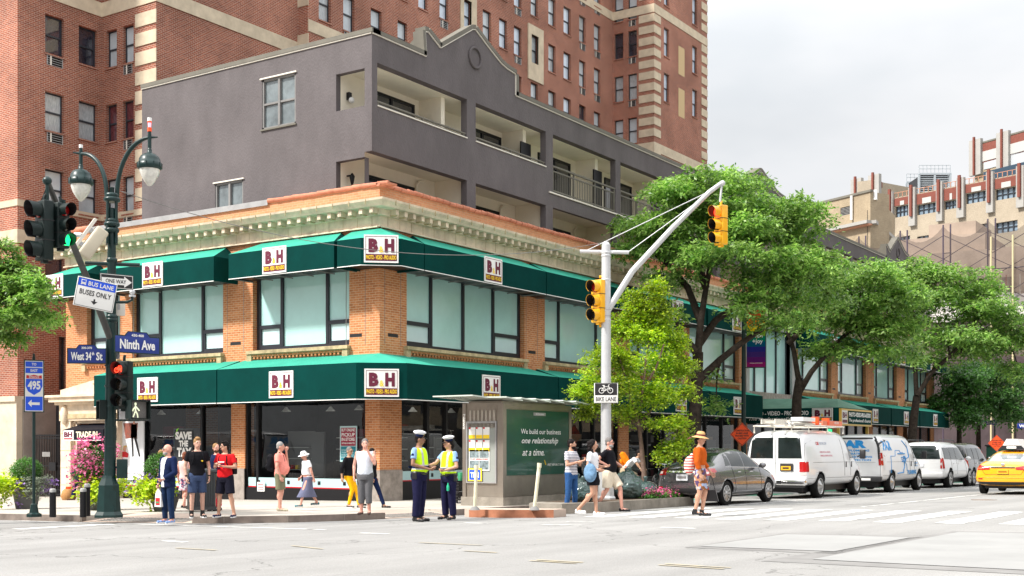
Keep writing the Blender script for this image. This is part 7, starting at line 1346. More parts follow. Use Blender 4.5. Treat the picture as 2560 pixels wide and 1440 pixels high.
def planter(label, p, w0, h_, plants, seed):
    o = empty('planter', facing(p, 6), label, 'planter', 'planters on the corner'); MB().lathe([(w0 * .68, 0), (w0 * .72, .03), (w0 * 1.0, h_ - .06), (w0 * 1.06, h_ - .06), (w0 * 1.06, h_), (w0 * .9, h_), (w0 * .85, h_ - .06)], mPot, n=24, caps=False).lathe([(.001, h_ - .05), (w0 * .86, h_ - .05)], mCover, n=20, caps=False).lathe([(.001, .001), (w0 * .68, .001)], mPot, n=20, caps=False).build('pot', o)
    M = facing(p + V(0, 0, h_ - .05), 6)
    for i, (nm, lb, cat, parts) in enumerate(plants):
        q = empty(nm, M, lb, cat)
        for j, (pn_, cs, axs, n, ln, wd, m, sh) in enumerate(parts): leaves(pn_, cs, axs, n, ln, wd, m, q, seed * 10 + i * 3 + j, shell=sh, droop=.2, clump=5)
        MB().tube([(parts[0][1][0][0] * .5, 0, -.05), tuple(parts[0][1][0])], [.02, .01], mBark, n=5).build('stem', q)
p1, p2, p3 = gnd(66, 1272, .13), gnd(243, 1275, .13), gnd(412, 1278, .13)
planter('grey planter by the route sign, left of the others', p1, .36, .66, [
    ('topiary_bush', 'clipped round box bush in the left planter', 'bush', [('foliage', [(0, 0, .36)], [(.28, .28, .26)], 6000, .04, .013, lfG, .8)]),
    ('trailing_plant', 'lime trailing foliage spilling left from the left planter', 'plant', [('foliage', [(-.38, -.1, .1), (-.55, -.1, -.12), (-.62, -.05, .05), (-.3, -.2, 0)], [(.2, .2, .16), (.16, .15, .18), (.15, .15, .14), (.15, .1, .12)], 1300, .09, .035, lfB, .4)]),
    ('silver_plant', 'silvery trailing leaves over the front of the left planter', 'plant', [('foliage', [(.12, -.25, .08), (.2, -.3, -.12), (.35, -.1, .12), (0, -.32, -.02)], [(.25, .15, .15), (.15, .1, .16), (.16, .15, .14), (.15, .1, .1)], 1500, .06, .02, lfS, .4)]),
    ('petunia', 'purple petunias on both edges of the left planter', 'flowers', [('flowers', [(-.2, -.3, .02), (.5, -.1, .05), (-.28, -.3, -.4), (.48, -.12, -.1)], [(.14, .08, .12), (.1, .1, .12), (.1, .05, .07), (.08, .08, .1)], 260, .06, .03, flV, .4)])], 1)
planter('grey planter behind the lamp post with tall pink flowers', p2, .33, .50, [
    ('pink_geranium', 'tall mass of pink flowers behind the lamp post', 'flowers', [('foliage', [(-.05, 0, .75), (.05, 0, .5), (-.15, 0, .4)], [(.34, .3, .35), (.32, .28, .3), (.3, .25, .25)], 3200, .06, .02, lfG, .3), ('flowers', [(-.05, 0, .82), (-.2, 0, .45)], [(.46, .36, .46), (.34, .3, .4)], 1500, .065, .032, flP, .86)]),
    ('trailing_plant', 'lime trailing foliage in front of the tall pink flowers', 'plant', [('foliage', [(-.15, -.2, .1), (.15, -.25, .12), (.35, -.2, .1), (.02, -.3, -.05)], [(.25, .2, .2), (.22, .15, .18), (.2, .15, .15), (.2, .1, .15)], 1600, .09, .035, lfB, .3)]),
    ('silver_plant', 'silvery leaves hanging over the pot beneath the pink flowers', 'plant', [('foliage', [(.05, -.28, -.08)], [(.2, .1, .2)], 500, .06, .02, lfS, .3)])], 2)
planter('grey planter beside the bald man', p3, .34, .44, [
    ('topiary_bush', 'clipped round box bush behind the bald man', 'bush', [('foliage', [(-.12, .05, .62)], [(.23, .23, .27)], 5000, .04, .013, lfG, .8)]),
    ('trailing_plant', 'lime trailing foliage left of the bald man', 'plant', [('foliage', [(-.42, -.1, .18), (-.25, -.2, .12), (-.1, -.2, .22), (-.5, -.05, .02)], [(.2, .16, .17), (.2, .15, .16), (.2, .15, .15), (.15, .12, .12)], 1800, .09, .035, lfB, .3)]),
    ('petunia', 'purple and pink petunias at the left end of the third planter', 'flowers', [('flowers', [(-.62, 0, .12), (-.45, 0, .38), (-.15, 0, .38)], [(.12, .1, .14), (.1, .1, .1), (.15, .1, .1)], 300, .06, .03, flV, .4)])], 3)
cs = []; ax = []
for k in range(34):
    x = 28.15 + (k % 17) * .118; y = 14.45 + (k // 17) * .5 + (k % 3) * .06; cs.append((x, y, gz(x, y) + .30)); ax.append((.12, .12, .10))
o = leaves('flower_bed', cs, ax, 6500, .06, .022, lfG, None, 5, shell=.2, clump=5); tag(o, kind='stuff')
o = leaves('flower_bed_blooms', [(c[0], c[1], c[2] + .10) for c in cs[:17:1]], [(.12, .12, .07)] * 17, 900, .05, .03, flP, None, 6, shell=.2, clump=5); tag(o, kind='stuff')
def vlerp(a, b, t): return V(*a).lerp(V(*b), t)
def cap(mb, a, b, r0, r1): a, b = V(*a), V(*b); mb.tube([a, b], [r0, r1], mInk, n=12); mb.ell(a, r0, mInk, n=12, rings=8); mb.ell(b, r1, mInk, n=12, rings=8)
def cone(mb, a, b, r0, r1): mb.tube([V(*a), V(*b)], [r0, r1], mInk, n=14)
def rings(mb, rs, n=20):
    vs = []; fs = []
    for (x, y, z, rx, ry) in rs: vs += [V(x + rx * math.cos(2 * math.pi * k / n), y + ry * math.sin(2 * math.pi * k / n), z) for k in range(n)]
    for i in range(len(rs) - 1):
        for k in range(n): a = i * n + k; b = i * n + (k + 1) % n; fs.append((a, b, b + n, a + n))
    fs += [tuple(range(n - 1, -1, -1)), tuple(range((len(rs) - 1) * n, len(rs) * n))]; mb.add(vs, fs, mInk, True)
def remesh(mb, vox, m, sm=2):
    me = bpy.data.meshes.new('t'); me.from_pydata([tuple(p) for p in mb.v], [], mb.f); ob = bpy.data.objects.new('t', me); C.objects.link(ob)
    q = ob.modifiers.new('r', 'REMESH'); q.mode = 'VOXEL'; q.voxel_size = vox; q.use_smooth_shade = True
    if sm: q = ob.modifiers.new('s', 'SMOOTH'); q.factor = .5; q.iterations = sm
    r_ = evalmesh(ob); bpy.data.objects.remove(ob); r_.materials.clear(); r_.materials.append(m); r_.polygons.foreach_set('use_smooth', [True] * len(r_.polygons)); return r_
def grab(me): return [v.co.copy() for v in me.vertices], [tuple(p.vertices) for p in me.polygons]
def handgeo(curl):          # right hand hanging down: wrist at the origin, fingers along -z, palm towards +x, thumb forward (-y)
    mb = MB(); mb.ell((0, 0, -.045), (.016, .040, .05), mInk, n=12, rings=8); mb.ell((0, 0, -.005), (.022, .027, .03), mInk, n=10)
    for y, l, b in ((-.028, .070, 0), (-.010, .080, .003), (.009, .074, .002), (.026, .058, -.004)):
        p = V(0, y, -.08 - b); a = curl * .5; P = [V(0, y * .8, -.06), p]
        for k, f in enumerate((.45, .32, .25)): a += curl * (.9 if k else .5); p = p + V(math.sin(a), .04 * (y > 0) - .02, -math.cos(a)) * l * f; P.append(p)
        mb.tube(P, [.0105, .0105, .0098, .009, .0075], mInk, n=8); mb.ell(P[-1], .0078, mInk, n=8, rings=6)
    mb.tube([(.0, -.022, -.02), (.012, -.045, -.045), (.02 + .01 * curl, -.052, -.07), (.028 + .012 * curl, -.048, -.09)], [.013, .012, .0105, .009], mInk, n=8); mb.ell((.028 + .012 * curl, -.048, -.09), .009, mInk, n=8, rings=6)
    return grab(remesh(mb, .0048, mInk, 1))
HANDS = {}
def hand(mb, el, wr, side, curl, m, roll=0):
    k = round(curl, 1)
    if k not in HANDS: HANDS[k] = handgeo(curl)
    v, f = HANDS[k]; z = -(V(*wr) - V(*el)).normalized(); fw = V(0, -1, 0); y = -(fw - z * fw.dot(z)); 
    if y.length < .1: y = V(0, 0, 1) - z * z.z
    y.normalize(); x = y.cross(z); Mx = Matrix((x, y, z)).transposed().to_4x4() @ Matrix.Rotation(R(roll), 4, 'Z'); Mx.translation = V(*wr)
    sc = Matrix.Diagonal((1 if side < 0 else -1, 1, 1, 1)); mb.add([Mx @ sc @ p for p in v], f if side < 0 else [tuple(reversed(q)) for q in f], m, True)
mShoe = {}
SK = {k: mat('skin_' + k, c, .5, var=.08, vs=20) for k, c in dict(fair=(.62, .36, .27), tan=(.50, .27, .18), pink=(.66, .33, .25), brown=(.27, .135, .08), olive=(.46, .26, .165)).items()}
HR = {k: mat('hair_' + k, c, .6, var=.4, vs=60) for k, c in dict(black=(.015, .012, .012), brown=(.10, .05, .025), auburn=(.20, .07, .04), grey=(.34, .33, .32), white=(.55, .54, .52), sandy=(.32, .19, .09), salt=(.18, .17, .165)).items()}
def cloth(name, c, var=.12, **k): return mat('cloth_' + name, c, .85, var=var, vs=14, bump=.35, bs=26, **k)
def striped(name, c1, c2, sc, axis='Z', rough=.85):
    m = mat(name, c1, rough); t = m.node_tree; N = t.nodes.new; K = t.links.new; tc = N('ShaderNodeTexCoord'); s = N('ShaderNodeSeparateXYZ'); K(tc.outputs['Object'], s.inputs[0])
    a = N('ShaderNodeMath'); a.operation = 'MULTIPLY'; a.inputs[1].default_value = sc; K(s.outputs[axis], a.inputs[0]); b = N('ShaderNodeMath'); b.operation = 'FRACT'; K(a.outputs[0], b.inputs[0]); g = N('ShaderNodeMath'); g.operation = 'GREATER_THAN'; g.inputs[1].default_value = .55; K(b.outputs[0], g.inputs[0])
    x = N('ShaderNodeMixRGB'); x.inputs[1].default_value = c1 + (1,); x.inputs[2].default_value = c2 + (1,); K(g.outputs[0], x.inputs[0]); K(x.outputs[0], t.nodes['Principled BSDF'].inputs['Base Color']); return m
def floral(name, cols, sc=14):
    m = mat(name, cols[0], .85); t = m.node_tree; N = t.nodes.new; K = t.links.new; tc = N('ShaderNodeTexCoord'); v = N('ShaderNodeTexVoronoi'); v.inputs['Scale'].default_value = sc; K(tc.outputs['Object'], v.inputs['Vector'])
    s = N('ShaderNodeSeparateXYZ'); K(v.outputs['Color'], s.inputs[0]); r = N('ShaderNodeValToRGB'); r.color_ramp.interpolation = 'CONSTANT'; r.color_ramp.elements[0].color = cols[0] + (1,); r.color_ramp.elements[1].position = 1 / len(cols); r.color_ramp.elements[1].color = cols[1] + (1,)
    for i, c in enumerate(cols[2:]): e = r.color_ramp.elements.new((i + 2) / len(cols)); e.color = c + (1,)
    K(s.outputs[0], r.inputs[0]); K(r.outputs[0], t.nodes['Principled BSDF'].inputs['Base Color']); return m
def person(label, px, py, topy, yaw, skin='fair', hair='brown', hairstyle='short', shirt=None, pants=None, shoes=None, pose={}, off=.13, hscale=1.0, sw=1.0, belly=0., hw=1.0, glasses=None, beard=None, extra=None, group='people at the crossing', P=None, hat=0.):
    p = P if P is not None else gnd(px, py, off); D = p.x * CA + p.y * SA; H = (py - topy) / FOC * D if P is None else topy; sc = H / (1.75 + hat) * hscale
    o = empty('person', facing(p, yaw) @ Matrix.Scale(sc, 4), label, 'person', group)
    J = dict(pel=(0, 0, .95), ch=(0, 0, 1.28), nk=(0, .01, 1.46), hd=(0, -.015, 1.625), shL=(.168 * sw, .01, 1.405), shR=(-.168 * sw, .01, 1.405), elL=(.24 * sw, .03, 1.13), elR=(-.24 * sw, .03, 1.13), wrL=(.25, -.05, .89), wrR=(-.25, -.05, .89), hpL=(.09, 0, .92), hpR=(-.09, 0, .92), knL=(.11, -.015, .50), knR=(-.11, -.015, .50), anL=(.12, .02, .085), anR=(-.12, .02, .085), toeL=None, toeR=None, turn=0, curl=.5)
    J.update(pose); sk = SK[skin]; j = {k: (V(*v) if isinstance(v, tuple) else v) for k, v in J.items()}
    tp = j['hd']; Rh = Matrix.Rotation(R(J['turn']), 4, 'Z') @ Matrix.Rotation(R(J.get('nod', 0)), 4, 'X')
    def H_(x, y, z): return tp + Rh @ V(x, y, z)
    def sp(z):        # spine position at height z
        a, b, c = j['pel'], j['ch'], j['nk']
        if z < .95: return a + V(0, 0, z - .95)
        return a.lerp(b, (z - .95) / .33) if z < 1.28 else (b.lerp(c, (z - 1.28) / .18) if z < 1.46 else c + V(0, 0, z - 1.46))
    B = MB()
    def torso(mb, g, z0, z1, hem=None):
        prof = [(.86, .155, .105), (.93, .165 * hw, .12), (1.0, .155 * hw, .112), (1.08, .142, .104), (1.18, .152, .11), (1.28, .168 * sw, .12), (1.36, .172 * sw, .115), (1.415, .165 * sw, .095), (1.45, .115 * sw, .078), (1.475, .06, .06)]
        rs = []
        for z, rx, ry in prof:
            if z < z0 or z > z1: continue
            q = sp(z); bl = belly * math.exp(-((z - 1.08) / .14) ** 2); rs.append((q.x, q.y - bl * .6, q.z, rx + g + bl * .35, ry + g + bl * .6))
        if hem: q = rs[0]; rs.insert(0, (q[0], q[1], z0, q[3] + hem, q[4] + hem))
        rings(mb, rs)
    torso(B, 0, .86, 1.48); B.ell(j['pel'] + V(0, .01, -.02), (.15 * hw, .115, .11), mInk)
    cap(B, j['nk'] - V(0, 0, .04), tp - V(0, -.01, .07), .056, .052)
    B.ell(tp + V(0, .008, .012), (.074, .094, .106), mInk, n=16, rings=12, rot=Rh.to_3x3()); B.ell(H_(0, -.022, -.055), (.054, .062, .058), mInk, n=14, rings=10); B.ell(H_(0, -.045, -.095), (.027, .025, .02), mInk)
    B.tube([H_(0, -.088, .012), H_(0, -.108, -.022)], [.009, .015], mInk, n=8); B.ell(H_(0, -.105, -.025), (.015, .015, .012), mInk, n=8, rings=6)
    for s_ in (-1, 1): B.ell(H_(s_ * .076, .008, -.012), (.010, .020, .028), mInk, n=8, rings=6); B.ell(H_(s_ * .03, -.085, .022), (.018, .01, .008), mInk, n=8, rings=6)
    B.ell(H_(0, -.083, -.06), (.022, .012, .010), mInk, n=8, rings=6)
    for s in 'LR':
        sh, el, wr = j['sh' + s], j['el' + s], j['wr' + s]; B.ell(sh, (.058, .055, .058), mInk); cap(B, sh, el, .049, .038); B.ell(sh.lerp(el, .4), (.048, .05, .07), mInk); cap(B, el, wr, .038, .026); B.ell(el.lerp(wr, .25), .041, mInk)
        hp, kn, an = j['hp' + s], j['kn' + s], j['an' + s]; cap(B, hp, kn, .088, .056); cap(B, kn, an, .054, .038); cal = kn.lerp(an, .3) + (V(0, .018, 0)); B.ell(cal, (.054, .056, .10), mInk)
        tv = V(*J['toe' + s]) if J['toe' + s] else V(.15 * (1 if s == 'L' else -1), -1, 0); tv.normalize(); cap(B, an + V(0, 0, -.03), an + tv * .14 + V(0, 0, -.045 + (0)), .038, .028)
        j['tv' + s] = tv
    me = remesh(B, .0125, sk, 2); bv, bf = grab(me); BD_ = MB(); BD_.add(bv, bf, sk, True)
    for s, sg in (('L', 1), ('R', -1)): hand(BD_, j['el' + s], j['wr' + s] + (j['wr' + s] - j['el' + s]).normalized() * .015, sg, J.get('curl' + s, J['curl']), sk, J.get('roll' + s, 0))
    for s_ in (-1, 1): BD_.ell(H_(s_ * .031, -.087, .008), (.013, .006, .0065), mPaperW, n=8, rings=6, rot=Rh.to_3x3()); BD_.ell(H_(s_ * .031, -.0925, .008), (.008, .004, .0068), mInk, n=6, rings=4); BD_.ell(H_(s_ * .031, -.090, .026), (.021, .007, .006), HR[hair] if hair != 'bald' else HR['grey'], n=8, rings=4)
    BD_.ell(H_(0, -.094, -.062), (.02, .005, .005), mat('lips', (.35, .10, .08), .5), n=8, rings=4); body = BD_.build('body', o)
    # hair
    if hairstyle not in ('none',):
        h = MB(); r3 = Rh.to_3x3(); hm = HR[hair]
        if hairstyle in ('short', 'quiff', 'fade', 'crop'):
            h.ell(tp + Rh @ V(0, .016, .037), (.080, .092, .094), mInk, n=16, rings=12, rot=r3); h.ell(tp + Rh @ V(0, .05, -.02), (.066, .055, .06), mInk, rot=r3)
            if hairstyle == 'quiff': h.ell(tp + Rh @ V(.0, -.045, .105), (.055, .05, .038), mInk, rot=r3); h.ell(tp + Rh @ V(-.01, -.02, .12), (.05, .05, .03), mInk, rot=r3)
            if hairstyle == 'fade': h.ell(tp + Rh @ V(0, -.01, .105), (.066, .09, .03), mInk, rot=r3)
        elif hairstyle == 'bun': h.ell(tp + Rh @ V(0, .02, .03), (.08, .09, .095), mInk, rot=r3); h.ell(tp + Rh @ V(0, .09, -.045), (.05, .05, .07), mInk, rot=r3)
        elif hairstyle in ('bob', 'long', 'curly'):
            h.ell(tp + Rh @ V(0, .025, .03), (.088, .098, .10), mInk, n=16, rings=12, rot=r3); dz = {'bob': .07, 'long': .2, 'curly': .24}[hairstyle]; gr = random.Random(int(px))
            for q in range({'bob': 10, 'long': 16, 'curly': 46}[hairstyle]):
                a = gr.uniform(-.35, math.pi + .35); rr = .085 + (.03 * gr.random() if hairstyle == 'curly' else 0); z = gr.uniform(-dz, .07); h.ell(tp + Rh @ V(rr * math.cos(a), .02 + rr * .9 * math.sin(a), z), gr.uniform(.028, .045), mInk, n=8, rings=6)
        link('hair', remesh(h, .010, hm, 1 if hairstyle != 'curly' else 0), body)
    if beard: h = MB(); h.ell(H_(0, -.03, -.075), (.059, .062, .05), mInk); h.ell(H_(0, -.07, -.09), (.035, .028, .03), mInk); link('beard', remesh(h, .010, HR[beard], 1), body)
    if glasses:
        g = MB()
        for s_ in (-1, 1): g.ell(H_(s_ * .032, -.100, .006), (.025, .005, .017), glasses, n=10, rings=6, rot=Rh.to_3x3()); g.tube([H_(s_ * .056, -.095, .012), H_(s_ * .08, 0, .008)], .003, mInk, n=4)
        g.tube([H_(-.01, -.102, .01), H_(.01, -.102, .01)], .003, mInk, n=4); g.build('glasses', body)
    # shirt
    if shirt:
        c, sleeve, fit = shirt[:3]; z0 = shirt[3] if len(shirt) > 3 else .88; t = MB(); torso(t, .014 + fit, max(.86, z0 + .001), 1.46)
        q = j['pel']
        if z0 < .95: rings(t, [(q.x, q.y, z0, .17 * hw + fit, .125 + fit), (q.x, q.y, .97, .165 * hw + fit + .012, .122 + fit + .012)])
        for s in 'LR':
            sh, el, wr = j['sh' + s], j['el' + s], j['wr' + s]
            if sleeve == 'none': t.ell(sh + V(-.02 if s == 'L' else .02, 0, .005), (.045, .06, .055), mInk); continue
            t.ell(sh, (.060, .060, .060), mInk)
            if sleeve == 'short': e = sh.lerp(el, .62); cone(t, sh, e, .058, .056 + fit)
            else: cone(t, sh, el, .062, .052 + fit); t.ell(el, .052 + fit, mInk); cone(t, el, el.lerp(wr, .95 if sleeve == 'long' else .6), .051 + fit, .042 + fit)
        link('shirt', remesh(t, .012, c, 2), body)
    if pants:
        c, kind, fit = pants[:3]; t = MB(); q = j['pel']
        rings(t, [(q.x, q.y, .80, .165 * hw + fit, .12 + fit), (q.x, q.y, .88, .175 * hw + fit, .135 + fit), (q.x, q.y, .98, .160 * hw + fit * .5, .122 + fit * .5), (q.x, q.y, 1.02, .152 * hw, .115)])
        for s in 'LR':
            hp, kn, an = j['hp' + s], j['kn' + s], j['an' + s]
            if kind == 'skirt': continue
            if kind == 'shorts': e = hp.lerp(kn, .9); t.ell(hp, (.105 + fit, .11 + fit, .11), mInk); cone(t, hp - V(0, 0, .0), e, .105 + fit, .088 + fit * 1.6)
            else:
                t.ell(hp, (.10 + fit, .11 + fit, .11), mInk); cone(t, hp, kn, .10 + fit, .068 + fit); t.ell(kn, .068 + fit, mInk); e = an.lerp(kn, .04 if kind == 'long' else .42); cone(t, kn, e, .068 + fit, (.055 if kind == 'long' else .058) + fit)
        if kind == 'skirt':
            a, b = V(*J['knL']).lerp(V(*J['hpL']), pants[3]), V(*J['knR']).lerp(V(*J['hpR']), pants[3]); z1 = min(a.z, b.z); m_ = (a + b) / 2; fl = pants[4]
            rings(t, [(m_.x, m_.y + fl * .2, z1, max(.14, abs(a.x - b.x) / 2 + .09) + fl, max(.12, abs(a.y - b.y) / 2 + .09) + fl), ((m_.x + q.x) / 2, (m_.y + q.y) / 2, (z1 + .9) / 2, .17 + fl * .5, .15 + fl * .5), (q.x, q.y, .90, .17 * hw, .13), (q.x, q.y, 1.0, .155 * hw, .12)])
        link({'skirt': 'skirt', 'shorts': 'shorts', 'capri': 'shorts'}.get(kind, 'trousers'), remesh(t, .012, c, 2), body)
    if shoes:
        for s in 'LR':
            an, tv = j['an' + s], j['tv' + s]; t = MB(); h = shoes[2] if len(shoes) > 2 else .0; heel = an - tv * .035; toe = an + tv * .175
            for k, (u, r_, z_) in enumerate(((0, .040, -.035), (.35, .042, -.04), (.7, .044, -.050), (1, .034, -.055))): t.ell(heel.lerp(toe, u) + V(0, 0, z_), (r_, r_, .036 if k else .045), mInk)
            cap(t, heel + V(0, 0, -.035), toe + V(0, 0, -.052), .037, .028)
            if h: cone(t, an + V(0, 0, -.05), an + V(0, 0, h), .05, .05)
            t.v = [V(q.x, q.y, max(q.z, an.z - .085)) for q in t.v]; so_ = link('shoe', remesh(t, .011, shoes[0], 1), body)
            if shoes[1]: t = MB(); sd_ = V(-tv.y, tv.x, 0) * .040; pts = [heel - tv * .03 - sd_ * .7, heel - tv * .03 + sd_ * .7, heel.lerp(toe, .6) + sd_ * 1.15, toe + tv * .03 + sd_ * .4, toe + tv * .03 - sd_ * .4, heel.lerp(toe, .6) - sd_ * 1.15]; zb = an.z - .088; t.prism([V(q.x, q.y, zb) for q in pts], (0, 0, .026), shoes[1]); t.build('sole', so_)
    return o, body, j, H_, torso
def hang(name, label, cat, o, fn, group=None):     # something worn or carried: its own thing, in the person's own space
    q = empty(name, WM[o.name].copy(), label, cat, group); mb = MB(); m = fn(mb); mb.v and mb.build('body', q); return q
def backpack(label, o, m, c, s=(.15, .10, .22), flap=None):
    q = empty('backpack', WM[o.name].copy(), label, 'backpack', 'backpacks'); t = MB(); t.ell(c, s, mInk, n=14, rings=10); t.box(c[0] - s[0] * .8, c[0] + s[0] * .8, c[1] - s[1] * .7, c[1] + s[1] * .7, c[2] - s[2] * .9, c[2] + s[2] * .7, mInk); link('bag', remesh(t, .014, m, 2), q)
    t = MB(); t.ell((c[0], c[1] + s[1] * .8, c[2] - s[2] * .4), (s[0] * .7, s[1] * .5, s[2] * .4), mInk); link('pocket', remesh(t, .014, m, 2), q); t = MB()
    for sx in (-.09, .09): t.tube([(sx, .10, 1.42), (sx, .0, 1.475), (sx * 1.05, -.10, 1.40), (sx * 1.25, -.135, 1.25), (sx * 1.6, -.03, 1.10), (sx, .12, 1.08)], .014, m, n=6)
    t.build('strap', q); return q
kNavy = cloth('navy', (.010, .018, .06)); kBlack = cloth('black', (.010, .010, .013)); kDen = cloth('denim', (.03, .09, .24), .3); kDenD = cloth('dark_denim', (.014, .03, .075), .3); kWht = cloth('white', (.74, .75, .78)); kRed = cloth('red', (.62, .015, .02)); kKhaki = cloth('khaki', (.42, .34, .23)); kOliv = cloth('olive', (.19, .19, .12)); kSal = cloth('salmon', (.85, .30, .25)); kGrey = cloth('grey', (.13, .13, .14)); kCream = cloth('cream', (.66, .58, .46)); kVest = cloth('hi_vis', (.62, .95, .02), .08); kSlate = cloth('slate', (.13, .14, .22)); kYel = cloth('mustard', (.88, .46, .01)); kPol = cloth('police_blue', (.24, .38, .62)); kRust = cloth('rust', (.48, .09, .012)); kBlk = mat('black_leather', (.012, .012, .014), .35); kOrg = cloth('orange', (.85, .22, .01)); kCyan = cloth('denim_pale', (.15, .27, .42), .35)
kSneakW = mat('white_sneaker', (.78, .78, .78), .5); kSneakN = mat('navy_sneaker', (.02, .03, .08), .6); kBlueS = mat('pale_blue_canvas', (.22, .34, .62), .7); kBeig = mat('beige_shoe', (.50, .45, .34), .6); kTeal = mat('teal_shoe', (.02, .18, .22), .6)
HF = 0
o, b, j, H_, T = person('bald grey bearded man in a navy blazer and jeans looking left', 420, 1308, 1110, -52, 'pink', 'bald', 'none', (kWht, 'long', -.003, .90), (kDenD, 'long', .004), (kBlueS, kSneakW), dict(turn=-35, wrL=(.15, -.24, .98), elL=(.27, -.02, 1.12), wrR=(-.20, -.10, .86), curl=1.4), off=.05, beard='grey', glasses=mat('clear_lens', (.5, .5, .5), .1), sw=1.08, belly=.03)
t = MB(); T(t, .03, .87, 1.47); q = j['pel']; rings(t, [(q.x, q.y, .80, .195, .15), (q.x, q.y, .98, .185, .145)]); 
for s in 'LR': sh, el, wr = j['sh' + s], j['el' + s], j['wr' + s]; t.ell(sh, (.078, .076, .076), mInk); cone(t, sh, el, .074, .062); t.ell(el, .062, mInk); cone(t, el, el.lerp(wr, .93), .062, .05)
me = remesh(t, .012, kNavy, 2); me.materials.append(kWht)
for p in me.polygons:
    c_ = p.center
    if c_.y < -.09 and abs(c_.x) < .045 + max(0, c_.z - 1.05) * .10 and c_.z > .80: p.material_index = 1
link('blazer', me, b)
def f(mb): wr = j['wrR']; z = wr.z - .08; mb.prism([(wr.x - .10, wr.y - .03, z - .42), (wr.x + .12, wr.y - .03, z - .42), (wr.x + .10, wr.y - .02, z - .12), (wr.x + .02, wr.y, z), (wr.x - .01, wr.y, z), (wr.x - .08, wr.y - .02, z - .12)], (0, .06, 0), mPaperW); mb.box(wr.x - .06, wr.x + .08, wr.y - .034, wr.y - .03, z - .38, z - .22, mRedS); mb.box(wr.x - .04, wr.x + .06, wr.y - .038, wr.y - .034, z - .34, z - .30, mOliveBag)
mOliveBag = mat('bag_green', (.1, .25, .12), .6)
hang('shopping_bag', 'white plastic shopping bag hanging from the bald man\'s hand', 'bag', o, f)
o, b, j, H_, T = person('young man in a black t-shirt and navy shorts facing the street', 493, 1294, 1094, 12, 'fair', 'sandy', 'quiff', (kBlack, 'short', .004), (cloth('blue_shorts', (.05, .075, .15)), 'shorts', .006), (kBlk, kSneakW, .08), dict(turn=8), sw=1.08)
MB().ell((.08, -.132, 1.24), (.022, .006, .018), mYellow, n=8, rings=6).build('shirt_badge', b)
for k in (-1, 1): MB().lathe([(.030, -.012), (.030, .012)], mInk, tuple(j['wrR' if k < 0 else 'wrL'] + V(0, 0, .03)), n=10).build('wristband', b)
backpack('black backpack on the young man in the black t-shirt', o, kBlack, (0, .2, 1.24), (.14, .08, .2))
o, b, j, H_, T = person('man in a red t-shirt and black shorts with clasped hands, looking left', 563, 1293, 1103, -30, 'tan', 'black', 'fade', (kRed, 'short', .006), (cloth('black_shorts', (.012, .012, .022)), 'shorts', .012), (kSneakN, kSneakW), dict(turn=-42, elL=(.27, .0, 1.15), wrL=(.08, -.22, 1.17), elR=(-.27, .0, 1.15), wrR=(-.09, -.22, 1.19), knL=(.15, -.02, .5), anL=(.22, .02, .085), knR=(-.13, -.02, .5), anR=(-.17, -.0, .085), curl=1.1), sw=1.1, belly=.03)
mb = MB()
for k in range(4): mb.box(-.10, .06, -.152, -.146, 1.26 - k * .05, 1.285 - k * .05, mPaperW if k % 2 == 0 else kNavy)
mb.build('shirt_print', b); backpack('black backpack on the man in the red t-shirt', o, kBlack, (.03, .21, 1.2), (.16, .1, .24))
o, b, j, H_, T = person('bearded man in navy top and khaki shorts behind the red shirt, pulling a case', 541, 1277, 1108, -60, 'pink', 'sandy', 'short', (kNavy, 'short', .01), (kKhaki, 'shorts', .01), (kBlk, None), dict(turn=80), beard='brown', sw=1.08)
o2 = empty('suitcase', facing(gnd(533, 1274, .13), -20), 'bright red rolling suitcase between the two young men', 'suitcase'); kCase = cloth('case_red', (.62, .01, .05)); MB().box(-.19, .19, -.12, .12, .06, .58, kCase, bev=.05).build('shell', o2); MB().box(-.15, .15, -.15, -.12, .12, .40, kCase, bev=.02).build('pocket', o2); MB().tube([(-.1, .09, .58), (-.1, .09, .72), (.1, .09, .72), (.1, .09, .58)], .012, mInk, n=6).build('handle', o2)
for x in (-.14, .14): MB(Matrix.Translation(V(x, .08, .04)) @ Matrix.Rotation(R(90), 4, 'Y')).lathe([(.04, -.015), (.04, .015)], mInk, n=12).build('wheel', o2)
person('woman with short blonde hair and glasses behind the third planter', 404, 1270, 1124, 60, 'fair', 'sandy', 'bob', (floral('print_blouse', [(.7, .68, .66), (.12, .12, .14), (.6, .58, .6)], 30), 'short', .01), (kBlack, 'long', .01), (kBlk, None), dict(turn=10), glasses=mat('dark_lens', (.03, .02, .02), .1))
o, b, j, H_, T = person('auburn haired woman in a pale pink top behind the bald man', 462, 1272, 1129, 150, 'pink', 'auburn', 'bun', (cloth('pale_pink', (.78, .50, .48)), 'none', .006), (floral('patterned_skirt', [(.55, .52, .55), (.08, .05, .12), (.5, .2, .25)], 22), 'skirt', .01, .15, .03), (kBlk, None), dict(knL=(.08, -.10, .5), anL=(.08, -.12, .09), knR=(-.08, .06, .52), anR=(-.08, .26, .12)))
o, b, j, H_, T = person('grey haired man in a salmon shirt and olive shorts, hand to his mouth', 700, 1278, 1104, 80, 'pink', 'grey', 'short', (kSal, 'short', .012, .86), (kOliv, 'shorts', .008), (kBeig, None), dict(turn=8, elL=(.16, -.16, 1.17), wrL=(.05, -.15, 1.50), wrR=(-.22, -.05, .88), curlL=1.0, knL=(.09, -.03, .5), anL=(.09, .04, .085), knR=(-.08, .0, .5), anR=(-.08, -.02, .085)), belly=.10, sw=1.05)
backpack('black backpack on the man in the salmon shirt', o, kBlack, (0, .22, 1.22), (.15, .11, .23))
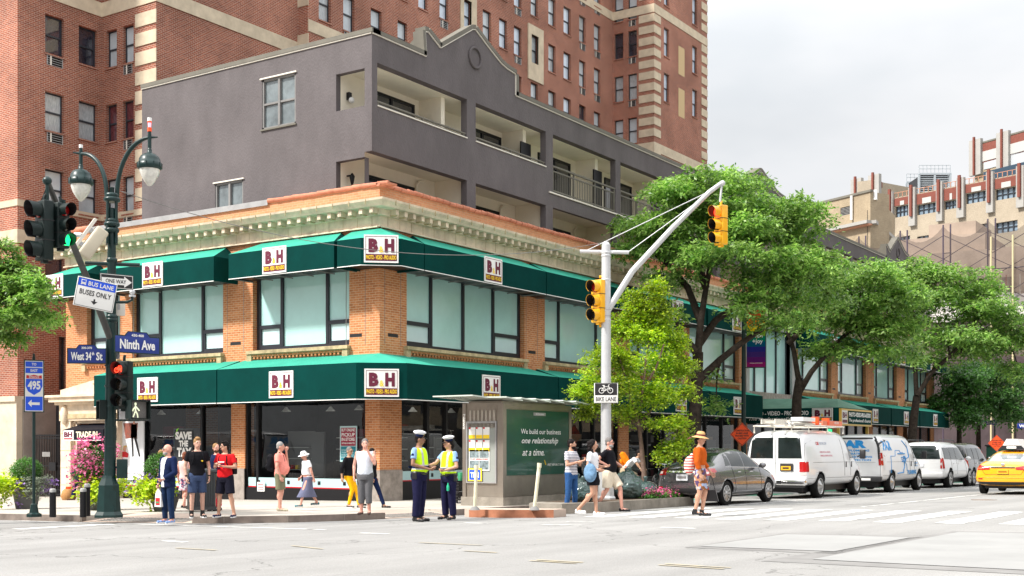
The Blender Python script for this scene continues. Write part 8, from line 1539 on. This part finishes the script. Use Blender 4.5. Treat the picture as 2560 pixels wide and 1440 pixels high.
o, b, j, H_, T = person('older woman in a white sun hat and slate skirt walking left', 770, 1268, 1123, -72, 'pink', 'white', 'bob', (kWht, 'short', .01, .93), (kSlate, 'skirt', .015, -.45, .05), (kTeal, kSneakW), dict(ch=(0, -.03, 1.28), nk=(0, -.07, 1.45), hd=(0, -.13, 1.59), nod=22, knL=(.08, -.16, .52), anL=(.08, -.26, .10), knR=(-.08, .10, .50), anR=(-.08, .32, .14), elL=(.25, .02, 1.13), wrL=(.24, .10, .90), wrR=(-.22, -.16, .92), shL=(.17, -.04, 1.40), shR=(-.17, -.04, 1.40)), sw=.95, belly=.05, hw=1.05, hat=.04)
mb = MB(); rr = H_(0, 0, 0); Mh = Matrix.Translation(rr) @ Matrix.Rotation(R(14), 4, 'X'); mb.M = Mh; mb.lathe([(.18, .015), (.165, .028), (.10, .05), (.098, .05), (.092, .11), (.06, .145), (.001, .15)], kWht, n=24, caps=False); mb.lathe([(.18, .012), (.10, .042), (.0, .042)], kWht, n=24, caps=False); mb.build('sun_hat', b)
hang('shoulder_bag', 'small dark bag slung across the woman in the white sun hat', 'bag', o, lambda mb: mb.tube([(.1, .02, 1.46), (.04, -.15, 1.3), (-.12, -.17, 1.0), (-.19, -.08, .92)], .010, kBlack, n=5).box(-.25, -.16, -.14, .04, .78, .94, kBlack, bev=.02))
o, b, j, H_, T = person('woman in a black top and mustard trousers striding right', 873, 1271, 1117, 58, 'olive', 'salt', 'short', (kBlack, 'elbow', .006, .92), (kYel, 'long', -.008), (kBlk, kSneakW), dict(turn=-10, knR=(-.06, -.14, .53), anR=(-.06, -.02, .10), knL=(.05, -.20, .53), anL=(.05, -.30, .085), elR=(-.24, .10, 1.14), wrR=(-.26, .08, .90), wrL=(.24, -.10, .90)), hw=1.0, sw=.95, glasses=mat('dark_lens'))
o, b, j, H_, T = person('man in a white sleeveless top and grey cargo shorts, hand over his mouth', 913, 1287, 1096, -12, 'pink', 'salt', 'short', (cloth('tank_white', (.66, .70, .78)), 'none', .006), (kGrey, 'capri', .014), (mat('sandal', (.10, .07, .06), .7), None), dict(turn=10, elL=(.25, -.14, 1.17), wrL=(.08, -.20, 1.50), curlL=1.3, knL=(.08, -.01, .5), anL=(.09, .02, .085), knR=(-.09, -.01, .5), anR=(-.09, .0, .085)), sw=1.1, belly=.03)
person('person in black walking right behind the man in the sleeveless top', 930, 1270, 1120, 75, 'tan', 'black', 'short', (kBlack, 'short', .01), (kNavy, 'long', .0), (kBlk, None), dict(knL=(.06, -.18, .52), anL=(.06, -.34, .085), knR=(-.06, .06, .52), anR=(-.06, .34, .15)))
def officer(label, px, py, topy, yaw, skin, pose, hair='black', fem=0):
    o, b, j, H_, T = person(label, px, py, topy, yaw, skin, hair, 'short' if not fem else 'bun', (kPol, 'short', .004, .95), (cloth('police_navy', (.014, .014, .045), .3), 'long', .018), (kBlk, None, .06), pose, off=0.0, sw=1.05, belly=.04, hat=.07, hw=1.04)
    t = MB(); T(t, .03, .95, 1.455); q = j['pel']; rings(t, [(q.x, q.y, .93, .185, .15), (q.x, q.y, 1.0, .185, .15)]); me = remesh(t, .012, kVest, 2); me.materials.append(mSilver); me.materials.append(kNavy)
    for p in me.polygons:
        c_ = p.center; p.material_index = 1 if (1.03 < c_.z < 1.05 or 1.10 < c_.z < 1.12 or (c_.z > 1.12 and abs(abs(c_.x) - .10) < .022 and abs(c_.y) > .05)) else (2 if 1.05 <= c_.z <= 1.10 else 0)
    link('vest', me, b); mb = MB(Matrix.Translation(H_(0, .01, .06)) @ Matrix.Rotation(R(J_ := pose.get('turn', 0)), 4, 'Z') @ Matrix.Rotation(R(6), 4, 'X')); mb.lathe([(.083, -.01), (.085, .035)], kNavy, n=20, caps=False); mb.lathe([(.085, .035), (.125, .065), (.13, .08), (.11, .10), (.05, .115), (.001, .118)], kWht, n=24, caps=False); mb.lathe([(.085, .035), (.125, .064), (.0, .064)], kWht, n=20, caps=False)
    mb.prism([(-.07, -.06, -.005), (.07, -.06, -.005), (.06, -.135, -.035), (.03, -.155, -.042), (-.03, -.155, -.042), (-.06, -.135, -.035)], (0, 0, .008), kBlk); mb.ell((0, -.09, .035), (.02, .008, .022), mGold, n=8, rings=6); mb.build('peaked_cap', b)
    mb = MB(); z = .965; q = j['pel']; rings(mb, [(q.x, q.y, z - .03, .185 * 1.04, .15), (q.x, q.y, z + .03, .185 * 1.04, .15)]); mb.ms = [kBlk]; mb.box(-.21, -.16, -.05, .05, .84, .98, kBlk, bev=.01); mb.box(.16, .21, -.04, .05, .82, .97, kBlk, bev=.01); mb.build('belt', b)
    for s in 'LR': q = j['sh' + s].lerp(j['el' + s], .35); MB().ell(q + V(.052 * (1 if s == 'L' else -1), 0, 0), (.014, .032, .04), kNavy, n=10, rings=6).build('shoulder_badge', b)
    return o, b, j
mSilver = mat('reflective_tape', (.55, .56, .58), .3, metal=.3)
o1, b1, j1 = officer('left traffic officer in a lime vest and white cap, seen from behind the shoulder', 1048, 1304, 1073, 62, 'brown', dict(turn=22, elR=(-.27, .0, 1.13), wrR=(-.08, -.24, 1.04), elL=(.25, -.02, 1.13), wrL=(.05, -.26, 1.06), knL=(.11, 0, .5), anL=(.11, .04, .085), curl=1.3))
MB().box(-.135, .135, .158, .166, 1.055, 1.095, kNavy).box(-.1, -.1 + .001, .16, .167, 1.06, 1.09, kNavy).build('vest_panel', b1); v, fcs = textgeo('NYPD', .04); MB().add([(.1 - a * .2, .171, 1.06 + c_ * .032) for a, c_ in v], fcs, mPaperW).build('vest_lettering', b1)
o2, b2, j2 = officer('right traffic officer in a lime vest, arm reaching towards the colleague', 1122, 1299, 1086, -48, 'tan', dict(turn=-30, elR=(-.24, -.16, 1.20), wrR=(-.16, -.42, 1.16), elL=(.27, -.02, 1.13), wrL=(.12, -.20, 1.06), curl=.8), fem=1)
hang('water_bottle', 'green topped bottle hanging at the right officer\'s hip', 'bottle', o2, lambda mb: mb.lathe([(.025, .62), (.03, .66), (.03, .72), (.012, .76), (.012, .79)], mat('bottle_green', (.02, .45, .25), .3), (.13, -.14, 0), n=12))
o, b, j, H_, T = person('man in a navy and white striped t-shirt and jeans, arms folded', 1428, 1282, 1097, 55, 'tan', 'black', 'short', (striped('stripe_shirt', (.74, .74, .76), (.03, .03, .10), 28), 'short', .006), (kDen, 'long', .002), (kNavy, kSneakW), dict(turn=25, elL=(.24, -.08, 1.13), wrL=(.02, -.23, 1.16), elR=(-.25, -.06, 1.13), wrR=(.04, -.25, 1.22), curl=.8, knR=(-.12, .0, .5), anR=(-.15, .04, .085), knL=(.11, -.03, .5), anL=(.13, -.02, .085)), beard='black', off=0)
o, b, j, H_, T = person('curly dark haired woman in a white t-shirt and black skirt walking right', 1482, 1288, 1098, 72, 'tan', 'black', 'curly', (kWht, 'short', .004, .96), (kBlack, 'skirt', .01, .45, .02), (kSneakW, kSneakW), dict(turn=5, knL=(.06, -.04, .5), anL=(.07, -.06, .085), knR=(-.05, -.02, .52), anR=(-.06, .34, .13), elR=(-.23, .05, 1.13), wrR=(-.20, -.17, 1.06), elL=(.22, -.05, 1.13), wrL=(.1, -.26, 1.12)), off=0, sw=.9)
v, fcs = textgeo('THE', .04); MB().add([(-.05 + a * .12, -.136, 1.24 + c_ * .04) for a, c_ in v], fcs, mInk).build('shirt_lettering', b)
q = empty('backpack', WM[o.name].copy(), 'pale denim rucksack slung from the curly haired woman\'s shoulder', 'backpack', 'backpacks'); t = MB(); t.ell((-.25, -.02, .98), (.10, .16, .22), mInk); t.ell((-.31, -.03, .92), (.06, .12, .12), mInk); link('bag', remesh(t, .014, kCyan, 2), q); MB().tube([(-.13, .04, 1.46), (-.22, .02, 1.3), (-.25, 0, 1.15)], .016, kCyan, n=6).build('strap', q)
o, b, j, H_, T = person('grey bearded man in a black t-shirt, sunglasses and cream shorts striding right', 1522, 1279, 1093, 74, 'pink', 'salt', 'short', (kBlack, 'short', .008), (kCream, 'shorts', .02), (kBlk, None), dict(turn=0, knR=(-.08, .02, .52), anR=(-.08, .26, .15), knL=(.06, -.26, .54), anL=(.06, -.30, .085), elR=(-.32, .20, 1.22), wrR=(-.18, .0, 1.10), elL=(.22, -.1, 1.15), wrL=(.1, -.30, 1.06)), off=0, beard='grey', glasses=mat('dark_lens'), belly=.06, sw=1.08)
backpack('black backpack on the man in the black t-shirt and sunglasses', o, kBlack, (0, .22, 1.16), (.15, .1, .24))
def bicycle(label, P, yaw, m, rider=False):
    o = empty('bicycle', facing(P, yaw), label, 'bicycle', 'bicycles'); r = .33
    for y in (-.52, .52):
        w_ = MB(); w_.tube([(0, y + r * math.cos(t), r + r * math.sin(t)) for t in [k * .2618 for k in range(25)]], .017, mRubber, n=6, caps=False); w_.tube([(0, y + (r - .025) * math.cos(t), r + (r - .025) * math.sin(t)) for t in [k * .2618 for k in range(25)]], .009, mChrome, n=5, caps=False)
        for k in range(12): a = k * .5236; w_.tube([(0, y, r), (0, y + r * math.cos(a), r + r * math.sin(a))], .0022, mChrome, n=3)
        w_.build('wheel', o)
    f = MB(); bb, st_, hd = V(0, .08, .29), V(0, .2, .78), V(0, -.38, .78); f.tube([bb, st_], .016, m, n=6); f.tube([st_ - V(0, 0, .03), hd], .016, m, n=6); f.tube([bb, hd - V(0, 0, .1)], .018, m, n=6); f.tube([bb, V(0, .52, .33)], .011, m, n=6); f.tube([st_, V(0, .52, .33)], .010, m, n=6); f.tube([hd + V(0, .02, .08), hd - V(0, .02, .12), V(0, -.52, .33)], .014, m, n=6); f.build('frame', o)
    MB().tube([hd + V(0, .02, .08), hd + V(0, .0, .22)], .013, mChrome, n=6).tube([(-.28, -.30, 1.0), (-.2, -.38, 1.02), (0, -.38, 1.0), (.2, -.38, 1.02), (.28, -.30, 1.0)], .012, mChrome, n=6).build('handlebar', o); MB().ell((0, .22, .87), (.07, .13, .035), mInk).tube([(0, .21, .78), (0, .21, .86)], .012, mChrome, n=6).build('saddle', o); MB().lathe([(.08, -.01), (.08, .01)], mInk, (0, 0, 0), n=14).build('chainring', o).matrix_basis = Matrix.Translation(V(-.03, .08, .29)) @ Matrix.Rotation(R(90), 4, 'Y')
    MB().tube([(-.08, .08, .29), (-.1, -.08, .22), (-.16, -.08, .22)], .009, mChrome, n=5).tube([(.05, .08, .29), (.1, .24, .36), (.16, .24, .36)], .009, mChrome, n=5).build('pedal', o); return o
cp_ = V(onY(1578, 17.0), 17.0, 0); cp_.z = gz(*cp_.xy); bicycle('bicycle ridden by the man with the orange backpack', cp_, 78, mInk)
Mc = facing(cp_, 78)
o, b, j, H_, T = person('cyclist in a pale top and khaki shorts leaning over the handlebar', 1578, 0, 1.75, 78, 'olive', 'black', 'short', (kWht, 'short', .006, .96), (kKhaki, 'shorts', .008), (kBlk, None), dict(pel=(0, .2, .95), ch=(0, .0, 1.20), nk=(0, -.16, 1.32), hd=(0, -.25, 1.45), shL=(.17, -.12, 1.29), shR=(-.17, -.12, 1.29), elL=(.22, -.24, 1.12), elR=(-.22, -.24, 1.12), wrL=(.24, -.32, 1.02), wrR=(-.24, -.32, 1.02), hpL=(.09, .18, .92), hpR=(-.09, .18, .92), knL=(.1, -.16, .76), knR=(-.1, -.1, .62), anL=(.11, .14, .42), anR=(-.11, -.02, .28), curl=1.3), P=cp_, sw=1.0)
q = empty('backpack', WM[o.name].copy(), 'orange backpack on the cyclist', 'backpack', 'backpacks'); t = MB(Matrix.Translation(V(0, .19, 1.30)) @ Matrix.Rotation(R(-28), 4, 'X')); t.ell((0, .0, 0), (.14, .11, .23), mInk); t.box(-.12, .12, -.08, .07, -.2, .18, mInk); link('bag', remesh(t, .014, kOrg, 2), q); t = MB(Matrix.Translation(V(0, .28, 1.24)) @ Matrix.Rotation(R(-28), 4, 'X')); t.ell((0, .02, -.04), (.10, .06, .10), mInk); link('pocket', remesh(t, .014, kOrg, 2), q)
bp_ = V(onY(1652, 18.5), 18.5, 0); bp_.z = gz(*bp_.xy) + .13; bicycle('dark green bicycle parked behind the saloon\'s boot', bp_, 20, mat('bike_green', (.01, .05, .045), .4))
bp_ = V(onY(1668, 18.7), 18.7, 0); bp_.z = gz(*bp_.xy) + .13; tag(MB().box(-.18, .18, -.15, .15, .5, 1.15, mPoleG, bev=.02).box(-.04, .04, -.04, .04, 0, .5, mPoleG).build('meter_cabinet', None, facing(bp_)), 'dark green cabinet on a stalk behind the parked bicycle', 'cabinet')
o, b, j, H_, T = person('woman in a rust top, floral skirt and straw hat crossing the avenue', 1750, 1291, 1077, 84, 'tan', 'black', 'bun', (kRust, 'elbow', .012, 1.0), (floral('floral_skirt', [(.30, .36, .52), (.22, .09, .04), (.52, .45, .40), (.10, .06, .14), (.46, .22, .12)], 17), 'skirt', .004, .12, -.01), (kBlk, None, .05), dict(turn=4, elR=(-.22, .04, 1.14), wrR=(-.21, -.03, .90), elL=(.22, -.04, 1.14), wrL=(.20, -.20, .93), knL=(.06, -.10, .51), anL=(.06, -.03, .085), knR=(-.06, .0, .51), anR=(-.05, .10, .11)), off=0, sw=.92, hw=1.0, hat=.05, glasses=mat('dark_lens'))
kStraw = mat('straw', (.60, .36, .16), .8, var=.2, vs=40); mb = MB(Matrix.Translation(H_(0, .01, 0)) @ Matrix.Rotation(R(8), 4, 'X')); mb.lathe([(.185, .025), (.18, .032), (.10, .065), (.095, .07), (.088, .135), (.06, .165), (.001, .17)], kStraw, n=28, caps=False); mb.lathe([(.185, .024), (.10, .058), (.0, .058)], kStraw, n=28, caps=False); ht = mb.build('straw_hat', b); mb = MB(Matrix.Translation(H_(0, .01, 0)) @ Matrix.Rotation(R(8), 4, 'X')); mb.lathe([(.099, .068), (.095, .105)], mat('ribbon', (.16, .05, .05), .7), n=24, caps=False); mb.prism([(-.02, .09, .08), (.02, .09, .08), (.05, .26, -.02), (-.03, .27, -.05)], (0, 0, .008), mat('ribbon')); mb.build('ribbon', ht)
kRW = striped('red_white_stripe', (.72, .68, .64), (.62, .06, .04), 17); q = empty('backpack', WM[o.name].copy(), 'red and white striped drawstring bag on the woman in rust', 'backpack', 'backpacks'); t = MB(); t.ell((-.02, .22, 1.07), (.13, .12, .20), mInk); t.ell((-.02, .17, 1.25), (.06, .05, .08), mInk); link('bag', remesh(t, .013, kRW, 2), q)
wl_ = j['wrL']; hang('handbag', 'black handbag swinging from the woman in rust\'s hand', 'bag', o, lambda mb: mb.tube([wl_ + V(0, -.02, -.08), wl_ + V(0, -.1, -.40)], .008, kBlk, n=5).tube([wl_ + V(0, 0, -.08), wl_ + V(0, .10, -.40)], .008, kBlk, n=5).prism([wl_ + V(-.05, -.17, -.62), wl_ + V(-.05, .17, -.62), wl_ + V(-.05, .11, -.38), wl_ + V(-.05, -.11, -.38)], (.1, 0, 0), kBlk))
o, b, j, H_, T = person('man in a dark cap and grey waistcoat walking left behind the pink flowers', 196, 1250, 1129, -75, 'brown', 'black', 'short', (cloth('grey_marl', (.22, .22, .24)), 'short', .012), (kNavy, 'long', .012), (mat('brown_shoe', (.12, .06, .03), .6), None), dict(knL=(.06, -.14, .52), anL=(.06, -.22, .085), knR=(-.06, .08, .5), anR=(-.06, .3, .14), wrL=(.22, -.2, .95)))
mb = MB(Matrix.Translation(H_(0, 0, .05))); mb.ell((0, .01, .02), (.088, .10, .07), kBlack); mb.prism([(-.06, -.07, .0), (.06, -.07, .0), (.05, -.16, -.01), (-.05, -.16, -.01)], (0, 0, .01), kBlack); mb.build('cap', b)
hang('duffel_bag', 'dark duffel bag under the arm of the man behind the pink flowers', 'bag', o, lambda mb: mb.ell((.24, -.14, .98), (.10, .22, .12), kNavy))
p = gnd(172, 1250, .13); tag(MB().lathe([(.20, 0), (.26, .12), (.20, .30), (.13, .36)], mat('straw_bag', (.42, .22, .09), .8, var=.3, vs=20), n=14).box(-.1, .1, -.05, .05, .33, .44, mOrangeS, bev=.02).build('straw_bag', None, facing(p)), 'straw shopping bag standing by the doorway left of the pink flowers', 'bag')
